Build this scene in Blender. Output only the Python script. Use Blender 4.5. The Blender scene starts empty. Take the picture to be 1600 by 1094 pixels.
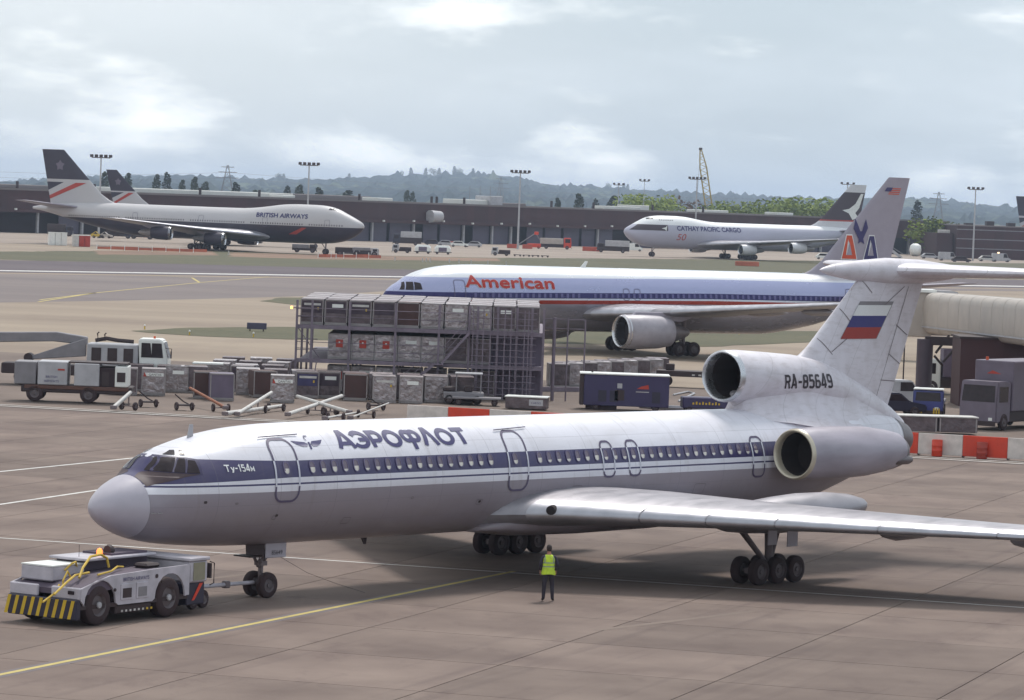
import bpy, bmesh, math, random
from math import radians, sin, cos, pi, sqrt, atan2
from mathutils import Vector, Matrix, noise
random.seed(7)
SC = bpy.context.scene
COL = SC.collection

# ------------------------------------------------------------------ camera
F_PX, CAM_H, PITCH, ROLL = 6058.7, 12.728, 0.0390, 0.0372
cam_d = bpy.data.cameras.new('camera')
cam_d.sensor_width = 36.0
cam_d.lens = 36.0 * F_PX / 1600.0
cam_d.clip_start = 1.0
cam_d.clip_end = 40000.0
cam = bpy.data.objects.new('camera', cam_d)
COL.objects.link(cam)
cam.matrix_world = Matrix.Translation((0, 0, CAM_H)) @ Matrix.Rotation(pi / 2 - PITCH, 4, 'X') @ Matrix.Rotation(ROLL, 4, 'Z')
SC.camera = cam

# ------------------------------------------------------------------ colour helpers, world, sun, exposure
def L(c):
    c = c / 255.0
    return c / 12.92 if c <= 0.04045 else ((c + 0.055) / 1.055) ** 2.4
def RGB(r, g, b):
    return (L(r), L(g), L(b), 1.0)

SUN_EL, SUN_AZ = radians(56), radians(17)      # azimuth measured from +Y towards +X
world = bpy.data.worlds.new('World')
SC.world = world
world.use_nodes = True
nt = world.node_tree
nt.nodes.clear()
def N(t, typ, **kw):
    n = t.nodes.new(typ)
    for k, v in kw.items():
        setattr(n, k, v)
    return n
sky = N(nt, 'ShaderNodeTexSky', sky_type='NISHITA', sun_disc=False)
sky.sun_elevation = SUN_EL
sky.sun_rotation = SUN_AZ
sky.air_density = 1.2
sky.dust_density = 1.5
tc = N(nt, 'ShaderNodeTexCoord')
def cloud_noise(scale, loc, detail, lo, hi):
    mp = N(nt, 'ShaderNodeMapping')
    mp.inputs['Location'].default_value = loc
    mp.inputs['Scale'].default_value = scale
    nz = N(nt, 'ShaderNodeTexNoise')
    nz.inputs['Scale'].default_value = 1.0
    nz.inputs['Detail'].default_value = detail
    nz.inputs['Roughness'].default_value = 0.55
    mr = N(nt, 'ShaderNodeMapRange', interpolation_type='SMOOTHSTEP')
    mr.inputs['From Min'].default_value = lo
    mr.inputs['From Max'].default_value = hi
    nt.links.new(tc.outputs['Generated'], mp.inputs['Vector'])
    nt.links.new(mp.outputs['Vector'], nz.inputs['Vector'])
    nt.links.new(nz.outputs['Fac'], mr.inputs['Value'])
    return mr.outputs['Result']
def wmix(a, b, fac):
    m = N(nt, 'ShaderNodeMix', data_type='RGBA')
    if hasattr(fac, 'links'):
        nt.links.new(fac, m.inputs['Factor'])
    else:
        m.inputs['Factor'].default_value = fac
    for i, x in ((6, a), (7, b)):
        if hasattr(x, 'links'):
            nt.links.new(x, m.inputs[i])
        else:
            m.inputs[i].default_value = x
    return m.outputs[2]
SKY_K = 0.10
def sk(r, g, b, k=1.0):
    return (L(r) * k / SKY_K, L(g) * k / SKY_K, L(b) * k / SKY_K, 1.0)
base = wmix(sky.outputs['Color'], sk(186, 202, 216, 1.24), 0.82)              # thin veil of high cloud over the blue
veil = wmix(base, sk(204, 214, 222, 1.24), cloud_noise((7, 7, 34), (0.3, 0.1, 0.2), 4, 0.38, 0.72))
sx = N(nt, 'ShaderNodeSeparateXYZ')
nt.links.new(tc.outputs['Generated'], sx.inputs[0])
lf = N(nt, 'ShaderNodeMapRange', interpolation_type='SMOOTHSTEP')       # brighter, whiter sky on the left half
lf.inputs['From Min'].default_value, lf.inputs['From Max'].default_value = 0.09, -0.14
nt.links.new(sx.outputs['X'], lf.inputs['Value'])
lm = N(nt, 'ShaderNodeMath', operation='MULTIPLY')
nt.links.new(lf.outputs['Result'], lm.inputs[0]); lm.inputs[1].default_value = 0.55
veil = wmix(veil, sk(228, 232, 232, 1.25), lm.outputs[0])
clouds = wmix(veil, sk(246, 248, 246, 1.6), cloud_noise((16, 16, 50), (-4.12, 2.4, 0.9), 6, 0.48, 0.78))
bg = N(nt, 'ShaderNodeBackground')
bg.inputs['Strength'].default_value = SKY_K
nt.links.new(clouds, bg.inputs['Color'])
wo = N(nt, 'ShaderNodeOutputWorld')
nt.links.new(bg.outputs['Background'], wo.inputs['Surface'])

sun_d = bpy.data.lights.new('sun', 'SUN')
sun_d.energy = 2.8
sun_d.angle = radians(13.0)                       # hazy sun: soft-edged shadows
sun_d.color = (1.0, 0.955, 0.89)
sun = bpy.data.objects.new('sun', sun_d)
COL.objects.link(sun)
to_sun = Vector((sin(SUN_AZ) * cos(SUN_EL), cos(SUN_AZ) * cos(SUN_EL), sin(SUN_EL)))
sun.rotation_euler = to_sun.to_track_quat('Z', 'Y').to_euler()
sun.location = to_sun * 200

HAZE = 0.9e-4
SC.view_settings.view_transform = 'Standard'
SC.view_settings.look = 'None'
SC.view_settings.exposure = 0.0
SC.view_settings.gamma = 1.0
SC.view_settings.use_curve_mapping = False
SC.render.engine = 'CYCLES'
SC.cycles.use_denoising = True
SC.cycles.max_bounces = 5
SC.cycles.volume_bounces = 0
SC.cycles.use_adaptive_sampling = True

# ------------------------------------------------------------------ materials
def new_mat(name):
    m = bpy.data.materials.new(name)
    m.use_nodes = True
    t = m.node_tree
    return m, t, t.nodes['Principled BSDF']
def lk(t, a, b):
    t.links.new(a, b)
def mathn(t, op, a, b=0.0, c=None, clamp=False):
    n = N(t, 'ShaderNodeMath', operation=op, use_clamp=clamp)
    for i, x in enumerate((a, b) if c is None else (a, b, c)):
        if hasattr(x, 'links'):
            lk(t, x, n.inputs[i])
        else:
            n.inputs[i].default_value = x
    return n.outputs[0]
def mixc(t, a, b, fac, mode='MIX'):
    n = N(t, 'ShaderNodeMix', data_type='RGBA', blend_type=mode)
    if hasattr(fac, 'links'):
        lk(t, fac, n.inputs['Factor'])
    else:
        n.inputs['Factor'].default_value = fac
    for i, x in ((6, a), (7, b)):
        if hasattr(x, 'links'):
            lk(t, x, n.inputs[i])
        else:
            n.inputs[i].default_value = x
    return n.outputs[2]
def noisef(t, scale, detail=4, vec=None, stretch=None, lo=None, hi=None, coord='Object', rough=0.55):
    if vec is None:
        vec = N(t, 'ShaderNodeTexCoord').outputs[coord]
    if stretch:
        mp = N(t, 'ShaderNodeMapping')
        mp.inputs['Scale'].default_value = stretch
        lk(t, vec, mp.inputs['Vector'])
        vec = mp.outputs['Vector']
    nz = N(t, 'ShaderNodeTexNoise')
    nz.inputs['Scale'].default_value = scale
    nz.inputs['Detail'].default_value = detail
    nz.inputs['Roughness'].default_value = rough
    lk(t, vec, nz.inputs['Vector'])
    if lo is None:
        return nz.outputs['Fac']
    mr = N(t, 'ShaderNodeMapRange')
    mr.inputs['From Min'].default_value = lo
    mr.inputs['From Max'].default_value = hi
    lk(t, nz.outputs['Fac'], mr.inputs['Value'])
    return mr.outputs['Result']
_mc = {}
def pm(name, col, rough=0.5, metal=0.0, var=0.18, scale=1.5, bump=0.0, stretch=None, spec=None):
    """painted / plain material with uneven tone and a little wear"""
    if name in _mc:
        return _mc[name]
    m, t, b = new_mat(name)
    f = noisef(t, scale, 5, stretch=stretch, lo=0.3, hi=0.7)
    dark = tuple(c * (1 - var) for c in col[:3]) + (1,)
    lite = tuple(min(1, c * (1 + var * 0.5)) for c in col[:3]) + (1,)
    lk(t, mixc(t, dark, lite, f), b.inputs['Base Color'])
    lk(t, mathn(t, 'MULTIPLY_ADD', f, 0.12, rough - 0.06, clamp=True), b.inputs['Roughness'])
    b.inputs['Metallic'].default_value = metal
    if spec is not None:
        b.inputs['Specular IOR Level'].default_value = spec
    if bump:
        bn = N(t, 'ShaderNodeBump')
        bn.inputs['Strength'].default_value = bump
        bn.inputs['Distance'].default_value = 0.03
        lk(t, noisef(t, scale * 4, 3), bn.inputs['Height'])
        lk(t, bn.outputs['Normal'], b.inputs['Normal'])
    _mc[name] = m
    return m
def glow(name, col, strength):
    m, t, b = new_mat(name)
    b.inputs['Base Color'].default_value = col
    b.inputs['Emission Color'].default_value = col
    b.inputs['Emission Strength'].default_value = strength
    return m

M = {}
M['rubber'] = pm('tyre rubber', RGB(58, 42, 44), 0.85, var=0.25)
M['hub'] = pm('grey wheel hub', RGB(98, 88, 90), 0.5, 0.3)
M['gear'] = pm('landing gear grey', RGB(120, 108, 110), 0.5, 0.3)
M['dark'] = pm('dark machinery', RGB(58, 44, 46), 0.7)
M['black'] = pm('black intake', RGB(40, 32, 34), 0.9)
M['glass'] = pm('dark cockpit glass', RGB(48, 38, 42), 0.18, var=0.3, scale=3, spec=.25)
M['steel'] = pm('dull steel', RGB(150, 145, 146), 0.45, 0.6, scale=3)
M['bright'] = pm('polished aluminium lip', RGB(205, 205, 208), 0.28, 0.9, var=.1, scale=2)
M['white'] = pm('white paint', RGB(226, 226, 222), 0.4, var=0.08)
M['whited'] = pm('dusty white paint', RGB(196, 192, 188), 0.5, var=0.2, scale=2.5)
M['grey'] = pm('mid grey paint', RGB(128, 124, 128), 0.5)
M['lgrey'] = pm('light grey paint', RGB(172, 170, 174), 0.45)
M['red'] = pm('red paint', RGB(190, 50, 36), 0.5)
M['orange'] = pm('orange plastic', RGB(206, 88, 50), 0.6)
M['blue'] = pm('dark blue paint', RGB(44, 42, 86), 0.45)
M['navy'] = pm('navy paint', RGB(40, 36, 56), 0.4)
M['yellow'] = pm('yellow paint', RGB(200, 165, 40), 0.5)
M['brown'] = pm('brown primer', RGB(96, 66, 58), 0.7)

# ------------------------------------------------------------------ mesh builder
class MB:
    def __init__(s):
        s.v, s.f, s.m = [], [], []
    def add(s, vs, fs, mi=0):
        o = len(s.v)
        s.v.extend([tuple(p) for p in vs])
        for f in fs:
            s.f.append(tuple(i + o for i in f))
            s.m.append(mi)
        return s
    def box(s, x0, x1, y0, y1, z0, z1, mi=0, T=None):
        vs = [Vector((x, y, z)) for x in (x0, x1) for y in (y0, y1) for z in (z0, z1)]
        if T is not None:
            vs = [T @ v for v in vs]
        return s.add(vs, [(0, 1, 3, 2), (4, 6, 7, 5), (0, 4, 5, 1), (2, 3, 7, 6), (0, 2, 6, 4), (1, 5, 7, 3)], mi)
    def prism(s, poly, axis, a0, a1, mi=0):
        """polygon in the two other axes, extruded along axis ('x','y','z')"""
        def P(u, w, a):
            return {'x': (a, u, w), 'y': (u, a, w), 'z': (u, w, a)}[axis]
        n = len(poly)
        vs = [P(u, w, a0) for u, w in poly] + [P(u, w, a1) for u, w in poly]
        fs = [tuple(range(n))[::-1], tuple(range(n, 2 * n))] + [(i, (i + 1) % n, n + (i + 1) % n, n + i) for i in range(n)]
        return s.add(vs, fs, mi)
    def loft(s, rings, cap0=True, cap1=True, mi=0, closed=True):
        n = len(rings[0])
        vs = [p for r in rings for p in r]
        fs = []
        for k in range(len(rings) - 1):
            for i in range(n if closed else n - 1):
                j = (i + 1) % n
                fs.append((k * n + i, k * n + j, (k + 1) * n + j, (k + 1) * n + i))
        if cap0:
            fs.append(tuple(range(n))[::-1])
        if cap1:
            fs.append(tuple(range((len(rings) - 1) * n, len(rings) * n)))
        return s.add(vs, fs, mi)
    def cyl(s, p0, p1, r0, r1=None, n=12, mi=0, caps=True):
        p0, p1 = Vector(p0), Vector(p1)
        r1 = r0 if r1 is None else r1
        d = (p1 - p0).normalized()
        a = d.orthogonal().normalized()
        b = d.cross(a)
        R = [[p + (a * cos(2 * pi * i / n) + b * sin(2 * pi * i / n)) * r for i in range(n)] for p, r in ((p0, r0), (p1, r1))]
        return s.loft(R, caps, caps, mi)
    def tube(s, pts, r, n=6, mi=0):
        pts = [Vector(p) for p in pts]
        R = []
        up = Vector((0, 0, 1))
        for k, p in enumerate(pts):
            d = (pts[min(k + 1, len(pts) - 1)] - pts[max(k - 1, 0)]).normalized()
            a = d.cross(up)
            if a.length < 0.05:
                a = d.cross(Vector((1, 0, 0)))
            a.normalize()
            b = d.cross(a)
            R.append([p + (a * cos(2 * pi * i / n) + b * sin(2 * pi * i / n)) * r for i in range(n)])
        return s.loft(R, True, True, mi)
    def rev(s, prof, c, axis=Vector((1, 0, 0)), n=24, mi=0, caps=False):
        """profile [(along, radius)] revolved about axis through c"""
        axis = Vector(axis).normalized()
        a = Vector((0, 0, 1)) if abs(axis.z) < 0.9 else Vector((1, 0, 0))
        b = axis.cross(a).normalized()
        a = b.cross(axis).normalized()
        c = Vector(c)
        return s.loft([[c + axis * u + (a * cos(2 * pi * i / n) + b * sin(2 * pi * i / n)) * r for i in range(n)] for u, r in prof], caps, caps, mi)
    def wheel(s, c, axis, r, w, n=20, mi=0, mh=1):
        axis = Vector(axis).normalized()
        h = w / 2
        s.rev([(-h, r * 0.55), (-h, r * 0.86), (-h * 0.75, r * 0.97), (-h * 0.3, r), (h * 0.3, r), (h * 0.75, r * 0.97), (h, r * 0.86), (h, r * 0.55)], c, axis, n, mi)
        for sg in (-1, 1):
            s.rev([(sg * h * 0.98, r * 0.56), (sg * h * 0.6, r * 0.45), (sg * h * 0.65, r * 0.2), (sg * h * 0.95, r * 0.16), (sg * h * 0.95, 0.001)], c, axis, n, mh)
        return s
    def build(s, name, mats, parent=None, smooth=None, bevel=0.0, seg=1, fix=True):
        me = bpy.data.meshes.new(name)
        me.from_pydata(s.v, [], s.f)
        if not isinstance(mats, (list, tuple)):
            mats = [mats]
        for m in mats:
            me.materials.append(m)
        me.polygons.foreach_set('material_index', s.m)
        if fix or bevel:
            bm = bmesh.new()
            bm.from_mesh(me)
            if fix:
                bmesh.ops.recalc_face_normals(bm, faces=bm.faces)
            if bevel:
                es = [e for e in bm.edges if len(e.link_faces) == 2 and e.calc_face_angle(0) > 0.5]
                bmesh.ops.bevel(bm, geom=es, offset=bevel, offset_type='OFFSET', segments=seg, affect='EDGES', clamp_overlap=True)
            bm.to_mesh(me)
            bm.free()
        if smooth is None and bevel and seg > 1:
            smooth = 40
        if smooth:
            me.polygons.foreach_set('use_smooth', [True] * len(me.polygons))
            me.set_sharp_from_angle(angle=radians(smooth))
        me.update()
        o = bpy.data.objects.new(name, me)
        COL.objects.link(o)
        if parent:
            o.parent = parent
        return o

def tag(o, label=None, cat=None, group=None, kind=None):
    if label: o['label'] = label
    if cat: o['category'] = cat
    if group: o['group'] = group
    if kind: o['kind'] = kind
    return o
def thing(name, label, cat, loc=(0, 0, 0), rz=0.0, group=None):
    o = bpy.data.objects.new(name, None)
    o.empty_display_size = 0.3
    COL.objects.link(o)
    o.location = loc
    o.rotation_euler = (0, 0, rz)
    return tag(o, label, cat, group)
def kids(o):
    return list(o.children)
def copy_tree(o, parent=None):
    c = o.copy()
    COL.objects.link(c)
    if parent is not None:
        c.parent = parent
    for ch in KIDS.get(o.name, None) or kids(o):
        copy_tree(ch, c)
    return c
KIDS = {}
def clone(o, label, loc, rz=None, group=None):
    c = copy_tree(o)
    c.location = loc
    if rz is not None:
        c.rotation_euler = (0, 0, rz)
    c['label'] = label
    if group:
        c['group'] = group
    return c
def share(o, name, parent, M4=None, label=None):
    """another object using the same mesh"""
    c = bpy.data.objects.new(name, o.data)
    COL.objects.link(c)
    c.parent = parent
    if M4 is not None:
        c.matrix_local = M4
    return c

def ray(px, py):
    x, y = px - 800, py - 547
    xx = x * cos(ROLL) + y * sin(ROLL)
    yy = -x * sin(ROLL) + y * cos(ROLL)
    return Vector((xx, -yy * sin(PITCH) + F_PX * cos(PITCH), -yy * cos(PITCH) - F_PX * sin(PITCH)))
def G(px, py, z=0.0):
    """point of the ground (height z) seen at a place of the photograph"""
    d = ray(px, py)
    k = (z - CAM_H) / d.z
    return Vector((d.x * k, d.y * k, z))
def GY(px, Y, z=0.0):
    """ground point at distance Y in the direction of column px"""
    return Vector(((px - 800) / F_PX * Y, Y, z))

# ------------------------------------------------------------------ text
def text_mesh(body, size, bold=0.0, shear=0.0, spacing=1.0, xs=1.0):
    cu = bpy.data.curves.new('txt', 'FONT')
    cu.body = body
    cu.size = size
    cu.offset = bold
    cu.shear = shear
    cu.space_character = spacing
    cu.resolution_u = 4
    ob = bpy.data.objects.new('txt', cu)
    COL.objects.link(ob)
    bpy.context.view_layer.update()
    dg = bpy.context.evaluated_depsgraph_get()
    me = bpy.data.meshes.new_from_object(ob.evaluated_get(dg))
    vs = [(v.co.x * xs, v.co.y) for v in me.vertices]
    fs = [tuple(p.vertices) for p in me.polygons]
    bpy.data.objects.remove(ob)
    bpy.data.curves.remove(cu)
    bpy.data.meshes.remove(me)
    x0 = min(p[0] for p in vs)
    return [(a - x0, b) for a, b in vs], fs, max(p[0] for p in vs) - x0
def bisected(vs2, fs, step, axis=1):
    """cut a flat 2-D mesh every `step` so that it can follow a curved skin"""
    bm = bmesh.new()
    bv = [bm.verts.new((a, b, 0)) for a, b in vs2]
    for f in fs:
        try:
            bm.faces.new([bv[i] for i in f])
        except ValueError:
            pass
    lo = min(p[axis] for p in vs2)
    hi = max(p[axis] for p in vs2)
    k = math.ceil(lo / step)
    while k * step < hi:
        co = [0, 0, 0]; no = [0, 0, 0]
        co[axis] = k * step; no[axis] = 1
        bmesh.ops.bisect_plane(bm, geom=bm.verts[:] + bm.edges[:] + bm.faces[:], plane_co=co, plane_no=no)
        k += 1
    bmesh.ops.triangulate(bm, faces=bm.faces)
    bm.verts.index_update()
    V = [(v.co.x, v.co.y) for v in bm.verts]
    Fc = [tuple(v.index for v in f.verts) for f in bm.faces]
    bm.free()
    return V, Fc
def flat_text(body, size, mat, parent, M4, name='lettering', **kw):
    vs, fs, w = text_mesh(body, size, **kw)
    mb = MB().add([(a - w / 2, b, 0) for a, b in vs], fs)
    o = mb.build(name, mat, parent, fix=False)
    o.matrix_local = M4
    return o

# ------------------------------------------------------------------ aircraft skin helpers (x aft from the nose, y to starboard, z up)
class Skin:
    def __init__(s, table, zf=0.5):
        s.T = table; s.zf = zf       # rows: station, top, bottom, half-width [, height fraction of the widest point]
    def at(s, x):
        T = s.T
        if x <= T[0][0]:
            r = T[0]
        elif x >= T[-1][0]:
            r = T[-1]
        else:
            k = 0
            while T[k + 1][0] < x:
                k += 1
            # monotone cubic (Catmull-Rom) between rows
            p1, p2 = T[k], T[k + 1]
            p0 = T[max(k - 1, 0)]; p3 = T[min(k + 2, len(T) - 1)]
            u = (x - p1[0]) / (p2[0] - p1[0])
            out = [x]
            for j in range(1, 4):
                d = p2[0] - p1[0]
                s1 = (p2[j] - p1[j]) / d
                sa = (p1[j] - p0[j]) / (p1[0] - p0[0]) if p1[0] > p0[0] else s1
                sb = (p3[j] - p2[j]) / (p3[0] - p2[0]) if p3[0] > p2[0] else s1
                m1 = 0 if sa * s1 <= 0 else 2 * sa * s1 / (sa + s1)
                m2 = 0 if sb * s1 <= 0 else 2 * sb * s1 / (sb + s1)
                if k == 0: m1 = s1 * 1.6
                h = ((2 * u**3 - 3 * u**2 + 1) * p1[j] + (u**3 - 2 * u**2 + u) * d * m1 + (-2 * u**3 + 3 * u**2) * p2[j] + (u**3 - u**2) * d * m2)
                out.append(h)
            r = out
        top, bot, w = r[1], r[2], r[3]
        return top, bot, w, bot + (top - bot) * s.zf
    def half(s, x, z):
        top, bot, w, zc = s.at(x)
        h = (top - zc) if z > zc else (zc - bot)
        q = (z - zc) / max(h, 1e-6)
        return w * sqrt(max(0.0, 1 - q * q))
    def ring(s, x, n=48, grow=0.0):
        top, bot, w, zc = s.at(x)
        R = []
        for i in range(n):
            a = 2 * pi * i / n
            ca = cos(a)
            R.append((x, (w + grow) * sin(a), zc + ((top - zc) if ca > 0 else (zc - bot)) * ca + grow * ca))
        return R
    def loft(s, x0, x1, step=0.5, n=48, cap0=True, cap1=True, xs=None, grow=0.0):
        if xs is None:
            m = max(1, int(round((x1 - x0) / step)))
            xs = [x0 + (x1 - x0) * i / m for i in range(m + 1)]
        return MB().loft([s.ring(x, n, grow) for x in xs], cap0, cap1)
    def pt(s, x, z, side, off):
        y = s.half(x, z)
        top, bot, w, zc = s.at(x)
        h = (top - zc) if z > zc else (zc - bot)
        q = max(-1, min(1, (z - zc) / max(h, 1e-6)))
        return (x, side * (y + off * sqrt(max(0.0, 1 - q * q))), z + off * q)
    def patch(s, vs2, fs, side, name, mat, parent, off=0.012, step=0.12, depth=0.0):
        V, Fc = bisected(vs2, fs, step)
        if step <= .06:
            V, Fc = bisected(V, Fc, .06, axis=0)
        mb = MB().add([s.pt(a, b, side, off) for a, b in V], Fc)
        return mb.build(name, mat, parent, smooth=60, fix=False)
    def poly(s, pts, side, name, mat, parent, off=0.012, step=0.12):
        return s.patch(pts, [tuple(range(len(pts)))], side, name, mat, parent, off, step)
    def strip(s, path, w, side, name, mat, parent, off=0.018, closed=True):
        n = len(path)
        A, B = [], []
        for i, (a, b) in enumerate(path):
            p = path[(i - 1) % n] if closed or i else path[i]
            q = path[(i + 1) % n] if closed or i < n - 1 else path[i]
            d = Vector((q[0] - p[0], q[1] - p[1])).normalized()
            nx, nz = -d.y * w / 2, d.x * w / 2
            A.append((a + nx, b + nz)); B.append((a - nx, b - nz))
        vs = [s.pt(a, b, side, off) for a, b in A] + [s.pt(a, b, side, off) for a, b in B]
        fs = [(i, (i + 1) % n, n + (i + 1) % n, n + i) for i in range(n if closed else n - 1)]
        return MB().add(vs, fs).build(name, mat, parent, smooth=60, fix=False)
    def strokes(s, body, H, sw, x0, z0, side, mat, parent, name='lettering', off=.014, width=None, slope=0.0):
        st, w = stroke_text(body, H, sw)
        k = width / w if width else 1
        mb = MB()
        for i, (V, q) in enumerate(st):
            V2, F2 = bisected([(x0 + a * k, z0 + b + slope * a * k) for a, b in V], q, .1)
            mb.add([s.pt(a, b, side, off + .0012 * (i % 4)) for a, b in V2], F2)
        return mb.build(name, mat, parent, smooth=60, fix=False)
    def btext(s, body, size, x0, z0, side, mat, parent, b=.02, off=.014, **kw):
        # bold: the same outline set four times a few centimetres apart
        o = None
        for i, (dx, dz) in enumerate(((-b, 0), (b, 0), (0, b), (0, -b))):
            q = s.text(body, size, x0 + dx, z0 + dz, side, mat, parent if o is None else o, off=off + .004 * i, name='lettering' if o is None else 'lettering_bold', **kw)
            o = o or q
        return o
    def text(s, body, size, x0, z0, side, mat, parent, name='lettering', off=0.014, bold=0.0, shear=0.0, spacing=1.0, width=None, sgn=1, slope=0.0):
        vs, fs, w = text_mesh(body, size, bold, shear, spacing)
        k = (width / w) if width else 1.0
        vs = [(x0 + sgn * a * k, z0 + b + slope * a * k) for a, b in vs]
        return s.patch(vs, fs, side, name, mat, parent, off)
def arc(cx, cy, rx, ry, a0, a1, n=10):
    return [(cx + rx * cos(radians(a0 + (a1 - a0) * i / n)), cy + ry * sin(radians(a0 + (a1 - a0) * i / n))) for i in range(n + 1)]
# block lettering drawn with strokes: glyph = (width, [(closed, points), ...]) in a unit-high box
def _o(x0, y0, x1, y1, r=.14):
    P = []
    for cx, cy, a in ((x1 - r, y1 - r, 0), (x0 + r, y1 - r, 90), (x0 + r, y0 + r, 180), (x1 - r, y0 + r, 270)):
        P += arc(cx, cy, r, r, a, a + 90, 4)
    return P
GLY = {
    'А': (.92, [(0, [(0, 0), (.40, 1), (.52, 1), (.92, 0)]), (0, [(.18, .30), (.74, .30)])]),
    'Э': (.84, [(0, arc(.34, .5, .46, .44, 145, -145, 16)), (0, [(.28, .5), (.78, .5)])]),
    'Р': (.74, [(0, [(.08, 0), (.08, .93), (.45, .93)] + arc(.45, .67, .24, .26, 80, -80, 8) + [(.45, .41), (.10, .41)])]),
    'О': (1.0, [(1, arc(.5, .5, .43, .43, 0, 345, 23))]),
    'Ф': (1.10, [(0, [(.55, -.22), (.55, .88)]), (0, [(.55, .90)] + arc(.30, .62, .24, .28, 60, 300, 12) + [(.55, .30)]), (0, [(.55, .90)] + arc(.80, .62, .24, .28, 120, -120, 12) + [(.55, .30)])]),
    'Л': (.80, [(0, [(0, 0), (.34, 1), (.46, 1), (.80, 0)])]),
    'Т': (.80, [(0, [(0, .93), (.80, .93)]), (0, [(.40, .9), (.40, 0)])]),
    'у': (.50, [(0, [(.02, .66), (.25, .14)]), (0, [(.48, .66), (.22, -.06), (.04, -.06)])]),
    'м': (.62, [(0, [(.05, 0), (.05, .60), (.30, .22), (.55, .60), (.55, 0)])]),
    '-': (.42, [(0, [(.02, .47), (.40, .47)])]),
    'R': (.60, [(0, [(.07, 0), (.07, .94), (.40, .94), (.52, .86), (.52, .60), (.40, .50), (.08, .50)]), (0, [(.34, .5), (.54, 0)])]),
    'A': (.60, [(0, [(.05, 0), (.28, 1), (.32, 1), (.55, 0)]), (0, [(.14, .28), (.46, .28)])]),
    '1': (.34, [(0, [(.02, .78), (.20, .94), (.20, 0)])]),
    '4': (.58, [(0, [(.42, 0), (.42, 1), (.36, 1), (.04, .30), (.04, .24), (.56, .24)])]),
    '5': (.58, [(0, [(.50, .94), (.09, .94), (.07, .58), (.42, .58), (.50, .48), (.50, .16), (.42, .06), (.14, .06), (.05, .15)])]),
    '6': (.58, [(0, [(.50, .84), (.42, .94), (.15, .94), (.07, .84), (.07, .16), (.15, .06), (.42, .06), (.50, .16), (.50, .42), (.42, .53), (.10, .53)])]),
    '8': (.58, [(1, _o(.08, .06, .50, .50, .12)), (1, _o(.09, .52, .49, .94, .12))]),
    '9': (.58, [(0, [(.07, .16), (.15, .06), (.42, .06), (.50, .16), (.50, .84), (.42, .94), (.15, .94), (.07, .84), (.07, .57), (.15, .47), (.48, .47)])]),
}
def mitre(path, w, closed):
    n = len(path)
    A, B = [], []
    for i, p in enumerate(path):
        a = path[(i - 1) % n] if (closed or i) else None
        b = path[(i + 1) % n] if (closed or i < n - 1) else None
        d1 = (Vector(p) - Vector(a)).normalized() if a else (Vector(b) - Vector(p)).normalized()
        d2 = (Vector(b) - Vector(p)).normalized() if b else d1
        m = (d1 + d2)
        m = d1 if m.length < .2 else m.normalized()
        k = w / 2 / max(.45, m.dot(d1))
        A.append((p[0] - m.y * k, p[1] + m.x * k)); B.append((p[0] + m.y * k, p[1] - m.x * k))
    q = [(i, (i + 1) % n, n + (i + 1) % n, n + i) for i in range(n if closed else n - 1)]
    return A + B, q
def stroke_text(body, H, sw, gap=.16, bolder=1.0):
    """list of (verts, faces), one per stroke, and the total width"""
    out, x = [], 0.0
    for ch in body:
        if ch == ' ':
            x += .4 * H; continue
        w, sts = GLY[ch]
        for cl, pts in sts:
            V, q = mitre([(x + a * H, b * H) for a, b in pts], sw, cl)
            out.append((V, q))
        x += (w + gap) * H
    return out, x - gap * H
def rrect(x0, z0, x1, z1, r, n=5, lean=0.0):
    P = []
    for cx, cz, a0 in ((x1 - r, z1 - r, 0), (x0 + r, z1 - r, 90), (x0 + r, z0 + r, 180), (x1 - r, z0 + r, 270)):
        for i in range(n + 1):
            a = radians(a0 + 90 * i / n)
            P.append((cx + r * cos(a), cz + r * sin(a)))
    # densify the straight sides so that they follow the curved skin
    Q = []
    for i, p in enumerate(P):
        q = P[(i + 1) % len(P)]
        m = max(1, int(abs(q[1] - p[1]) / 0.15))
        for j in range(m):
            Q.append((p[0] + (q[0] - p[0]) * j / m, p[1] + (q[1] - p[1]) * j / m))
    return Q
def foil(n=14):
    """closed aerofoil outline, chord 0..1, unit thickness ratio"""
    xs = [0.5 * (1 - cos(pi * i / n)) for i in range(n + 1)]
    yt = lambda x: 5 * (.2969 * sqrt(x) - .126 * x - .3516 * x**2 + .2843 * x**3 - .1036 * x**4)
    up = [(x, yt(x)) for x in xs]
    lo = [(x, -0.8 * yt(x)) for x in xs[1:-1]]
    return up + lo[::-1]
def flying_surface(secs, name, mat, parent, side=1, n=14, xr=None, vertical=False, grow=0.0, camber=0.0):
    """secs: (span, leading edge, trailing edge, height, thickness ratio)"""
    F = foil(n)
    if xr:
        xs = [xr[1] * (0.5 - 0.5 * cos(pi * i / 8)) ** 1.0 for i in range(9)]
        yt = lambda x: 5 * (.2969 * sqrt(x) - .126 * x - .3516 * x**2 + .2843 * x**3 - .1036 * x**4)
        F = [(x, yt(x)) for x in xs][::-1] + [(x, -0.8 * yt(x)) for x in xs[1:6]]
    R = []
    for t, le, te, z, k in secs:
        c = te - le
        ring = []
        for u, w in F:
            h = (w * k + camber * (1 - (2 * u - 1) ** 2)) * c
            a = le + u * c - (grow if u < 0.3 else 0)
            hh = h + (grow if w > 0 else -grow)
            ring.append((a, side * t, z + hh) if not vertical else (a, hh, t))
        R.append(ring)
    closed = xr is None
    return MB().loft(R, closed, closed, closed=closed).build(name, mat, parent, smooth=35)

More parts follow.
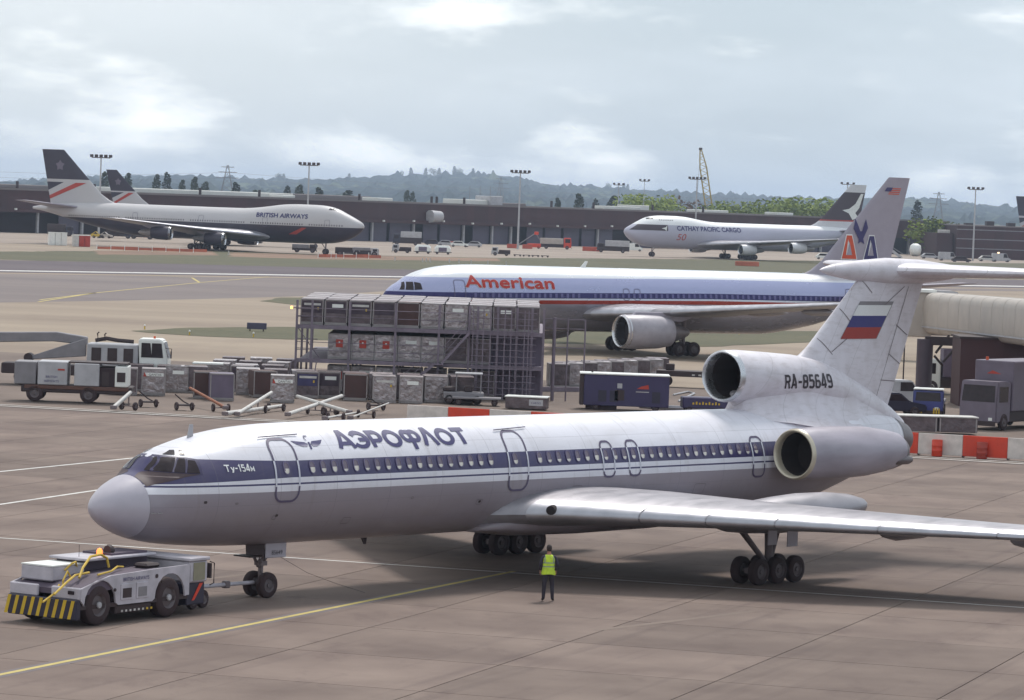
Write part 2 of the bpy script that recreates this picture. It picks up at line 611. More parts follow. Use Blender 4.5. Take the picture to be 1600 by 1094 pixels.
# ================================================================== the white and blue trijet in front
def trijet_paint():
    m, t, b = new_mat('trijet livery')
    co = N(t, 'ShaderNodeTexCoord').outputs['Object']
    sp = N(t, 'ShaderNodeSeparateXYZ')
    lk(t, co, sp.inputs[0])
    X, Z = sp.outputs['X'], sp.outputs['Z']
    k = mathn(t, 'MAXIMUM', mathn(t, 'SUBTRACT', 6.7, X), 0.0)
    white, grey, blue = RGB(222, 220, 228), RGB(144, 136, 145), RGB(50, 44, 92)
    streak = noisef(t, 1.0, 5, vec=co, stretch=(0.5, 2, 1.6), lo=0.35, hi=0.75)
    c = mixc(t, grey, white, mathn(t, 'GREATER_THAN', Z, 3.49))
    thin = mathn(t, 'MULTIPLY', mathn(t, 'GREATER_THAN', Z, 3.69), mathn(t, 'LESS_THAN', Z, 3.745))
    c = mixc(t, c, blue, thin)
    up = mathn(t, 'ADD', 4.41, mathn(t, 'MULTIPLY', k, 0.03))
    dn = mathn(t, 'SUBTRACT', 3.91, mathn(t, 'MULTIPLY', k, 0.026))
    band = mathn(t, 'MULTIPLY', mathn(t, 'LESS_THAN', Z, up), mathn(t, 'GREATER_THAN', Z, dn))
    band = mathn(t, 'MULTIPLY', band, mathn(t, 'LESS_THAN', X, 32.0))
    c = mixc(t, c, blue, band)
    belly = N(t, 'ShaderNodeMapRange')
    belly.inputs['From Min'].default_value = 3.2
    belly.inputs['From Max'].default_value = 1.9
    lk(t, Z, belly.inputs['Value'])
    # grime streaks everywhere, and a blotchy tone growing darker towards the belly
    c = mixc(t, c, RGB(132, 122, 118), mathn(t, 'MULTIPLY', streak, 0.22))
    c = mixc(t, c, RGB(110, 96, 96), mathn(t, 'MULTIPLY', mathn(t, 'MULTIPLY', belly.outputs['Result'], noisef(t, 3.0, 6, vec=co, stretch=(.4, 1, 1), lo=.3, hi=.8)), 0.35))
    # skin panel joints: rings every 2.5 m and a few lengthwise laps
    ring = mathn(t, 'LESS_THAN', mathn(t, 'ABSOLUTE', mathn(t, 'SUBTRACT', mathn(t, 'FRACT', mathn(t, 'DIVIDE', X, 2.5)), 0.5)), 0.004)
    for zl_ in (4.82, 3.1, 2.45):
        lap = mathn(t, 'LESS_THAN', mathn(t, 'ABSOLUTE', mathn(t, 'SUBTRACT', Z, zl_)), 0.008)
        ring = mathn(t, 'MAXIMUM', ring, mathn(t, 'MULTIPLY', lap, .6))
    c = mixc(t, c, RGB(104, 98, 104), mathn(t, 'MULTIPLY', ring, 0.42))
    # dirt run-offs below the windows and doors
    run = noisef(t, 1.0, 4, vec=co, stretch=(3.2, .6, .35), lo=.56, hi=.8)
    c = mixc(t, c, RGB(120, 108, 100), mathn(t, 'MULTIPLY', run, .30))
    lk(t, c, b.inputs['Base Color'])
    lk(t, mathn(t, 'MULTIPLY_ADD', streak, 0.18, 0.30), b.inputs['Roughness'])
    bn = N(t, 'ShaderNodeBump')
    bn.inputs['Strength'].default_value = 0.20
    bn.inputs['Distance'].default_value = 0.05
    lk(t, noisef(t, 1.3, 2, vec=co), bn.inputs['Height'])
    lk(t, bn.outputs['Normal'], b.inputs['Normal'])
    return m
M['tu'] = trijet_paint()
def tail_paint():
    m, t, b = new_mat('weathered white tail paint')
    co = N(t, 'ShaderNodeTexCoord').outputs['Object']
    a = noisef(t, 1.1, 6, vec=co, stretch=(1, 1, .5), lo=.42, hi=.8)
    s2 = noisef(t, 5, 6, vec=co, stretch=(.3, 1, 1.4), lo=.5, hi=.8)
    c = mixc(t, RGB(212, 207, 214), RGB(168, 156, 158), mathn(t, 'MULTIPLY', a, .5))
    c = mixc(t, c, RGB(140, 128, 122), mathn(t, 'MULTIPLY', s2, .35))
    sp = N(t, 'ShaderNodeSeparateXYZ')
    lk(t, co, sp.inputs[0])
    ln = mathn(t, 'LESS_THAN', mathn(t, 'ABSOLUTE', mathn(t, 'SUBTRACT', mathn(t, 'FRACT', mathn(t, 'DIVIDE', mathn(t, 'SUBTRACT', sp.outputs['X'], mathn(t, 'MULTIPLY', sp.outputs['Z'], 0.75)), 1.9)), 0.5)), 0.006)
    c = mixc(t, c, RGB(120, 112, 112), mathn(t, 'MULTIPLY', ln, .4))
    lk(t, c, b.inputs['Base Color'])
    b.inputs['Roughness'].default_value = .42
    return m
M['tail'] = tail_paint()
M['nacelle'] = pm('grey nacelle paint', RGB(160, 153, 164), .38, var=.24, scale=1.2, stretch=(.4, 1.5, 1.5))
M['radome'] = pm('grey radome paint', RGB(176, 170, 180), .38, var=.08)
M['wingtop'] = pm('grey wing skin', RGB(150, 146, 152), .42, .35, var=.2, scale=1.2, stretch=(.6, 2, 1))
M['slat'] = pm('bare metal slat', RGB(172, 171, 178), .38, .75, var=.16, scale=1.5)
M['blueink'] = pm('dark blue lettering', RGB(50, 44, 96), .45, var=.06)
M['outline'] = pm('door outline grey blue', RGB(92, 84, 108), .5)
M['outw'] = pm('door outline white', RGB(205, 205, 212), .5)
M['whiteink'] = pm('white lettering', RGB(225, 225, 225), .5)
M['darkink'] = pm('black lettering', RGB(52, 44, 52), .5)
M['hotmetal'] = pm('sooty exhaust metal', RGB(120, 112, 114), .45, .5, var=.3)

TU = thing('airliner', 'white and blue trijet on its wheels in front, АЭРОФЛОТ lettering, tail number RA-85649', 'airliner', (-12.3675, 115.1105, 0), 0.8713)
tu = Skin([
    (0.00, 3.07, 3.03, 0.02), (0.08, 3.24, 2.87, 0.18), (0.25, 3.42, 2.70, 0.36), (0.5, 3.60, 2.53, 0.56), (0.9, 3.82, 2.33, 0.81),
    (1.45, 4.02, 2.13, 1.07), (1.75, 4.12, 2.05, 1.18), (1.95, 4.28, 2.01, 1.25), (2.25, 4.54, 1.96, 1.34), (2.5, 4.66, 1.92, 1.41), (3.0, 4.83, 1.86, 1.53), (3.8, 5.03, 1.79, 1.67),
    (4.8, 5.22, 1.73, 1.79), (6.0, 5.36, 1.69, 1.86), (7.5, 5.44, 1.67, 1.90), (10, 5.47, 1.67, 1.90), (20, 5.47, 1.67, 1.90), (33, 5.47, 1.67, 1.90),
    (35, 5.47, 1.95, 1.86), (37, 5.44, 2.4, 1.66), (39, 5.35, 2.9, 1.34), (41, 5.15, 3.3, .98), (41.7, 4.95, 3.46, .78), (42.0, 4.88, 3.5, .72), (42.3, 4.76, 3.58, .60)], .5)
xs = [1.45 + .06 * i for i in range(24)] + [2.9 + .25 * i for i in range(20)] + [7.9 + 1.0 * i for i in range(25)] + [33 + .5 * i for i in range(19)] + [42.25]
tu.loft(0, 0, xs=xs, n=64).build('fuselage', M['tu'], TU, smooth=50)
tu.loft(0, 0, xs=[0, .02, .05, .1, .18, .3, .45, .65, .9, 1.2, 1.44], n=48, grow=.004).build('radome', M['radome'], TU, smooth=60)
tu.loft(0, 0, xs=[41.3, 41.7, 42.0, 42.34], n=32, grow=.015, cap1=False, cap0=False).build('tail_engine_nozzle', M['hotmetal'], TU, smooth=40)

# windows
P = -1   # port side (towards the camera)
def cabin_window(s0, zc=4.19, h=.37, w=.235):
    path = rrect(s0 - w / 2, zc - h / 2, s0 + w / 2, zc + h / 2, w * .48, 4)
    o = tu.poly(path, P, 'window', M['pane'], TU, off=.010)
    tu.strip(path, .035, P, 'window_frame', M['winframe'], o, off=.022)
    return o
def pane_mat():
    m, t, b = new_mat('cabin window with half drawn blind')
    co = N(t, 'ShaderNodeTexCoord').outputs['Object']
    sp = N(t, 'ShaderNodeSeparateXYZ')
    lk(t, co, sp.inputs[0])
    wn = N(t, 'ShaderNodeTexWhiteNoise', noise_dimensions='1D')
    lk(t, mathn(t, 'FLOOR', mathn(t, 'DIVIDE', sp.outputs['X'], .5)), wn.inputs['W'])
    edge = mathn(t, 'MULTIPLY_ADD', wn.outputs['Value'], .10, 4.10)
    lk(t, mixc(t, RGB(214, 208, 198), RGB(112, 100, 114), mathn(t, 'GREATER_THAN', sp.outputs['Z'], edge)), b.inputs['Base Color'])
    b.inputs['Roughness'].default_value = .15
    return m
M['pane'] = pane_mat()
M['antig'] = pm('black anti-glare paint', RGB(72, 54, 58), .6)
M['surr'] = pm('dark blue window surround', RGB(56, 48, 84), .4)
M['winframe'] = pm('window surround blue grey', RGB(96, 88, 122), .5)
for k in [i for i in range(18)] + [19.5] + [i for i in range(22, 47)]:
    cabin_window(7.69 + .5 * k)
def hatch(x0, z0, x1, z1, name, lean=0.0, r=.25):
    p = rrect(x0, z0, x1, z1, r)
    if lean:
        p = [(a + lean * (b - z0), b) for a, b in p]
    d = tu.poly(p, P, name, M['tu'], TU, off=.006)
    m, t, b = M.get('hatchline', (None,) * 3) if isinstance(M.get('hatchline'), tuple) else (None,) * 3
    tu.strip(p, .068, P, 'door_outline', M['outl'], d, off=.020)
    return d
def outl_mat():
    m, t, b = new_mat('door outline, blue on white and white on blue')
    sp = N(t, 'ShaderNodeSeparateXYZ')
    lk(t, N(t, 'ShaderNodeTexCoord').outputs['Object'], sp.inputs[0])
    f = mathn(t, 'MULTIPLY', mathn(t, 'LESS_THAN', sp.outputs['Z'], 4.42), mathn(t, 'GREATER_THAN', sp.outputs['Z'], 3.64))
    lk(t, mixc(t, RGB(84, 74, 100), RGB(200, 200, 210), f), b.inputs['Base Color'])
    return m
M['outl'] = outl_mat()
hatch(5.98, 3.18, 6.98, 5.03, 'entrance_door', lean=.10, r=.3)
hatch(17.0, 3.16, 17.97, 5.05, 'entrance_door', lean=.10, r=.3)
hatch(22.0, 3.46, 22.6, 4.62, 'emergency_exit', r=.2)
hatch(23.4, 3.46, 24.0, 4.62, 'emergency_exit', r=.2)
hatch(30.46, 3.2, 31.12, 4.58, 'emergency_exit', r=.2)
cabin_window(6.55)
for a, b_ in ((6.0, 7.7), (17.0, 18.7)):
    mb = MB()
    mb.tube([tu.pt(a, 5.07, P, .05), tu.pt(b_, 5.13, P, .05)], .018)
    mb.build('drip_rail', M['outline'], TU, smooth=40)
# writing
tu.strokes('АЭРОФЛОТ', .47, .108, 9.28, 4.71, P, M['blueink'], TU, width=6.25)
tu.strokes('Ту-154м', .20, .036, 4.1, 4.13, P, M['whiteink'], TU, width=1.12, off=.02)
# winged emblem
E0 = .28
sh = lambda pts: [(a + E0, b) for a, b in pts]
wing_l = [(6.95, 4.98), (7.5, 4.93), (7.62, 4.88), (7.55, 4.80), (7.35, 4.80), (7.1, 4.88)]
wing_r = [(8.35, 4.98), (7.85, 4.95), (7.75, 4.88), (7.80, 4.80), (7.98, 4.80), (8.2, 4.88)]
emb = tu.poly(sh(wing_l[::-1]), P, 'emblem', M['blueink'], TU)
tu.poly(sh(wing_r), P, 'emblem_wing', M['blueink'], emb)
tu.poly(sh([(7.62, 4.72), (7.66, 4.93), (7.74, 4.93), (7.70, 4.72)]), P, 'emblem_centre', M['blueink'], emb)
tu.strip(sh([(7.64, 4.97), (7.62, 5.03), (7.68, 5.10), (7.80, 5.09)]), .03, P, 'emblem_hook', M['blueink'], emb, closed=False)
# flight deck glazing, one pane per object, over the dark anti-glare paint
for sd in (-1, 1):
    tu.poly([(1.79, 4.115), (1.47, 3.985), (1.46, 3.92), (1.49, 3.71), (2.11, 3.86), (2.69, 4.0), (3.2, 4.07), (2.7, 4.10), (1.87, 4.14)], sd, 'antiglare_panel', M['antig'], TU, off=.008, step=.04)
    pf = tu.poly([(1.80, 4.10), (2.26, 4.545), (2.40, 4.615), (3.02, 4.56), (3.36, 4.50), (3.27, 4.06)], sd, 'window_surround', M['surr'], TU, off=.006, step=.04)
    for q_ in ([(1.86, 4.165), (2.26, 4.52), (2.36, 4.56), (1.90, 4.145)], [(1.93, 4.15), (2.40, 4.55), (2.72, 4.54), (2.32, 4.13)],
               [(2.36, 4.13), (2.78, 4.53), (2.96, 4.52), (2.70, 4.11)], [(2.76, 4.11), (3.02, 4.48), (3.22, 4.46), (3.19, 4.09)]):
        tu.poly(q_, sd, 'windshield_pane', M['glass'], TU, off=.018, step=.04)
    for q_ in ([(2.54, 4.625), (2.86, 4.745), (2.96, 4.75), (2.80, 4.62)], [(2.92, 4.62), (3.06, 4.75), (3.14, 4.755), (3.06, 4.61)]):
        tu.poly(q_, sd, 'eyebrow_window', M['glass'], TU, off=.014, step=.03)

# blade antennas
mb = MB(); mb.prism([(3.95, 5.0), (4.22, 5.0), (4.20, 5.48), (4.06, 5.48)], 'y', -.015, .015)
mb.build('antenna', M['lgrey'], TU)

# wing
wsec = [(1.0, 16.2, 28.0, 2.30, .135), (1.9, 17.2, 28.0, 2.36, .13), (3.2, 18.15, 28.1, 2.42, .125), (6.0, 20.28, 28.6, 2.40, .118), (9.5, 22.9, 29.6, 2.37, .11), (13, 25.5, 30.7, 2.33, .105), (18.5, 29.65, 32.5, 2.28, .10), (18.8, 30.1, 32.4, 2.28, .06)]
def sec_at(secs, t):
    for a, b in zip(secs, secs[1:]):
        if a[0] <= t <= b[0]:
            u = (t - a[0]) / (b[0] - a[0])
            return tuple(x + (y - x) * u for x, y in zip(a, b))
for side in (-1, 1):
    w = flying_surface(wsec, 'wing', M['wingtop'], TU, side, camber=.01)
    for a, b_ in ((2.3, 5.25), (5.29, 7.0), (7.03, 8.8), (8.84, 11.5), (11.54, 14.6), (14.64, 18.4)):
        ts = [a + (b_ - a) * i / 3 for i in range(4)]
        flying_surface([sec_at(wsec, q) for q in ts], 'slat', M['slat'], w, side, xr=(0, .055 + .004 * a), grow=.012, camber=.01)
    # flap track fairings under the wing and the landing gear pod
    for t0, s0, l in ((10.6, 25.8, 4.2), (14.6, 27.6, 3.6)):
        MB().rev([(0, .02), (.3, .16), (1.0, .30), (l * .6, .28), (l * .9, .12), (l, .02)], (s0, side * t0, 2.12), n=12).build('flap_fairing', M['wingtop'], w, smooth=60)
    pod = MB()
    R = []
    for s0, r, z in ((23.0, .03, 2.2), (23.3, .26, 2.22), (23.9, .44, 2.24), (25, .58, 2.27), (26.5, .68, 2.30), (28, .72, 2.34), (29.5, .66, 2.38), (30.8, .5, 2.42), (31.6, .28, 2.46), (32.0, .04, 2.5)):
        R.append([(s0, side * 5.75 + r * 1.15 * cos(2 * pi * i / 24), z + r * .92 * sin(2 * pi * i / 24)) for i in range(24)])
    pod.loft(R).build('gear_pod', M['wingtop'], TU, smooth=60)
    # landing light recess in the root
    if side == -1:
        MB().rev([(0, .001), (0, .15), (.3, .17)], (17.9, -3.0, 2.56), (1, .4, 0), n=16).build('landing_light', M['black'], TU)
# wing root fairing under the belly
R = []
for s0, w_, z0, z1 in ((16.6, 1.2, 1.72, 2.0), (17.4, 1.7, 1.62, 2.35), (18.4, 2.1, 1.52, 2.6), (21, 2.5, 1.48, 2.7), (25, 2.45, 1.5, 2.65), (28, 2.1, 1.6, 2.5), (30.5, 1.4, 1.75, 2.2)):
    zc = (z0 + z1) / 2; h = (z1 - z0) / 2
    R.append([(s0, w_ * (abs(cos(a)) ** .7) * (1 if cos(a) > 0 else -1), zc + h * (abs(sin(a)) ** .8) * (1 if sin(a) > 0 else -1)) for a in [2 * pi * i / 32 for i in range(32)]])
MB().loft(R).build('belly_fairing', M['tu'], TU, smooth=60)

# engines on the sides of the tail
for side in (-1, 1):
    c = (31.35, side * 3.0, 4.05)
    e = MB().rev([(0, .80), (-.03, .84), (0, .88), (.12, .905), (.9, .945), (2.5, .95), (4.2, .90), (5.4, .78), (6.2, .64)], c, n=40).build('engine', M['nacelle'], TU, smooth=50)
    MB().rev([(.12, .915), (0, .89), (-.04, .85), (-.01, .80), (.15, .77), (.5, .78)], c, n=40).build('intake_lip', M['lipbeige'] if 'lipbeige' in M else pm('beige intake lip', RGB(196, 186, 168), .35, .3), e, smooth=60)
    MB().rev([(.3, .775), (1.2, .70), (1.25, .001)], c, n=32).build('intake_throat', M['black'], e, smooth=60)
    MB().rev([(5.9, .66), (6.4, .56), (6.55, .50), (6.3, .45), (6.0, .001)], (31.35, side * 3.0, 4.0), n=32).build('exhaust_nozzle', M['hotmetal'], e, smooth=50)
    # thrust reverser fairing on the lower flank
    MB().rev([(4.9, .02), (5.1, .17), (6.4, .17), (6.6, .12), (6.6, .01)], (31.35, side * 3.5, 3.72), n=14).build('reverser_actuator', M['hotmetal'], e, smooth=50)
    py = MB()
    py.box(33, 37.2, side * 1.4 - .3, side * 2.4 + .3, 4.02, 4.5)
    py.build('pylon', M['tail'], TU, bevel=.15, seg=3)

# centre engine intake duct above the cabin roof
n = 40
def oval(s0, zc, w, h, nn=n, e=1.0):
    return [(s0, w * cos(2 * pi * i / nn), zc + h * sin(2 * pi * i / nn)) for i in range(nn)]
duct = MB().loft([oval(*a) for a in ((30.95, 6.66, .90, .90), (31.1, 6.66, .93, .93), (31.6, 6.66, .95, .94), (33, 6.63, .95, .90), (35, 6.55, .92, .86), (36.5, 6.35, .88, .88), (38, 5.95, .72, .85), (40, 5.35, .55, .7), (41.3, 4.95, .45, .5), (42.1, 4.6, .38, .4))], cap0=False).build('centre_engine_duct', M['tail'], TU, smooth=60)
MB().loft([oval(*a) for a in ((31.12, 6.66, .94, .94), (30.97, 6.66, .925, .925), (30.90, 6.66, .87, .87), (30.94, 6.66, .82, .82), (31.2, 6.66, .79, .79), (31.7, 6.66, .79, .79))], False, False).build('intake_lip', M['bright'], duct, smooth=70)
MB().loft([oval(*a) for a in ((31.4, 6.66, .785, .785), (32.8, 6.6, .72, .72), (32.85, 6.6, .01, .01))], False, False).build('intake_throat', M['black'], duct, smooth=60)
R = []
for s0, w_, zt, zb in ((31.75, .05, 6.0, 5.3), (31.9, .34, 6.05, 5.2), (32.3, .52, 6.1, 5.1), (33.5, .66, 6.1, 5.0), (35, .80, 6.1, 4.8), (38, .72, 5.9, 4.6), (40.5, .48, 5.4, 4.4), (41.7, .25, 4.9, 4.2)):
    q = []
    for i in range(24):
        u = i / 23
        z = zb + (zt - zb) * u
        fl = w_ * (1 + 1.1 * (1 - u) ** 2.2)
        q.append((s0, fl, z))
    R.append(q + [(a, -b, z) for a, b, z in q[::-1]])
MB().loft(R).build('duct_fairing', M['tail'], TU, smooth=60)

# fin
fin_s = []
for z in (4.9, 5.6, 6.3, 7.0, 7.4, 7.7, 8.2, 9.2, 10.3):
    le = 35.73 + (z - 7.38) * 1.2125
    if z < 7.7:
        le -= min(1.0, (7.75 - z)) ** 2 * .9
    if z < 6: le += 3.5
    te = 41.36 + (z - 5.27) * .44
    fin_s.append((z, le, te, 0, .105 if z > 7 else .12))
fin = flying_surface(fin_s, 'fin', M['tail'], TU, vertical=True, n=18)
def on_fin(s0, z, off=.012):
    le = 35.73 + (z - 7.38) * 1.2125
    te = 41.36 + (z - 5.27) * .44
    u = max(0, min(1, (s0 - le) / (te - le)))
    yt = 5 * (.2969 * sqrt(u) - .126 * u - .3516 * u**2 + .2843 * u**3 - .1036 * u**4) * .105 * (te - le)
    return (s0, -(yt * .8 + off), z)
def fin_patch(pts, name, mat, off=.012, fs=None):
    V, Fc = bisected(pts, fs or [tuple(range(len(pts)))], .25, axis=0)
    return MB().add([on_fin(a, b, off) for a, b in V], Fc).build(name, mat, fin, smooth=60, fix=False)
M['seam'] = pm('dark panel joint', RGB(112, 102, 104), .7)
M['flagwhite'] = pm('flag white', RGB(216, 216, 216), .5, var=.05)
M['flagblue'] = pm('flag blue', RGB(46, 44, 110), .5, var=.05)
M['flagred'] = pm('flag red', RGB(150, 44, 36), .5, var=.05)
fin_patch([(39.05, 9.38), (41.33, 9.38), (40.24, 7.98), (37.80, 7.98)], 'flag_border', M['grey'], .012)
q = lambda z: (37.80 + (z - 7.98) * .893, 40.18 + (z - 7.98) * .78)
for z0, z1, c in ((8.84, 9.24, 'flagwhite'), (8.41, 8.84, 'flagblue'), (7.98, 8.41, 'flagred')):
    fin_patch([(q(z1)[0], z1), (q(z1)[1], z1), (q(z0)[1], z0), (q(z0)[0], z0)], 'flag_stripe', M[c], .02)
# tail number on the duct
def on_duct(a, z, off=.015):
    T = [(31.6, 6.66, .95, .94), (33, 6.63, .95, .90), (35, 6.55, .92, .86), (36.5, 6.35, .88, .88), (38, 5.95, .72, .85)]
    for p, q_ in zip(T, T[1:]):
        if p[0] <= a <= q_[0]:
            u = (a - p[0]) / (q_[0] - p[0])
            zc, w0, h0 = [p[i] + (q_[i] - p[i]) * u for i in (1, 2, 3)]
            k = max(-1, min(1, (z - zc) / h0))
            return (a, -(w0 * sqrt(1 - k * k) + off), z)
st, w_ = stroke_text('RA-85649', .50, .085, gap=.13)
mb = MB()
for i, (V, q_) in enumerate(st):
    V2, F2 = bisected([(33.58 + a * 3.0 / w_ - .26 * b, 6.22 + b) for a, b in V], q_, .12)
    mb.add([on_duct(a, b, .015 + .0012 * (i % 4)) for a, b in V2], F2)
mb.build('lettering', M['darkink'], duct, smooth=60, fix=False)
# panel joints on the fin and rudder
def fin_line(p0, p1, w=.03, off=.016):
    V, q_ = mitre([p0, p1], w, 0)
    return fin_patch(V, 'panel_joint', M['seam'], off, q_)
for p0, p1 in (((37.25, 7.5), (42.05, 9.95)), ((40.45, 5.7), (42.35, 9.95)), ((36.55, 8.0), (37.3, 7.4)), ((37.9, 9.1), (38.55, 8.5)), ((39.2, 10.2), (39.8, 9.7)), ((40.0, 6.45), (41.8, 6.35)), ((41.6, 8.5), (42.5, 8.1)), ((41.2, 7.4), (42.1, 7.0))):
    fin_line(p0, p1)

# tailplane and the bullet at its joint
MB().rev([(0, .01), (.25, .10), (.8, .22), (2, .36), (4.2, .50), (6.5, .46), (8.5, .30), (9.8, .06), (9.9, .01)], (36.65, 0, 10.52), n=24).build('fin_bullet', M['tail'], TU, smooth=60)
for side in (-1, 1):
    flying_surface([(0, 40.6, 45.2, 10.55, .14), (.5, 40.95, 45.3, 10.55, .14), (3.5, 43.4, 46.6, 10.59, .14), (6.5, 45.95, 47.85, 10.63, .13), (6.7, 46.3, 47.9, 10.63, .07)], 'tailplane', M['tail'], TU, side)

# undercarriage
def gear_wheel(parent, c, r, w):
    mb = MB().wheel(c, (0, 1, 0), r, w, 22, 0, 1)
    return mb.build('wheel', [M['rubber'], M['hub']], parent, smooth=40)
NG = MB()
NG.cyl((7.41, 0, 1.95), (7.41, 0, .42), .10, .075, 12)
NG.cyl((7.41, -.36, .42), (7.41, .36, .42), .06, n=10)
NG.cyl((7.0, -.22, 1.75), (7.35, -.05, .95), .05); NG.cyl((7.0, .22, 1.75), (7.35, .05, .95), .05)
NG.cyl((7.9, -.15, 1.75), (7.45, 0, 1.0), .045); NG.cyl((7.9, .15, 1.75), (7.45, 0, 1.0), .045)
NG.box(7.28, 7.54, -.16, .16, 1.0, 1.14)
NG.tube([(7.3, -.12, 1.4), (7.1, -.2, 1.2), (7.2, -.18, .9), (7.33, -.1, .8)], .015)
ng = NG.build('nose_gear', M['gear'], TU, smooth=40)
for y in (-.29, .29):
    gear_wheel(ng, (7.41, y, .405), .405, .24)
MB().cyl((7.24, -.1, 1.28), (7.16, -.1, 1.28), .08, n=14).build('taxi_light', M['bright'], ng)
MB().box(7.18, 8.12, -.42, -.38, 1.26, 1.78).build('gear_door', M['radome'], TU, bevel=.02)
flat_text('85649', .20, M['darkink'], TU, Matrix.Translation((7.68, -.43, 1.36)) @ Matrix.Rotation(pi / 2, 4, 'X'))
MB().box(7.18, 8.12, .38, .42, 1.26, 1.78).build('gear_door', M['radome'], TU, bevel=.02)
MB().box(6.55, 7.1, -.36, .36, 1.30, 1.34).build('gear_door', M['dark'], TU)
MB().prism([(6.3, 1.85), (7.15, 1.80), (7.15, 1.35), (6.35, 1.42)], 'y', -.40, -.37).build('gear_door', M['dark'], TU)
for side in (-1, 1):
    y0 = side * 5.75
    g = MB()
    g.cyl((26.3, y0, 2.1), (26.33, y0, .55), .17, .12, 14)
    g.cyl((24.6, y0, 1.95), (26.1, y0, .75), .11, .09, 10)
    g.cyl((26.9, y0, 1.95), (26.5, y0, .9), .07)
    g.box(25.1, 27.5, y0 - .09, y0 + .09, .38, .56)
    for ds in (-1.02, 0, 1.02):
        g.cyl((26.3 + ds, y0 - .45, .465), (26.3 + ds, y0 + .45, .465), .06, n=8)
    gg = g.build('main_gear', M['gear'], TU, smooth=40)
    for ds in (-1.02, 0, 1.02):
        for dy in (-.37, .37):
            gear_wheel(gg, (26.3 + ds, y0 + dy, .465), .465, .31)
    MB().box(25.6, 26.1, y0 - .5, y0 - .46, 1.35, 2.0).build('gear_door', M['radome'], TU, bevel=.01)
    MB().box(26.7, 27.3, y0 - .5, y0 - .46, 1.25, 2.0).build('gear_door', M['radome'], TU, bevel=.01)
for x0 in (12.0, 20.8):
    MB().prism([(x0, 1.69), (x0 + .3, 1.69), (x0 + .26, 1.45), (x0 + .16, 1.45)], 'y', -.012, .012).build('belly_antenna', M['dark'], TU)

# small fittings and scuffs on the hull
for a, z, w_, h_ in ((6.1, 2.62, .16, .12), (15.6, 2.75, .28, .16), (12.3, 3.05, .12, .07), (4.4, 3.15, .1, .05), (20.4, 2.9, .5, .3), (9.4, 2.35, .35, .2), (27.2, 2.7, .6, .35)):
    tu.strip(rrect(a, z, a + w_, z + h_, .04), .014, P, 'access_panel', M['seam'], TU, off=.012)
for a, z in ((6.2, 2.7), (15.7, 2.8), (3.2, 3.2)):
    tu.poly(rrect(a, z, a + .12, z + .08, .03), P, 'oil_stain', M['dark'], TU, off=.010)
for a in (1.55, 1.75):
    MB().tube([tu.pt(a, 2.95, P, 0), tu.pt(a, 2.95, P, .12), (a - .22, tu.pt(a, 2.95, P, .12)[1], 2.95)], .014).build('pitot_probe', M['steel'], TU)
for sd in (-1, 1):
    for a, b_ in (((1.93, 4.15), (2.40, 4.55)), ((2.36, 4.13), (2.78, 4.53)), ((2.73, 4.11), (2.99, 4.50))):
        tu.strip([a, b_], .035, sd, 'window_post', M['surr'], TU, off=.026, closed=False)

# ================================================================== the other airliners
def band_paint(name, low, stops, rough=.4, metal=0.0, wear=.12, slope=0.0, x0=0.0):
    """paint in level bands: stops = [(height, colour above it)]"""
    m, t, b = new_mat(name)
    co = N(t, 'ShaderNodeTexCoord').outputs['Object']
    sp = N(t, 'ShaderNodeSeparateXYZ')
    lk(t, co, sp.inputs[0])
    Z = sp.outputs['Z']
    if slope:
        Z = mathn(t, 'SUBTRACT', Z, mathn(t, 'MULTIPLY', mathn(t, 'MINIMUM', mathn(t, 'SUBTRACT', sp.outputs['X'], x0), 26.0), slope))
    c = low
    for z, colr in stops:
        c = mixc(t, c, colr, mathn(t, 'GREATER_THAN', Z, z))
    s_ = noisef(t, .8, 5, vec=co, stretch=(.4, 1.5, 1.2), lo=.35, hi=.75)
    c = mixc(t, c, RGB(120, 112, 112), mathn(t, 'MULTIPLY', s_, wear))
    lk(t, c, b.inputs['Base Color'])
    b.inputs['Metallic'].default_value = metal
    lk(t, mathn(t, 'MULTIPLY_ADD', s_, .12, rough - .05), b.inputs['Roughness'])
    return m

class Fin:
    """vertical tail with paint laid on its sides"""
    def __init__(s, parent, pts, mat, name='fin', k=.10):
        s.p = pts; s.k = k       # (height, leading edge, trailing edge)
        s.ob = flying_surface([(z, a, b, 0, k) for z, a, b in pts], name, mat, parent, vertical=True, n=14)
    def lt(s, z):
        P = s.p
        z = max(P[0][0], min(P[-1][0] - 1e-6, z))
        for a, b in zip(P, P[1:]):
            if a[0] <= z <= b[0]:
                u = (z - a[0]) / (b[0] - a[0])
                return a[1] + (b[1] - a[1]) * u, a[2] + (b[2] - a[2]) * u
    def put(s, pts, name, mat, side, off=.02, fs=None):
        V, Fc = bisected(pts, fs or [tuple(range(len(pts)))], .5, axis=0)
        V, Fc = bisected(V, Fc, .6, axis=1)
        out = []
        for a, z in V:
            le, te = s.lt(z)
            u = max(0, min(1, (a - le) / (te - le)))
            yt = 5 * (.2969 * sqrt(u) - .126 * u - .3516 * u**2 + .2843 * u**3 - .1036 * u**4) * s.k * (te - le)
            out.append((a, side * (yt * (.8 if side < 0 else 1) + off), z))
        return MB().add(out, Fc).build(name, mat, s.ob, smooth=60, fix=False)
    def at(s, u, z):
        le, te = s.lt(z)
        return (le + (te - le) * u, z)

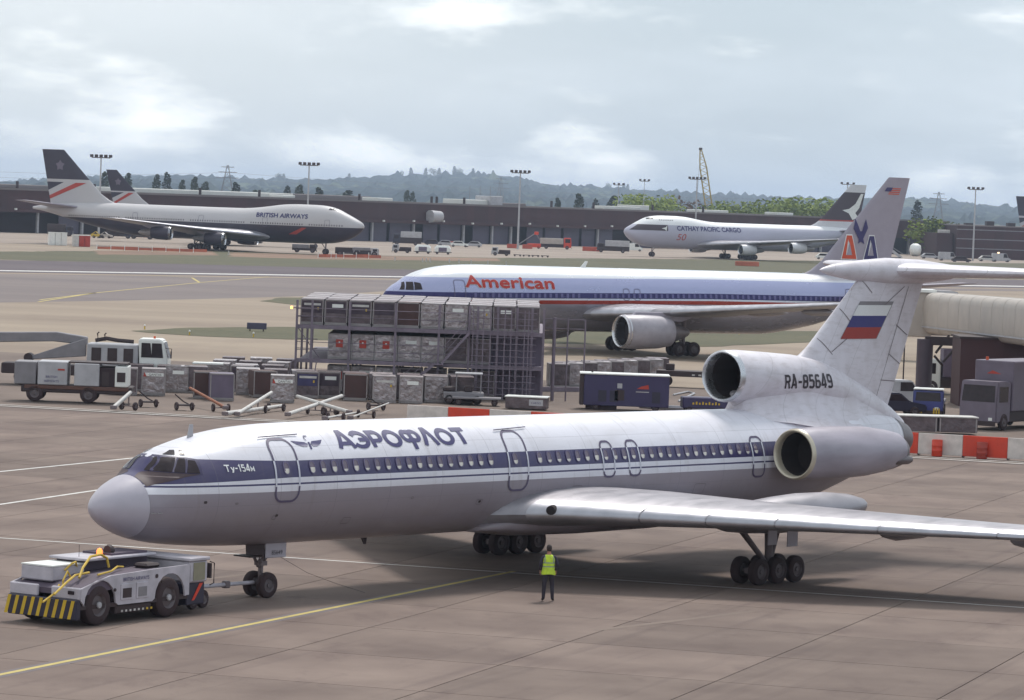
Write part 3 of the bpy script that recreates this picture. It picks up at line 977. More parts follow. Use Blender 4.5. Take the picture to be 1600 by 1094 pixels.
def bogie(parent, x, y, r=.62, w=.42, dx=.72, dy=.5, top=3.0):
    g = MB()
    g.cyl((x, y, top), (x, y, r), .2, .15, 10)
    g.box(x - dx, x + dx, y - .1, y + .1, r - .1, r + .1)
    g.cyl((x - 1.6, y, top), (x - .1, y, r + .4), .1, n=8)
    gg = g.build('main_gear', M['gear'], parent, smooth=40)
    for a in (-dx, dx):
        for b in (-dy, dy):
            MB().wheel((x + a, y + b, r), (0, 1, 0), r, w, 16).build('wheel', [M['rubber'], M['hub']], gg, smooth=40)
def nosegear(parent, x, r=.6, dy=.45, top=2.6):
    g = MB()
    g.cyl((x, 0, top), (x, 0, r), .14, n=10)
    g.cyl((x + 1.1, 0, top), (x, 0, r + .5), .08, n=8)
    gg = g.build('nose_gear', M['gear'], parent, smooth=40)
    for b in (-dy, dy):
        MB().wheel((x, b, r), (0, 1, 0), r, .35, 16).build('wheel', [M['rubber'], M['hub']], gg, smooth=40)
def podded_engine(parent, x, y, z, r, L1, L2, cowl, core, lip):
    e = MB().rev([(0, r * .90), (-.03, r * .95), (.1, r), (L1 * .35, r * 1.05), (L1 * .75, r * 1.0), (L1, r * .86), (L1, r * .6)], (x, y, z), n=28).build('engine', cowl, parent, smooth=50)
    MB().rev([(.25, r * 1.02), (0, r * .965), (-.08, r * .92), (.0, r * .86), (.3, r * .84)], (x, y, z), n=28).build('intake_lip', lip, e, smooth=60)
    MB().rev([(.2, r * .85), (1.0, r * .8), (1.05, .001)], (x, y, z), n=24).build('intake_throat', M['black'], e, smooth=60)
    MB().rev([(L1 - .1, r * .62), (L1 + .5, r * .6), (L2 - .4, r * .36), (L2, r * .22), (L2 + .3, .01)], (x, y, z), n=20).build('exhaust_cone', core, e, smooth=50)
    return e
def pylon(parent, x0, x1, y, z0, z1, mat):
    MB().prism([(x0, z0), (x0 + .5, z0 + .5), (x1, z1), (x1 + 1.5, z1 - .3), (x1, z0 - .3)], 'y', y - .18, y + .18).build('pylon', mat, parent, bevel=.06)

def window_row(skin, s_list, z, w, h, side, mat, parent, zf=None):
    mb = MB()
    for s0 in s_list:
        zz = z if zf is None else zf(s0)
        q = [(s0 - w / 2, zz - h / 2), (s0 + w / 2, zz - h / 2), (s0 + w / 2, zz + h / 2), (s0 - w / 2, zz + h / 2)]
        mb.add([skin.pt(a, b, side, .03) for a, b in q], [(0, 1, 2, 3)])
    o = mb.build('window_row', mat, parent, fix=False)
    o['kind'] = 'stuff'
    return o

# ---------------------------------------------------------------- silver twin jet in the middle distance
AA = thing('airliner', 'silver twin-engine jet with blue and red cheatline, red American lettering and AA on its tail', 'airliner', (-10.6665, 316.2648, 0), 0.5564)
RED, NAVYC = RGB(150, 50, 36), RGB(44, 40, 92)
M['silver'] = band_paint('bare aluminium with blue and red cheatline', RGB(150, 146, 156), [(3.96, RED), (4.28, RGB(200, 202, 212)), (4.43, NAVYC), (4.90, RGB(166, 169, 200)), (6.1, RGB(226, 226, 230))], rough=.25, metal=.45, wear=.04, slope=.014, x0=5)  # white top band: bright sky reflection painted into the metal's colour
M['aatail'] = pm('grey tail paint', RGB(152, 145, 157), .5, var=.06)
M['aaorange'] = pm('orange red emblem', RGB(196, 74, 40), .5, var=.05)
M['aaink'] = pm('dark red lettering', RGB(170, 40, 30), .5, var=.05)
M['ghostwin'] = pm('window glass in cheatline', RGB(88, 84, 132), .2)
aa = Skin([(0, 4.32, 4.28, .02), (.12, 4.65, 4.0, .32), (.4, 4.95, 3.68, .62), (1, 5.4, 3.2, 1.08), (1.5, 5.66, 2.9, 1.36), (2.0, 6.0, 2.7, 1.58), (3, 6.46, 2.38, 1.93), (4.5, 6.86, 2.06, 2.25), (6.5, 7.1, 1.86, 2.44), (9, 7.18, 1.77, 2.515), (20, 7.18, 1.77, 2.515),
           (37, 7.18, 1.77, 2.515), (42, 7.15, 2.4, 2.3), (47, 7.0, 3.7, 1.65), (51, 6.75, 4.8, .95), (54, 6.35, 5.45, .38), (54.9, 6.1, 5.75, .12)])
aa.loft(0, 0, xs=[0, .04, .12, .25, .45, .7, 1, 1.4, 1.8, 2.2, 2.7, 3.3, 4, 5, 6, 7.5, 9] + [9 + 1.5 * i for i in range(1, 20)] + [39, 41, 43, 45, 47, 49, 51, 53, 54, 54.6, 54.9], n=56).build('fuselage', M['silver'], AA, smooth=50)
zl = lambda s0: 4.67 + .014 * min(26, s0 - 5)
window_row(aa, [7.3 + .56 * i for i in range(19)] + [19 + .56 * i for i in range(51)], 0, .24, .34, -1, M['ghostwin'], AA, zl)
for sd in (-1, 1):
    for q_ in ([(1.0, 4.98), (1.42, 5.56), (1.60, 5.62), (1.35, 4.98)], [(1.42, 4.98), (1.68, 5.62), (2.12, 5.64), (2.0, 4.98)], [(2.06, 4.99), (2.18, 5.64), (2.62, 5.56), (2.68, 5.05)]):
        aa.poly(q_, sd, 'windshield_pane', M['glass'], AA, off=.02, step=.06)
for s0 in (22.15, 23.25):
    aa.strip(rrect(s0 - .3, 4.55, s0 + .3, 5.5, .2), .05, -1, 'emergency_exit', M['outline'], AA)
for s0 in (5.9, 46.0):
    aa.strip(rrect(s0 - .5, 4.0, s0 + .5, 5.9, .2), .05, -1, 'door_outline', M['outline'], AA)
for i, (dx, dz) in enumerate(((-.075, 0), (.075, 0), (0, .075), (0, -.075), (.055, .055), (-.055, -.055))):
    lo = aa.text('American', 1.30, 6.45 + dx, 5.36 + dz, -1, M['whiteink'], AA if i == 0 else lo0, width=8.55, off=.012 + .003 * i, name='lettering_edge')
    lo0 = lo if i == 0 else lo0
aa.btext('American', 1.30, 6.45, 5.36, -1, M['aaink'], AA, b=.05, off=.040, width=8.55)
asec = [(1.5, 17.4, 31.2, 3.2, .13), (2.5, 18.2, 31.2, 3.35, .12), (8.2, 22.2, 31.6, 3.75, .11), (16, 27.6, 33.6, 4.6, .10), (23.4, 32.6, 35.4, 5.4, .09), (23.8, 33.4, 35.4, 5.45, .05)]
for side in (-1, 1):
    w = flying_surface(asec, 'wing', M['wingtop'], AA, side, camber=.012)
    flying_surface([sec_at(asec, q_) for q_ in (2.8, 5, 7.2)], 'slat', M['slat'], w, side, xr=(0, .07), grow=.02, camber=.012)
    flying_surface([sec_at(asec, q_) for q_ in (8.6, 12, 16, 20, 23)], 'slat', M['slat'], w, side, xr=(0, .10), grow=.02, camber=.012)
    for t0, s0, l in ((11, 28.2, 4.6), (16, 30.4, 4.0), (5, 27.8, 4.6)):
        MB().rev([(0, .02), (.5, .2), (1.4, .32), (l * .7, .26), (l, .02)], (s0, side * t0, 3.35 + t0 * .06), n=10).build('flap_fairing', M['wingtop'], w, smooth=60)
    podded_engine(AA, 18.15, side * 7.9, 2.14, 1.38, 4.7, 6.6, M['aaeng'] if 'aaeng' in M else pm('grey engine cowl', RGB(160, 154, 162), .4), M['hotmetal'], M['bright'])
    pylon(AA, 19.0, 24.0, side * 7.9, 3.3, 3.8, M['aatail'])
    bogie(AA, 26.6, side * 4.65, top=3.2)
    flying_surface([(.5, 46.9, 52.4, 5.9, .10), (9.1, 52.0, 54.2, 6.8, .09), (9.3, 52.6, 54.2, 6.85, .05)], 'tailplane', M['aatail'], AA, side)
nosegear(AA, 6.3, .5, .35)
af = Fin(AA, [(6.2, 40.2, 51.0), (7.0, 41.9, 51.3), (7.5, 43.0, 51.4), (8.3, 44.1, 51.6), (9.6, 45.3, 51.9), (15.85, 51.1, 53.45)], M['aatail'])
def tri_A(x, z, h, w, mat):
    k = [(x, z), (x + w * .38, z + h), (x + w * .62, z + h), (x + w, z), (x + w * .0, z)]
    o = af.put([(x, z), (x + w * .34, z + h), (x + w * .50, z + h), (x + w * .42, z + h * .84), (x + w * .24, z)], 'tail_letter', mat, -1, .05)
    af.put([(x + w * .50, z + h), (x + w * .66, z + h), (x + w, z), (x + w * .76, z), (x + w * .42, z + h * .84)], 'tail_letter', mat, -1, .05)
    af.put([(x + w * .20, z), (x + w * .26, z + h * .16), (x + w * .74, z + h * .16), (x + w * .80, z)], 'tail_letter', mat, -1, .055)
for x, z, h, w, mt in ((46.05, 8.55, 2.05, 1.62, 'aaorange'), (48.5, 8.55, 2.05, 1.62, 'blueink')):
    af.put([(x - .12, z - .08), (x + w * .31, z + h + .1), (x + w * .69, z + h + .1), (x + w + .12, z - .08)], 'letter_edge', M['whiteink'], -1, .03)
    af.put([(x + w * .32, z + h * .16), (x + w * .5, z + h * .72), (x + w * .68, z + h * .16)], 'letter_counter', M['aatail'], -1, .065)
    tri_A(x, z, h, w, M[mt])
af.put([(47.55, 12.1), (47.3, 11.2), (47.85, 10.3), (47.8, 9.9), (48.1, 10.1), (48.5, 9.85), (48.35, 10.35), (48.85, 11.3), (48.6, 12.1), (48.2, 11.0), (48.0, 11.0)], 'eagle_emblem', M['blueink'], -1, .05)
for i in range(4):
    af.put([af.at(.38, 14.9 - .16 * i), af.at(.75, 14.9 - .16 * i), af.at(.75, 14.82 - .16 * i), af.at(.38, 14.82 - .16 * i)], 'flag_stripe', M['aaorange'], -1, .03)
af.put([af.at(.20, 14.95), af.at(.42, 14.95), af.at(.42, 14.6), af.at(.20, 14.6)], 'flag_canton', M['blueink'], -1, .04)
MB().prism([(19.0, 7.15), (19.5, 7.15), (19.75, 7.7), (19.5, 7.7)], 'y', -.03, .03).build('antenna', M['white'], AA)

# ---------------------------------------------------------------- jumbos
JT = [(0, 5.95, 5.85, .02), (.12, 6.3, 5.5, .45), (.4, 6.65, 5.1, .85), (1.2, 7.15, 4.3, 1.5), (2.5, 7.85, 3.45, 2.1), (4, 8.6, 2.85, 2.55), (5, 9.1, 2.6, 2.78), (6, 9.48, 2.42, 2.93), (8, 9.85, 2.25, 3.1), (10, 9.98, 2.15, 3.2), (14, 9.98, 2.1, 3.25), (17, 9.8, 2.1, 3.25),
      (20, 9.35, 2.1, 3.25), (23, 8.95, 2.1, 3.25), (25.5, 8.78, 2.1, 3.25), (30, 8.75, 2.1, 3.25), (46, 8.75, 2.15, 3.25), (52, 8.8, 2.9, 3.1), (58, 8.72, 4.1, 2.4), (64, 8.42, 5.6, 1.4), (68, 7.95, 6.6, .7), (70.5, 7.5, 7.0, .2)]
def jumbo(label, loc, rz, body, cowl, core, finmat, group, side_seen):
    R_ = thing('jumbo_jet', label, 'airliner', loc, rz, group)
    sk = Skin(JT, .47)
    sk.loft(0, 0, xs=[0, .05, .12, .25, .45, .8, 1.2, 1.8, 2.5, 3.2, 4, 4.6, 5.2, 6, 7, 8, 9, 10, 12, 14, 16, 17, 18, 19, 20, 21, 22, 23, 24, 25.5] + [28 + 3 * i for i in range(7)] + [48, 50, 52, 54, 56, 58, 60, 62, 64, 66, 68, 69.5, 70.5], n=44).build('fuselage', body, R_, smooth=50)
    js = [(2.5, 19.0, 36.5, 3.1, .13), (3.2, 20.0, 36.6, 3.3, .12), (12, 27.4, 38.4, 4.1, .10), (21, 35.0, 42.2, 5.0, .09), (29.3, 42.0, 46.2, 5.9, .08), (29.8, 43, 46.2, 5.95, .05)]
    for side in (-1, 1):
        w = flying_surface(js, 'wing', M['wingtop'], R_, side, camber=.012)
        flying_surface([sec_at(js, q_) for q_ in (4, 8, 12, 18, 24, 29)], 'slat', M['slat'], w, side, xr=(0, .07), grow=.03, camber=.012)
        for t0, s0, z0 in ((11.7, 25.8, 2.45), (21.2, 34.0, 3.35)):
            podded_engine(R_, s0, side * t0, z0, 1.28, 4.0, 6.6, cowl, core, M['bright'])
            pylon(R_, s0 + 1, s0 + 4.5, side * t0, z0 + 1.1, z0 + 1.6, M['aatail'])
        bogie(R_, 31.9, side * 5.5); bogie(R_, 35.0, side * 1.95)
        flying_surface([(.8, 59.6, 67.2, 7.6, .10), (10.8, 67.6, 70.4, 8.7, .09), (11.1, 68.3, 70.6, 8.75, .05)], 'tailplane', M['aatail'], R_, side)
    nosegear(R_, 7.9)
    f = Fin(R_, [(7.6, 50.5, 66.6), (8.7, 52.6, 66.8), (9.4, 54.2, 66.9), (10.6, 55.9, 67.2), (19.33, 64.2, 68.9)], finmat, k=.09)
    for q_ in ([(5.35, 9.02), (5.55, 9.3), (6.4, 9.42), (6.4, 9.05)], [(6.45, 9.05), (6.45, 9.42), (7.0, 9.40), (7.1, 9.06)]):
        sk.poly(q_, side_seen, 'windshield_pane', M['glass'], R_, off=.02, step=.06)
    return R_, sk, f
M['ba'] = band_paint('pale grey upper and navy lower hull paint', RGB(44, 34, 52), [(5.62, RGB(186, 182, 184))], rough=.42, wear=.10)
M['baup'] = pm('pale grey fin paint', RGB(182, 178, 180), .5, var=.06)
M['bafin'] = band_paint('pale grey fin with navy top', RGB(182, 178, 180), [(13.3, RGB(44, 34, 52))], rough=.5, wear=.05)
M['basmall'] = pm('small far window', RGB(80, 72, 78), .3)
M['banavy'] = pm('navy fin paint', RGB(44, 34, 52), .5, var=.08)
M['bared'] = pm('red speed stripe', RGB(170, 50, 36), .5, var=.05)
M['crest'] = pm('pale silver crest', RGB(104, 92, 108), .5)
BA, ba, baf = jumbo('jumbo jet with grey top and navy belly, British Airways lettering, parked nose to the right', (-30.7, 783.0, 0), 2.925, M['ba'], M['banavy'], M['steel'], M['bafin'], 'jumbo jets across the taxiway', 1)
# livery on the fin: navy upper part with crest, red speedwing
for sd in (1, -1):
    cx, cz = baf.at(.52, 16.1)
    baf.put([(cx + 1.0 * cos(radians(90 + 36 * i)) * (1 if i % 2 == 0 else .62), cz + 1.15 * sin(radians(90 + 36 * i)) * (1 if i % 2 == 0 else .62)) for i in range(10)], 'crest', M['crest'], sd, .05)
    baf.put([baf.at(.62, 12.7), baf.at(1, 12.7), baf.at(1, 11.0)], 'fin_paint', M['banavy'], sd, .03)
    baf.put([baf.at(.12, 12.65), baf.at(.35, 12.65), baf.at(1, 9.9), baf.at(1, 9.2)], 'speed_stripe', M['bared'], sd, .04)
ba.btext('BRITISH AIRWAYS', 1.2, 21.9, 7.15, 1, M['blueink'], BA, b=.05, width=10.8, sgn=-1, off=.03)
window_row(ba, [4 + .51 * i for i in range(115) if i not in (14, 15, 38, 39, 63, 64, 90, 91)], 5.95, .2, .3, 1, M['basmall'], BA)
ba.poly([(11.2, 5.3), (12.2, 5.3), (15.0, 3.9), (13.4, 3.9)], 1, 'speed_stripe', M['bared'], BA, off=.03)
for s0 in (6.5, 19.5, 33, 47):
    ba.strip(rrect(s0, 5.3, s0 + 1.0, 7.0, .2), .06, 1, 'door_outline', M['outline'], BA, off=.03)

M['cx'] = band_paint('white hull with pale lilac lower half', RGB(176, 174, 190), [(7.75, RGB(226, 226, 228))], rough=.4, wear=.07)
M['cxgreen'] = pm('dark brush stroke paint', RGB(62, 46, 54), .5, var=.06)
M['cxfin'] = pm('white fin paint', RGB(206, 204, 208), .5, var=.05)
M['cxtail'] = band_paint('white fin with dark panel over a red line', RGB(206, 204, 208), [(10.1, RGB(170, 50, 36)), (10.45, RGB(62, 46, 54)), (17.4, RGB(206, 204, 208))], rough=.5, wear=.04)
CX, cx, cxf = jumbo('white jumbo freighter with Cathay Pacific Cargo lettering, nose to the left', (25.89, 932.82, 0), 0.4914, M['cx'], M['cxfin'], M['steel'], M['cxtail'], 'jumbo jets across the taxiway', -1)
cx.btext('CATHAY PACIFIC CARGO', 1.5, 12.9, 6.55, -1, M['blueink'], CX, b=.05, width=18.2, off=.03)
cx.text('50', 2.2, 12.9, 4.2, -1, M['bared'], CX, width=2.6, off=.03, shear=.2)
cx.poly([(.75, 6.35), (3.0, 7.75), (10.4, 7.75), (10.4, 6.35)], -1, 'brush_stroke', M['cxgreen'], CX, off=.02, step=.06)
cx.poly([(8.6, 6.9), (9.8, 7.2), (10.25, 7.7), (10.0, 6.75), (9.9, 6.3), (9.5, 6.7)], -1, 'brush_emblem', M['white'], CX, off=.035)
cx.text('AAAA', .4, 3.8, 5.9, -1, M['aatail'], CX, width=.01, off=.02) if False else None
for sd in (-1, 1):
    cxf.put([cxf.at(.38, 12.9), cxf.at(.58, 13.3), cxf.at(.72, 14.6), cxf.at(.80, 17.1), cxf.at(.93, 17.1), cxf.at(.90, 13.6), cxf.at(.82, 12.3), cxf.at(.95, 11.2), cxf.at(.80, 10.6), cxf.at(.62, 12.2)], 'brush_emblem', M['white'], sd, .05)
window_row(cx, [8.5 + .5 * i for i in range(8)], 8.9, .25, .2, -1, M['basmall'], CX)

# two more jets of the grey and navy fleet, of which only the tails show
TW = thing('airliner', 'navy tail with pale crest standing behind the fuselage of the nearer jumbo', 'airliner', (-38.5, 868.0, 0), 3.20)
b2 = Skin([(a, t_, b_, w_) for a, t_, b_, w_ in aa.T])
b2.loft(0, 0, xs=[0, .12, .45, 1, 2.2, 4, 6, 9, 20, 37, 42, 45, 48, 51, 54, 54.9], n=28).build('fuselage', M['ba'], TW, smooth=50)
for side in (-1, 1):
    flying_surface(asec, 'wing', M['wingtop'], TW, side)
    podded_engine(TW, 18.15, side * 7.9, 2.14, 1.38, 4.7, 6.6, M['banavy'], M['hotmetal'], M['bright'])
    bogie(TW, 26.6, side * 4.65, top=3.2)
    flying_surface([(.5, 46.9, 52.4, 5.9, .10), (9.1, 52.0, 54.2, 6.8, .09)], 'tailplane', M['aatail'], TW, side)
nosegear(TW, 6.3, .5, .35)
twf = Fin(TW, [(6.2, 40.2, 51.0), (7.0, 41.9, 51.3), (9.6, 45.3, 51.9), (15.85, 51.1, 53.45)], band_paint('pale fin with navy top', RGB(182, 178, 180), [(11.2, RGB(44, 34, 52))], wear=.05))
c0, c1 = twf.at(.5, 13.2)
twf.put([(c0 + .75 * cos(radians(90 + 36 * i)) * (1 if i % 2 == 0 else .62), c1 + .85 * sin(radians(90 + 36 * i)) * (1 if i % 2 == 0 else .62)) for i in range(10)], 'crest', M['crest'], 1, .05)
twf.put([twf.at(.5, 10.9), twf.at(1, 10.9), twf.at(1, 9.6)], 'fin_paint', M['banavy'], 1, .03)
twf.put([twf.at(.12, 10.85), twf.at(.32, 10.85), twf.at(1, 8.6), twf.at(1, 8.1)], 'speed_stripe', M['bared'], 1, .04)
r4 = clone(BA, 'navy jumbo tail rising over the roof of the building at the right edge', (222, 1225, 0), 3.38, 'jumbo jets across the taxiway')
ORD = ['first', 'second', 'third', 'fourth', 'fifth', 'sixth', 'seventh', 'eighth', 'ninth', 'tenth', 'eleventh', 'twelfth', 'thirteenth', 'fourteenth', 'fifteenth', 'sixteenth', 'seventeenth', 'eighteenth', 'nineteenth', 'twentieth']

# ================================================================== ground
UX, UY = Vector((.952, -.305)).normalized(), Vector((.305, .952)).normalized()
def UV(u, v, z=0.0):
    p = UX * u + UY * v
    return Vector((p.x, p.y, z))
def concrete(name, c0, c1, scale, stain=.35, streak=(1, 1, 1), rnd=0.0, fine=22, skid=0.0, rough=.88):
    m, t, b = new_mat(name)
    co = N(t, 'ShaderNodeNewGeometry').outputs['Position']
    a = noisef(t, scale, 6, vec=co, stretch=streak, lo=.3, hi=.72)
    c = mixc(t, c0, c1, a)
    f = noisef(t, fine, 4, vec=co, lo=.25, hi=.8)
    c = mixc(t, c, RGB(84, 70, 66), mathn(t, 'MULTIPLY', f, .10))
    s_ = noisef(t, scale * 2.3, 7, vec=co, stretch=(1, .45, 1), lo=.56, hi=.76, rough=.65)
    c = mixc(t, c, RGB(84, 68, 66), mathn(t, 'MULTIPLY', s_, stain))
    if skid:
        mp = N(t, 'ShaderNodeMapping')
        mp.inputs['Rotation'].default_value = (0, 0, -1.22)
        lk(t, co, mp.inputs['Vector'])
        k = noisef(t, .9, 5, vec=mp.outputs['Vector'], stretch=(.05, 1.3, 1), lo=.55, hi=.8)
        c = mixc(t, c, RGB(84, 70, 68), mathn(t, 'MULTIPLY', k, skid))
    if rnd:
        oi = N(t, 'ShaderNodeObjectInfo')
        v = mathn(t, 'MULTIPLY_ADD', oi.outputs['Random'], rnd, 1 - rnd / 2)
        hs = N(t, 'ShaderNodeHueSaturation')
        lk(t, v, hs.inputs['Value'])
        lk(t, c, hs.inputs['Color'])
        c = hs.outputs['Color']
    lk(t, c, b.inputs['Base Color'])
    b.inputs['Roughness'].default_value = rough
    b.inputs['Specular IOR Level'].default_value = .25
    bn = N(t, 'ShaderNodeBump')
    bn.inputs['Strength'].default_value = .25
    bn.inputs['Distance'].default_value = .02
    lk(t, f, bn.inputs['Height'])
    lk(t, bn.outputs['Normal'], b.inputs['Normal'])
    return m
M['slab'] = concrete('apron concrete slab', RGB(101, 86, 80), RGB(130, 114, 105), .22, .65, rnd=.24, skid=.65, fine=14)
M['joint'] = pm('tarred joint', RGB(84, 70, 66), .9)
M['apron2'] = concrete('worn service concrete', RGB(100, 87, 80), RGB(130, 115, 106), .12, .6)
M['tan'] = concrete('pale taxiway concrete', RGB(132, 117, 104), RGB(156, 141, 124), .03, .30, streak=(.5, 2.2, 1), fine=3)
M['asph'] = concrete('dark asphalt', RGB(84, 74, 80), RGB(102, 92, 94), .02, .25, streak=(.5, 3, 1), fine=2)
M['asph2'] = concrete('faded asphalt', RGB(108, 98, 98), RGB(126, 115, 111), .02, .25, streak=(.5, 3, 1), fine=2)
M['far'] = concrete('far apron concrete', RGB(138, 124, 114), RGB(158, 144, 132), .015, .2, streak=(.5, 3, 1), fine=1.5)
M['field'] = pm('open country ground', RGB(104, 106, 78), .95, var=.35, scale=.004)
def grass_mat():
    m, t, b = new_mat('short airfield grass')
    co = N(t, 'ShaderNodeNewGeometry').outputs['Position']
    a = noisef(t, .05, 6, vec=co, stretch=(.4, 1.5, 1), lo=.3, hi=.7)
    c = mixc(t, RGB(72, 70, 46), RGB(94, 86, 60), a)
    c = mixc(t, c, RGB(62, 66, 38), noisef(t, .9, 5, vec=co, lo=.45, hi=.75))
    lk(t, c, b.inputs['Base Color'])
    b.inputs['Roughness'].default_value = .95
    return m
M['grass'] = grass_mat()
M['dirt'] = concrete('bare earth strip', RGB(116, 92, 78), RGB(142, 116, 96), .05, .3, fine=1)
M['pwhite'] = pm('worn white marking paint', RGB(205, 202, 198), .7, var=.25, scale=1.2)
M['pyellow'] = pm('worn yellow marking paint', RGB(186, 166, 92), .7, var=.25, scale=1.2)
M['pblack'] = pm('dark marking border', RGB(104, 94, 96), .8, var=.2)

def sheet(name, pts, z, mat, kind='structure', parent=None, label=None):
    mb = MB().add([(p[0], p[1], z) for p in pts], [tuple(range(len(pts)))])
    o = mb.build(name, mat, parent, fix=False)
    if o.data.polygons[0].normal.z < 0:
        o.data.flip_normals()
    if not parent:
        o['kind'] = kind
    return o
R16 = 9000
sheet('terrain', [(-R16, -300), (R16, -300), (R16, 16000), (-R16, 16000)], -.30, M['field'])
sheet('taxiway', [(-500, 20), (500, 20), (500, 1050), (-500, 1050)], -.06, M['tan'])
def gp(pts):
    return [G(a, b) for a, b in pts]
sheet('service_road', [UV(-260, 198.6), UV(170, 198.6), UV(170, 262), UV(-260, 262)], -.024, M['apron2'])
sheet('asphalt_taxiway', gp([(-200, 402), (1800, 441), (1800, 453), (-200, 422)]), -.052, M['asph'])
sheet('asphalt_shoulder', gp([(-200, 424), (1800, 455), (900, 452), (640, 452), (480, 462), (300, 467), (66, 471), (-200, 474)]), -.056, M['asph2'])
sheet('edge_line', gp([(-200, 418.6), (1800, 449.6), (1800, 450.9), (-200, 419.9)]), -.046, M['pwhite'])
sheet('far_apron', [(-420, 735), (420, 860), (420, 1300), (-420, 1300)], -.048, M['far'])
def ragged(name, pts, z, mat, kind, amp=.35):
    """irregular outline: edges subdivided and jittered"""
    out = []
    for i, p in enumerate(pts):
        q = pts[(i + 1) % len(pts)]
        n_ = max(2, int((Vector(q) - Vector(p)).length / 3))
        n_ = min(n_, 60)
        for j in range(n_):
            u = j / n_
            out.append((p[0] + (q[0] - p[0]) * u + random.uniform(-amp, amp), p[1] + (q[1] - p[1]) * u + random.uniform(-amp, amp) * 2))
    return sheet(name, out, z, mat, kind)
def xy(pts):
    return [(p.x, p.y) for p in pts]
ragged('grass', xy(gp([(207, 516), (300, 511.5), (500, 510), (900, 513), (1290, 517), (1330, 526), (1280, 534), (1100, 541), (860, 536), (475, 530), (330, 525), (240, 520)])), -.036, M['grass'], 'stuff')
ragged('grass', xy(gp([(408, 470), (440, 464.5), (640, 463), (940, 470), (940, 482), (600, 480), (470, 476.5)])), -.036, M['grass'], 'stuff')
ragged('grass', xy(gp([(-200, 394), (330, 391), (500, 397), (760, 402.5), (1100, 405), (1800, 414), (1800, 438), (1200, 431.5), (600, 420), (-200, 400.5)])), -.040, M['grass'], 'stuff', 1.0)
ragged('bare_earth', xy(gp([(150, 391.5), (330, 392), (340, 399), (150, 397.5)])), -.034, M['dirt'], 'structure', .6)
ragged('bare_earth', xy(gp([(360, 394), (500, 398), (780, 403.5), (780, 408), (500, 405), (360, 401)])), -.034, M['dirt'], 'structure', .6)

# near apron: poured slabs with open joints, each slab a piece
apron = sheet('apron', [UV(-260, 40), UV(170, 40), UV(170, 198.62), UV(-260, 198.62)], -.028, M['joint'])
SU, SV = 6.1, 6.5
bmq = MB().box(.018, SU - .018, .02, SV - .02, -.027, 0.0)
sl0 = bmq.build('slab', M['slab'], apron)
def proj_px(p):
    d = Vector((p.x, p.y, -CAM_H))
    c, s_ = cos(PITCH), sin(PITCH)
    dep = d.y * c - d.z * s_
    up = d.y * s_ + d.z * c
    x, y = F_PX * d.x / dep, -F_PX * up / dep
    return 800 + x * cos(ROLL) - y * sin(ROLL), 547 + x * sin(ROLL) + y * cos(ROLL)
rotS = Matrix.Rotation(atan2(UX.y, UX.x), 4, 'Z')
V0 = 125.5 - 5 * SV + .9
cells = []
for i in range(-25, 12):
    for j in range(-4, 16):
        u0, v0 = -38.3 + i * SU, V0 + j * SV
        if v0 < 60 or v0 + SV > 199.5:
            continue
        q = [proj_px(UV(u0 + a, v0 + b)) for a in (0, SU) for b in (0, SV)]
        if max(p[0] for p in q) < -60 or min(p[0] for p in q) > 1660 or min(p[1] for p in q) > 1120:
            continue
        cells.append((u0, v0))
for k, (u0, v0) in enumerate(cells):
    M4 = Matrix.Translation(UV(u0, v0, random.uniform(-.0015, 0))) @ rotS
    if k == 0:
        sl0.matrix_local = M4
    else:
        share(sl0, 'slab', apron, M4)
def line_uv(name, a, b, w, z, mat, parent=None):
    a, b = Vector(a[:2]), Vector(b[:2])
    d = (b - a).normalized()
    n_ = Vector((-d.y, d.x)) * w / 2
    return sheet(name, [a - n_, b - n_, b + n_, a + n_], z, mat, parent=parent)
line_uv('painted_line', UV(-110, 125.5), UV(60, 125.5), .17, .004, M['pwhite'])
yl0, yl1 = Vector((-17.2, 88.6)), Vector((.35, 132.2))
line_uv('line_border', yl0, yl1, .62, .003, M['pblack'])
line_uv('painted_line', yl0, yl1, .20, .007, M['pyellow'])
line_uv('painted_line', UV(-72.9, 150), UV(-70.2, 185), .22, .004, M['pwhite'])
line_uv('painted_line', UV(-65.2, 128), UV(-65.2, 170), .20, .004, M['pwhite'])
line_uv('painted_line', UV(-140, 199.0), UV(60, 199.0), .28, .004, M['pwhite'])
line_uv('painted_line', UV(-140, 200.2), UV(60, 200.2), .22, .004, M['pwhite'])
for a, b in (((62, 468), (150, 457)), ((150, 457), (312, 441)), ((312, 441), (420, 432)), ((95, 455.5), (150, 457)), ((230, 429), (300, 433.5)), ((300, 433.5), (312, 441)), ((60, 471), (150, 457))):
    line_uv('taxi_line', G(*a), G(*b), .35, -.044, M['pyellow'])
# faint old marks and wear on the apron
for a, b, w in (((1240, 850), (1560, 775), .05), ((930, 985), (1180, 955), .30), ((200, 920), (420, 893), .25)):
    line_uv('old_mark', G(*a), G(*b), w, .003, M['apron2'])

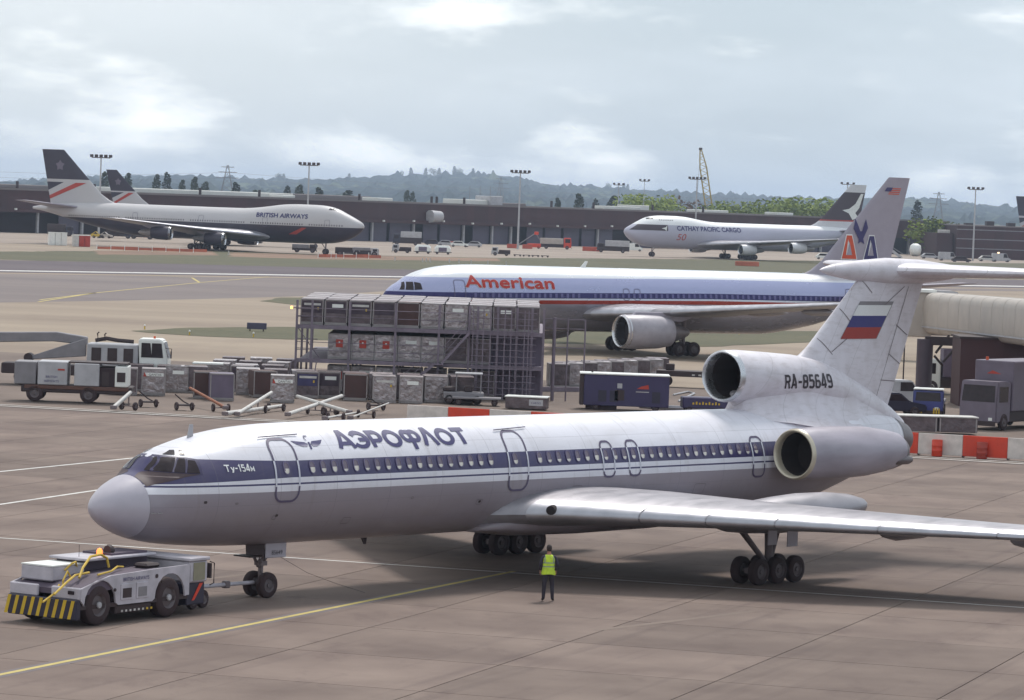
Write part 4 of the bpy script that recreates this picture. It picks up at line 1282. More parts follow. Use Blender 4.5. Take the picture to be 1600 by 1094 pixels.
# ================================================================== hills, woods and far trees
def tree_mat(name, a, b_):
    m, t, b = new_mat(name)
    oi = N(t, 'ShaderNodeObjectInfo')
    gi = N(t, 'ShaderNodeNewGeometry')
    f = mathn(t, 'FRACT', mathn(t, 'ADD', gi.outputs['Random Per Island'], oi.outputs['Random']))
    lk(t, mixc(t, a, b_, f), b.inputs['Base Color'])
    b.inputs['Roughness'].default_value = .9
    b.inputs['Specular IOR Level'].default_value = .1
    return m
M['leafl'] = tree_mat('fresh spring leaves', RGB(104, 118, 52), RGB(140, 150, 74))
M['leafd'] = tree_mat('dark leaves', RGB(46, 52, 40), RGB(70, 76, 54))
M['leafm'] = tree_mat('mid green leaves', RGB(66, 78, 48), RGB(96, 106, 62))
M['leafb'] = tree_mat('reddish bare twigs', RGB(120, 96, 80), RGB(140, 114, 94))
M['bark'] = pm('bark', RGB(84, 70, 60), .9)
def leaf_cloud(n_, rx, rz, zc, size, rnd, tall=False):
    mb = MB()
    blobs = [(Vector((rnd.uniform(-.6, .6) * rx, rnd.uniform(-.6, .6) * rx, zc + rnd.uniform(-.75, .75) * rz)), rnd.uniform(.35, .6)) for _ in range(9)]
    if tall:
        blobs = [(Vector((rnd.uniform(-.12, .12) * rx, rnd.uniform(-.12, .12) * rx, zc + (k / 15 * 2 - 1) * rz * .95)), .35 + .75 * sin(pi * min(1, (k + 2) / 18)) ) for k in range(16)]
    for _ in range(n_):
        c, br = blobs[rnd.randrange(len(blobs))]
        while True:
            d = Vector((rnd.uniform(-1, 1), rnd.uniform(-1, 1), rnd.uniform(-1, 1)))
            if d.length < 1:
                break
        d = d.normalized() * (d.length ** .4)
        p = c + Vector((d.x * rx * br, d.y * rx * br, d.z * min(rx, rz) * br))
        a = Vector((rnd.uniform(-1, 1), rnd.uniform(-1, 1), rnd.uniform(-1, 1))).normalized()
        b = a.orthogonal().normalized()
        s_ = size * rnd.uniform(.6, 1.3)
        mb.add([p - a * s_, p - b * s_ * .7, p + a * s_, p + b * s_ * .7], [(0, 1, 2, 3)])
    return mb
TREES = {}
def tree(kind, loc, h, label, group, wide=1.0):
    if kind not in TREES:
        rnd = random.Random(hash(kind) % 99 if False else len(TREES) + 3)
        tall = kind == 'poplar'
        mat = {'poplar': 'leafd', 'round': 'leafl', 'dark': 'leafm', 'bare': 'leafb', 'conifer': 'leafd'}[kind]
        rx = {'poplar': .13, 'round': .50, 'dark': .42, 'bare': .42, 'conifer': .16}[kind]
        crown = leaf_cloud(620, rx, .42 if kind != 'round' else .36, .58, .035 if not tall else .03, rnd, tall or kind == 'conifer')
        trunk = MB().cyl((0, 0, 0), (0, 0, .6), .025, .012, 8)
        for k in range(4):
            a = k * 1.6
            trunk.cyl((0, 0, .2 + .08 * k), (cos(a) * rx * .6, sin(a) * rx * .6, .45 + .1 * k), .010, .004, 5)
        TREES[kind] = (crown.build('crown', M[mat], None, fix=False), trunk.build('trunk', M['bark'], None))
        for o in TREES[kind]:
            COL.objects.unlink(o)
    t = thing('poplar_tree' if kind == 'poplar' else 'tree', label, 'tree', loc, random.uniform(0, 6.28), group)
    for o in TREES[kind]:
        q = bpy.data.objects.new(o.name.split('.')[0], o.data)
        COL.objects.link(q)
        q.parent = t
        q.scale = (h * wide, h * wide, h * (1.0 if kind == 'round' else 1.03))
    return t

# wooded ridge on the horizon: a height field whose skyline follows the real ridge
prof = [(-200, 294), (0, 291), (60, 286), (150, 281), (200, 279), (270, 278), (330, 281), (380, 285), (430, 284), (500, 285), (560, 281), (600, 279), (650, 277), (700, 275), (740, 276), (790, 281), (830, 288), (870, 295), (900, 294), (930, 296), (980, 300), (1050, 305), (1100, 309), (1150, 308), (1200, 312), (1280, 314), (1340, 313), (1400, 312), (1440, 314), (1500, 321), (1560, 326), (1620, 329), (1800, 336)]
YR = 8200.0
def ridge_h(x):
    px = 800 + x / YR * F_PX
    for a, b in zip(prof, prof[1:]):
        if a[0] <= px <= b[0]:
            y = a[1] + (b[1] - a[1]) * (px - a[0]) / (b[0] - a[0])
            hz = 310.76 + (px - 800) * .03725
            return CAM_H + (hz - y) / F_PX * YR
    return 20.0
vs, fs = [], []
NXr, NYr = 420, 46
for j in range(NYr):
    v = j / (NYr - 1)
    Y = 3600 + v * 7076.9
    env = max(0.0, min(1.0, (v - .02) / .62)) ** 1.5 if v < .65 else max(0, 1 - (v - .65) / .5)
    for i in range(NXr):
        x = (-1 + 2 * i / (NXr - 1)) * 1500 * (1 + v * .9)
        h = (ridge_h(x * YR / Y) + 2) * env
        nz = noise.fractal(Vector((x / 220, Y / 420, 0)), 1.0, 2.0, 3)
        tr = noise.fractal(Vector((x / 13, Y / 40, 3)), .8, 2.0, 4)
        z = -.5 + h * (1 + .10 * nz * (0 if abs(v - .65) < .05 else 1)) + max(0, tr + .15) * 15 * min(1, v * 6)
        vs.append((x, Y, z))
for j in range(NYr - 1):
    for i in range(NXr - 1):
        a = j * NXr + i
        fs.append((a, a + 1, a + NXr + 1, a + NXr))
def hill_mat():
    m, t, b = new_mat('wooded hillside')
    co = N(t, 'ShaderNodeNewGeometry').outputs['Position']
    a = noisef(t, .02, 6, vec=co, stretch=(1, .5, 1), lo=.35, hi=.7)
    c = mixc(t, RGB(36, 44, 46), RGB(60, 68, 60), a)
    f = noisef(t, .0035, 3, vec=co, stretch=(1, .6, 1), lo=.58, hi=.66)
    c = mixc(t, c, RGB(104, 112, 86), mathn(t, 'MULTIPLY', f, .6))
    lk(t, c, b.inputs['Base Color'])
    b.inputs['Roughness'].default_value = 1.0
    b.inputs['Specular IOR Level'].default_value = 0.0
    return m
hl = MB().add(vs, fs).build('hills', hill_mat(), None, smooth=None, fix=False)
hl['kind'] = 'structure'
def skyl(px, y, Y):
    hz = 310.76 + (px - 800) * .03725
    return CAM_H + (hz - y) / F_PX * Y
for i, (px, ht) in enumerate(sorted(((615, 9), (632, 13), (655, 12), (668, 12), (676, 11), (700, 13), (706, 11), (729, 10), (760, 9), (940, 9), (965, 10), (971, 9), (428, 12), (434, 10), (536, 9)))):
    x = (px - 800) / F_PX * YR
    tree('conifer' if i % 3 else 'dark', (x, YR, skyl(px, 0, 1) * 0 + ridge_h(x) - 9), ht * 1.2 + 12, f'{ORD[i]} tree from the left standing up from the wooded skyline of the ridge', 'trees on the skyline', 1.0)
# poplars and trees behind the terminal
for i, (px, y0, w_) in enumerate(sorted(((155, 273, 1), (191, 275, 1), (236, 277, 1), (252, 274, 1), (276, 285, 1), (295, 281, 1), (312, 288, 1.3), (360, 289, 1.3), (391, 300, 1.5), (440, 294, 1.2), (459, 293, 1.3), (490, 297, 1.4), (535, 301, 2), (627, 301, 1), (636, 303, 1), (863, 313, 1), (922, 314, 1), (1424, 318, 1.2), (896, 307, 1.3), (950, 310, 1.8)))):
    Y = 1500 + (i % 5) * 35
    tree('poplar', GY(px, Y), max(6, skyl(px, y0, Y)), f'{ORD[i]} slim dark tree from the left behind the terminal roof', 'slim trees behind the terminal', w_ * .9)
for i, (px, y0, Y, w_, k) in enumerate(((990, 306, 1420, 1.3, 'round'), (1012, 305, 1400, 1.2, 'round'), (1030, 311, 1440, 1, 'round'), (1068, 311, 1500, 1.0, 'bare'), (1115, 315, 1440, 1.2, 'round'), (1155, 316, 1440, 1.2, 'round'), (1205, 314, 1450, 1.3, 'round'), (1222, 311, 1430, 1.2, 'round'), (1245, 311, 1430, 1.2, 'round'), (1278, 311, 1440, 1.4, 'round'), (1295, 314, 1450, 1.2, 'round'), (1450, 343, 1185, 1.5, 'round'), (1462, 351, 1180, 1.3, 'dark'))):
    lb = {'round': 'bright spring-green round tree beyond the terminal roof', 'bare': 'reddish brown tree not yet in leaf, beyond the terminal near the crane', 'dark': 'dark bushy tree in the gap between the two terminal blocks'}[k]
    if k == 'round': lb = f'{ORD[(0, 1, 2, 0, 3, 4, 5, 6, 7, 8, 9)[i]]} bright spring-green round tree from the left beyond the terminal roof' if i < 11 else lb
    if px == 1450: lb = 'yellow-green bushy tree in the gap between the two terminal blocks'
    tree(k, GY(px, Y), max(5, skyl(px, y0, Y)) * 1.12, lb, 'green trees behind the terminal' if k == 'round' and px != 1450 else None, w_)

# ================================================================== terminal buildings across the airfield
def ribbed(name, a, b_, n_=1.0):
    m, t, b = new_mat(name)
    co = N(t, 'ShaderNodeTexCoord').outputs['Object']
    sp = N(t, 'ShaderNodeSeparateXYZ')
    lk(t, co, sp.inputs[0])
    wn = N(t, 'ShaderNodeTexWhiteNoise', noise_dimensions='1D')
    lk(t, mathn(t, 'FLOOR', mathn(t, 'MULTIPLY', sp.outputs['X'], n_)), wn.inputs['W'])
    c = mixc(t, a, b_, wn.outputs['Value'])
    c = mixc(t, c, RGB(60, 46, 46), mathn(t, 'MULTIPLY', noisef(t, .25, 5, vec=co, stretch=(1, 1, .3), lo=.45, hi=.8), .4))
    lk(t, c, b.inputs['Base Color'])
    b.inputs['Roughness'].default_value = .75
    return m
M['clad'] = ribbed('brown ribbed cladding', RGB(62, 36, 39), RGB(71, 42, 45), .35)
M['roofg'] = pm('grey roof felt', RGB(120, 112, 112), .8, scale=.05)
M['roofw'] = pm('white roof light', RGB(205, 205, 200), .5, scale=.1)
M['shutter'] = pm('blue grey roller shutter', RGB(84, 77, 94), .6, var=.2, scale=.3)
M['void'] = pm('dark loading bay', RGB(52, 38, 42), .9)
P0, P1 = Vector((-133, 930)), Vector((136.5, 1225))
LT = (P1 - P0).length
TD = (P1 - P0).normalized()
TZ = atan2(TD.y, TD.x)
T = thing('terminal_building', 'long low brown cargo terminal with a canopy over its loading bays, behind the jumbos', 'building', (P0.x, P0.y, 0), TZ)
HB = 10.3
MB().box(0, LT, .2, 60, 5.6, HB).build('upper_wall', M['clad'], T)
MB().box(0, LT, 5, 70, -.4, 5.6).build('bay_wall', M['void'], T)
MB().box(-1, LT + 1, -.8, 1.2, 5.0, 5.9).build('canopy', M['clad'], T)
MB().box(-.3, LT + .3, -.05, 71, HB, HB + .35).build('roof', M['roofg'], T)
MB().box(-.3, LT + .3, -.12, .0, HB + .05, HB + .5).build('parapet', M['roofg'], T)
rb = random.Random(5)
x = 3.0
mbp = MB()
sh0 = None
while x < LT - 8:
    w_ = rb.choice((5.5, 6.5, 8.0))
    if rb.random() < .55:
        MB().box(x, x + w_, 1.6, 1.8, -.3, 5.3).build('shutter', M['shutter'], T)
    if rb.random() < .7:
        MB().box(x + w_ + .2, x + w_ + .75, .6, 1.2, -.3, 5.5).build('pillar', M['lgrey'], T)
    x += w_ + rb.choice((1.2, 1.2, 5.0))
for k in range(34):                       # lamps on the canopy front
    MB().box(4 + k * 11.6, 4.5 + k * 11.6, -1.3, -.8, 5.3 + (k % 3) * .2, 5.75 + (k % 3) * .2).build('bulkhead_lamp', M['white'], T)
# hooded vent on the upper wall
ux = (GY(775, 1030) - Vector((P0.x, P0.y, 0))).length
MB().cyl((ux - 2, -1.2, 7.1), (ux + 2, -1.2, 7.1), 1.7, 1.5, 14).box(ux - 1.5, ux + 1.8, -1.5, .3, 5.9, 7.6).build('vent_hood', M['lgrey'], T, smooth=40)
# roof furniture
for u, v, du, dv, hh, mt in ((70, 20, 60, 22, 1.2, 'roofw'), (34, 30, 30, 20, 1.0, 'roofg'), (130, 30, 40, 20, 1.2, 'roofg'), (150, 8, 6, 6, 1.0, 'roofw'), (186, 10, 10, 8, 1.4, 'roofw'), (196, 9, 5, 6, 2.6, 'lgrey'), (205, 22, 20, 6, .8, 'roofg'), (250, 14, 16, 4, 1.0, 'roofw'), (268, 20, 9, 5, 1.5, 'roofw'), (300, 20, 14, 5, .9, 'roofw'), (118, 12, 5, 5, .8, 'roofw'), (325, 10, 8, 5, .9, 'roofw')):
    MB().box(u, u + du, v, v + dv, HB + .35, HB + .35 + hh).build('roof_unit', M[mt], T, bevel=.15)
for u in (22, 47, 83, 104, 141, 169, 171, 182, 218, 236, 262, 285):
    MB().cyl((u, 6, HB + .3), (u, 6, HB + 2.2), .35, n=8).build('roof_vent', M['dark'], T)

# terminal block at the right
B0 = GY(1488, 1160)
B = thing('terminal_building', 'brown block with pale storey lines at the right edge beyond the taxiway', 'building', (B0.x, B0.y, 0), .12)
MB().box(0, 120, 0, 50, -.4, 9.6).build('wall', M['clad'], B)
for z in (2.8, 5.6, 8.4):
    MB().box(-.2, 120.2, -.25, 0, z, z + .28).build('storey_band', M['grey'], B)
MB().box(-.3, 120.3, -.3, 50.3, 9.6, 10.0).build('roof', M['roofg'], B)
for k in range(16):
    MB().box(3 + k * 6.5, 5.2 + k * 6.5, 2, 5, 10.0, 10.5 + (k * 7 % 4) * .25).build('roof_unit', M['dark'], B)
for a, z in ((28.5, 4.6), (12.5, 1.6)):
    MB().box(a, a + .5, -.6, -.2, z, z + .5).build('lit_lamp', glow('lit lamp', (1, .75, .45, 1), 3.0), B)
o = MB().box(-5.5, -.5, 3, 20, -.4, 7.2).build('office_annex', M['clad'], None)
tag(o, 'grey annex with white roof light beside the gap between the terminal blocks', 'building')
o.location = B0; o.rotation_euler = (0, 0, .12)
ann = MB().box(-4.2, -1.0, 5, 8, 7.25, 8.2).build('roof_light', M['whited'], o, bevel=.1)

# ================================================================== masts, pylon, crane
def mast(px, Y, ytop, label, heads=5, w_=2.2, r=.28):
    p = GY(px, Y)
    h = skyl(px, ytop, Y)
    t = thing('floodlight_mast', label, 'light mast', (p.x, p.y, -.1), 0, 'floodlight masts')
    MB().cyl((0, 0, 0), (0, 0, h), r, r * .55, 8).build('pole', M['lgrey'], t)
    MB().box(-w_, w_, -.15, .15, h - .1, h + .15).build('crossarm', M['grey'], t)
    for k in range(heads):
        x = -w_ + 2 * w_ * k / (heads - 1)
        MB().box(x - .38, x + .38, -.5, .3, h + .1, h + .75).build('floodlight', M['dark'], t, bevel=.05)
    return t
mast(148, 905, 246, 'tall floodlight mast between the two navy tails at the left')
mast(473, 940, 258, 'tall floodlight mast behind the forward cabin of the grey and navy jumbo')
mast(803, 985, 270, 'tallest floodlight mast, standing alone in front of the brown terminal')
mast(1079, 1130, 280, 'floodlight mast beside the yellow crane jib')
mast(957, 1330, 289, 'short floodlight mast left of the first bright green tree', 3, 1.6, .2)
mast(997, 1350, 283, 'thin floodlight mast in front of the first bright green trees', 3, 1.5, .16)
mast(1314, 1300, 288, 'square-headed floodlight mast behind the white freighter tail', 3, 2.0)
mast(1514, 1100, 296, 'floodlight mast in front of the brown block at the right edge', 4, 2.0)
for i, (px, yt) in enumerate(((725, 291), (741, 291), (757, 291), (773, 292))):
    t = GY(px, 1700)
    o = MB().cyl((0, 0, 0), (0, 0, skyl(px, yt, 1700)), .22, .12, 6).build('antenna_mast', M['grey'])
    o.location = t
    tag(o, f'{ORD[i]} from the left of four thin grey poles behind the terminal roof', 'pole', 'row of thin poles behind the terminal')
def lattice(px, Y, ytop, label, cat, w0):
    h = skyl(px, ytop, Y)
    t = thing('electricity_pylon', label, cat, GY(px, Y))
    mb = MB()
    n_ = 7
    for k in range(n_):
        z0, z1 = h * (k / n_), h * ((k + 1) / n_)
        a, b = w0 * (1 - k / n_) ** 1.1 + .35, w0 * (1 - (k + 1) / n_) ** 1.1 + .35
        for sx in (-1, 1):
            for sy in (-1, 1):
                mb.cyl((sx * a, sy * a, z0), (sx * b, sy * b, z1), .22, n=4)
            mb.cyl((sx * a, -a, z0), (-sx * b, -b, z1), .12, n=4)
    mb.build('tower', M['grey'], t)
    for z, w_ in ((h * .72, 6), (h * .84, 5), (h * .95, 3.5)):
        MB().box(-w_, w_, -.2, .2, z, z + .35).build('crossarm', M['grey'], t)
    return t
lattice(346, 2100, 258, 'lattice electricity pylon on the skyline above the white roof light', 'pylon', 5)
lattice(1457, 2300, 300, 'small lattice pylon on the skyline right of the tail fins', 'pylon', 4)
lattice(773, 2600, 277, 'faint lattice pylon in front of the wooded ridge', 'pylon', 4)
wires = MB()
for zf in (.72, .84):
    a = GY(-300, 2150); b = GY(346, 2100); c = GY(1457, 2300)
    hh = skyl(346, 258, 2100) * zf
    for p, q in ((a, b), (b, c)):
        pts = []
        for i in range(17):
            u = i / 16
            pts.append((p.x + (q.x - p.x) * u, p.y + (q.y - p.y) * u, hh - 7 * 4 * u * (1 - u) * .6))
        wires.tube(pts, .05, 4)
tag(wires.build('power_lines', M['grey']), 'thin power lines strung from the skyline pylon', 'power line')
# crane
cr0 = GY(1106, 1450)
CR = thing('mobile_crane', 'yellow lattice crane jib leaning left above the terminal roof', 'crane', cr0)
zt = skyl(1086, 234, 1450)
xt = (1086 - 1106) / F_PX * 1450 - .8
mb = MB()
nn = 14
for sy in (-1, 1):
    for sx in (-1, 1):
        pts = []
        for k in range(nn + 1):
            u = k / nn
            w_ = .25 + 1.0 * min(1, u * 5, (1 - u) * 5)
            pts.append((xt * u + sx * w_, sy * w_, 3 + (zt - 3) * u))
        mb.tube(pts, .2, 4)
for k in range(nn * 2):
    u, u1 = k / (nn * 2), (k + 1) / (nn * 2)
    w_ = .25 + 1.0 * min(1, u * 5, (1 - u) * 5)
    s_ = 1 if k % 2 else -1
    mb.cyl((xt * u - s_ * w_, -w_, 3 + (zt - 3) * u), (xt * u1 + s_ * w_, -w_, 3 + (zt - 3) * u1), .13, n=4)
mb.build('jib', pm('crane yellow', RGB(176, 150, 84), .6), CR)
MB().cyl((xt, 0, zt), (xt - 1.2, 0, 4), .06, n=4).build('hoist_rope', M['dark'], CR)
MB().box(xt - .7, xt + .6, -.5, .5, zt - .3, zt + .7).build('jib_head', M['dark'], CR, bevel=.2)
MB().box(-3, 4, -1.5, 1.5, 1.2, 3.6).build('cab', M['yellow'], CR, bevel=.2)
MB().box(-6, 6, -1.4, 1.4, 0, 1.1).build('crawler_base', M['dark'], CR, bevel=.2)

# ================================================================== air cargo containers
def alu_mat(name, c, crumple=.5, rough=.38, metal=.55):
    m, t, b = new_mat(name)
    co = N(t, 'ShaderNodeTexCoord').outputs['Object']
    oi = N(t, 'ShaderNodeObjectInfo')
    ad = N(t, 'ShaderNodeVectorMath', operation='ADD')
    lk(t, co, ad.inputs[0]); lk(t, mathn(t, 'MULTIPLY', oi.outputs['Random'], 40.0), ad.inputs[1])
    f = noisef(t, 2.2, 6, vec=ad.outputs[0], lo=.35, hi=.7)
    g = noisef(t, 7, 5, vec=ad.outputs[0], lo=.5, hi=.75)
    cc = mixc(t, c, tuple(x * .62 for x in c[:3]) + (1,), f)
    cc = mixc(t, cc, RGB(96, 78, 74), mathn(t, 'MULTIPLY', g, .3))
    lk(t, cc, b.inputs['Base Color'])
    b.inputs['Metallic'].default_value = metal
    lk(t, mathn(t, 'MULTIPLY_ADD', f, .25, rough), b.inputs['Roughness'])
    bn = N(t, 'ShaderNodeBump')
    bn.inputs['Strength'].default_value = crumple
    bn.inputs['Distance'].default_value = .12
    lk(t, noisef(t, 2.6, 3, vec=ad.outputs[0]), bn.inputs['Height'])
    lk(t, bn.outputs['Normal'], b.inputs['Normal'])
    return m
M['alu'] = alu_mat('dented aluminium sheet', RGB(172, 163, 165), .8, .28, .8)
M['alud'] = alu_mat('dull aluminium sheet', RGB(112, 100, 104), .5, .38, .6)
M['frame'] = pm('container edge frame', RGB(156, 150, 150), .45, .5)
M['canvas'] = pm('dark container curtain', RGB(74, 62, 72), .85, var=.3)
M['bluec'] = pm('blue container curtain', RGB(62, 58, 96), .7, var=.3)
M['brownc'] = pm('brown container side', RGB(78, 55, 53), .8, var=.2)
M['lilac'] = pm('lilac grey container', RGB(104, 92, 110), .6, var=.2)
M['netor2'] = pm('dull orange barrier', RGB(180, 78, 56), .7)
M['lilac2'] = pm('grey violet lorry paint', RGB(104, 94, 108), .5)
M['blue2'] = pm('mid blue cab paint', RGB(52, 56, 120), .45)
M['tagred'] = pm('red label', RGB(176, 60, 46), .6)
CW, CD, CH = 1.45, 1.95, 1.62
_cmesh = {}
def container(style, loc, rz, label, group, mark=None, detail=True, cut=True):
    """lower-deck container; front face looks along local -y, cut corner below at +-x side"""
    key = (style, mark, detail, cut)
    if key in _cmesh:
        return clone(_cmesh[key], label, loc, rz, group)
    t = thing('cargo_container', label, 'cargo container', loc, rz, group)
    body = {'foil': 'alu', 'dull': 'alud', 'open': 'alud', 'blue': 'alud', 'brown': 'brownc', 'lilac': 'lilac'}[style]
    prof_ = [(-CD / 2, .10), (-CD / 2, CH), (CD / 2, CH), (CD / 2, .55), (CD / 2 - .42, .10)] if cut else [(-CD / 2, .1), (-CD / 2, CH), (CD / 2, CH), (CD / 2, .1)]
    MB().prism(prof_, 'x', -CW / 2, CW / 2).build('shell', M[body], t, bevel=.02)
    MB().box(-CW / 2, CW / 2, -CD / 2, CD / 2 - .42, 0, .09).build('base_plate', M['frame'], t)
    if detail:
        fr = MB()
        y = -CD / 2
        for x0, x1, z0, z1 in ((-CW / 2, -CW / 2 + .06, .1, CH), (CW / 2 - .06, CW / 2, .1, CH), (-CW / 2, CW / 2, CH - .07, CH), (-CW / 2, CW / 2, .1, .17)):
            fr.box(x0, x1, y - .03, y, z0, z1)
        fr.build('edge_frame', M['frame'], t)
        if style in ('open', 'blue'):
            MB().box(-CW / 2 + .12, CW / 2 - .12, y - .02, y - .005, .75, CH - .15).build('curtain', M['canvas' if style == 'open' else 'bluec'], t)
        if style == 'foil':
            MB().box(-CW / 2 + .07, CW / 2 - .07, y - .012, y, .62, .66).build('door_rail', M['frame'], t)
    if mark == 'kite':
        MB().box(-.52, .60, y - .03, y - .018, 1.17, 1.37).build('label_plate', M['white'], t)
        MB().add([(-.62, y - .036, 1.14), (-.42, y - .036, 1.14), (-.56, y - .036, 1.42)], [(0, 1, 2)]).build('label_kite', M['tagred'], t, fix=False)
        flat_text('QANTAS', .19, M['darkink'], t, Matrix.Translation((.09, y - .037, 1.20)) @ Matrix.Rotation(pi / 2, 4, 'X'))
    elif mark == 'red':
        MB().box(-.22, .22, y - .025, y - .012, .75, 1.25).build('label_plate', M['tagred'], t)
        MB().box(-.05, .05, y - .033, y - .026, 1.0, 1.12).build('label_mark', M['white'], t)
    elif mark == 'strip':
        MB().box(-.5, .55, y - .035, y - .025, 1.22, 1.36).build('label_plate', M['whited'], t)
        MB().box(.34, .44, y - .045, y - .036, .95, 1.1).build('label_mark', M['yellow'], t)
    elif mark == 'paper':
        MB().box(-.25, .45, y - .025, y - .012, 1.12, 1.34).build('label_plate', M['white'], t)
    _cmesh[key] = t
    return t
RF = 'containers standing on the ground in front of the rack'
YR0 = 236
def cpos(px, py_base):
    g = G(px, py_base); return (g.x, g.y + CD / 2, 0.0)
rc = random.Random(11)
for px, pb, st, mk, rz, lb in (
    (193, 617, 'dull', None, .05, 'dull container half hidden by the white-sided truck'),
    (237, 618, 'foil', 'kite', .04, 'crumpled silver container with a QANTAS plate, first right of the white-sided truck'),
    (275, 613, 'foil', 'paper', -.03, 'silver container with torn label standing second in the left row'),
    (318, 623, 'brown', None, .06, 'brown slatted container in the left row'),
    (343, 626, 'lilac', None, .10, 'lilac grey container at the right end of the left row'),
    (377, 612, 'open', 'paper', -.04, 'open-fronted container set back behind the gap in the front row'),
    (408, 621, 'brown', None, .2, 'dark container seen edge on, with white plates on its corner'),
    (439, 629, 'foil', 'kite', .03, 'silver container with a QANTAS plate just above the crossed tow bars'),
    (478, 622, 'blue', 'strip', .02, 'container with blue curtain and yellow mark behind the crossed tow bars'),
    (512, 622, 'open', 'paper', 0, 'dark-mouthed container left of the brown open one'),
    (555, 626, 'brown', None, -.05, 'large brown open container in the middle of the front row'),
    (598, 629, 'foil', 'strip', .04, 'pale container with a dark strip and yellow mark left of the red and white barrier'),
    (641, 630, 'foil', 'paper', -.02, 'silver container with white label just above the start of the barrier'),
    (678, 629, 'foil', None, .08, 'crumpled foil container beside the baggage tractor'),
    (716, 626, 'dull', None, -.05, 'dull container behind the canopy of the baggage tractor')):
    container(st, cpos(px, pb), rz + .04, lb, RF, mk)
# second and third rows, of which mainly the bright tops show
for row, (Y, x0, x1) in enumerate(((240.5, 222, 738), (246, 342, 462), (251, 352, 462), (256, 366, 462))):
    px = x0; ci = 0
    while px < x1:
        p = GY(px, Y)
        if not (row == 0 and 335 < px < 365):
            container(('foil', 'dull')[rc.randrange(2)], (p.x, p.y + rc.uniform(-.3, .3), 0), .04 + rc.uniform(-.06, .06), f'flat-topped silver container, {ORD[ci]} from the left in the {ORD[row + 1]} ground row behind the front containers', RF, None, False)
            ci += 1
        px += 40 + rc.uniform(0, 5)
# bright flat tray lying on the row
o = MB().box(-.95, .95, -.6, .6, 0, .12).build('metal_tray', M['white'], bevel=.02)
tag(o, 'flat white metal tray on top of the left container row', 'tray')
p = GY(326, 243); o.location = (p.x, p.y, CH + .02)

# ------------------------------------------------------------------ three-storey container rack
M['rack'] = pm('galvanised purple grey steel', RGB(124, 112, 124), .55, .3, var=.25)
KX = 245 / 231.5
RX0, RX1, RY0 = -12.9 * KX, 1.9 * KX, 245.0
RK = thing('storage_rack', 'three-storey steel rack full of silver air cargo containers, with stairs in front', 'storage rack', (0, RY0, 0), 0)
DZ = (2.16, 4.30)
for z in DZ:
    MB().box(RX0 + (.1 if z > 3 else .2), RX1, 0, 20, z - .16, z - .04).build('deck', M['rack'], RK)
    MB().box(RX0, RX1, -.12, -.02, z - .25, z).build('deck_edge', M['rack'], RK)
    for dz in (.55, 1.05):
        for x0, x1 in ((RX0, -2.6 * KX),):
            MB().cyl((x0, -.08, z + dz), (x1, -.08, z + dz), .022, n=6).build('handrail', M['rack'], RK)
posts = [RX0] + [q_ * KX for q_ in (-12.0, -9.75, -7.0, -4.4, -2.6, -2.1, -.9, .25, 1.15, 1.85)]
for x in posts:
    MB().box(x - .07, x + .07, -.16, -.02, 0, 5.85).build('post', M['rack'], RK)
for x in (RX0, -10.3, -7.4, -4.7, -1.6, 1.9):
    for y in (6.5, 13, 19.5):
        MB().box(x - .07, x + .07, y - .07, y + .07, 0, 4.25).build('post', M['rack'], RK)
for x0, x1, z0, z1 in ((RX0, -12.2, 2.25, 4.2),):
    MB().cyl((x0, -.05, z1), (x1, -.05, z0), .03, n=6).build('brace', M['rack'], RK)
# walkway bay at the left end and its ladder legs
for z in (.8, 1.4, 2.8, 3.4, 4.8, 5.3):
    MB().cyl((RX0, -.05, z), (-12.3, -.05, z), .025, n=6).build('rung', M['rack'], RK)
MB().tube([(RX0 - .45, -.3, 0), (RX0 - .25, -.3, 1.9), (RX0, -.2, 2.1)], .04).build('ladder_leg', M['rack'], RK)
MB().tube([(-12.5, -.3, .6), (-12.3, -.3, 2.1)], .04).build('ladder_leg', M['rack'], RK)
# dense stair tower
for x in (-2.5, -1.85, -1.4, -.5, -.1, .75, 1.0):
    MB().box(x - .035, x + .035, -.7, -.63, 0, 5.7).build('tower_post', M['rack'], RK)
for k in range(14):
    z = .35 + .40 * k
    MB().cyl((-2.6, -.7, z), (1.5, -.7, z), .022, n=5).build('tower_rail', M['rack'], RK)
MB().box(-2.5, 1.9, 1.9, 2.0, 0, 4.2).build('tower_back_mesh', M['lilac'], RK)
def stair(xa, za, xb, zb, y):
    st = MB()
    for dy in (0, .7):
        st.prism([(xa, za - .12), (xb, zb - .12), (xb, zb + .12), (xa, za + .12)], 'y', y + dy - .03, y + dy + .03)
    ob = st.build('stair_stringer', M['rack'], RK)
    n_ = 9
    for k in range(n_):
        u = (k + .5) / n_
        MB().box(xa + (xb - xa) * u - .12, xa + (xb - xa) * u + .12, y, y + .7, za + (zb - za) * u, za + (zb - za) * u + .04).build('stair_tread', M['rack'], ob)
    for dz in (.5, .95):
        MB().cyl((xa, y - .03, za + dz), (xb, y - .03, zb + dz), .022, n=5).build('stair_rail', M['rack'], ob)
stair(-4.4, 2.2, -2.7, 4.2, -.9)
stair(-7.2, .1, -4.9, 2.1, -1.0)
MB().box(-5.0, -4.3, -1.0, -.1, 2.08, 2.16).build('landing', M['rack'], RK)
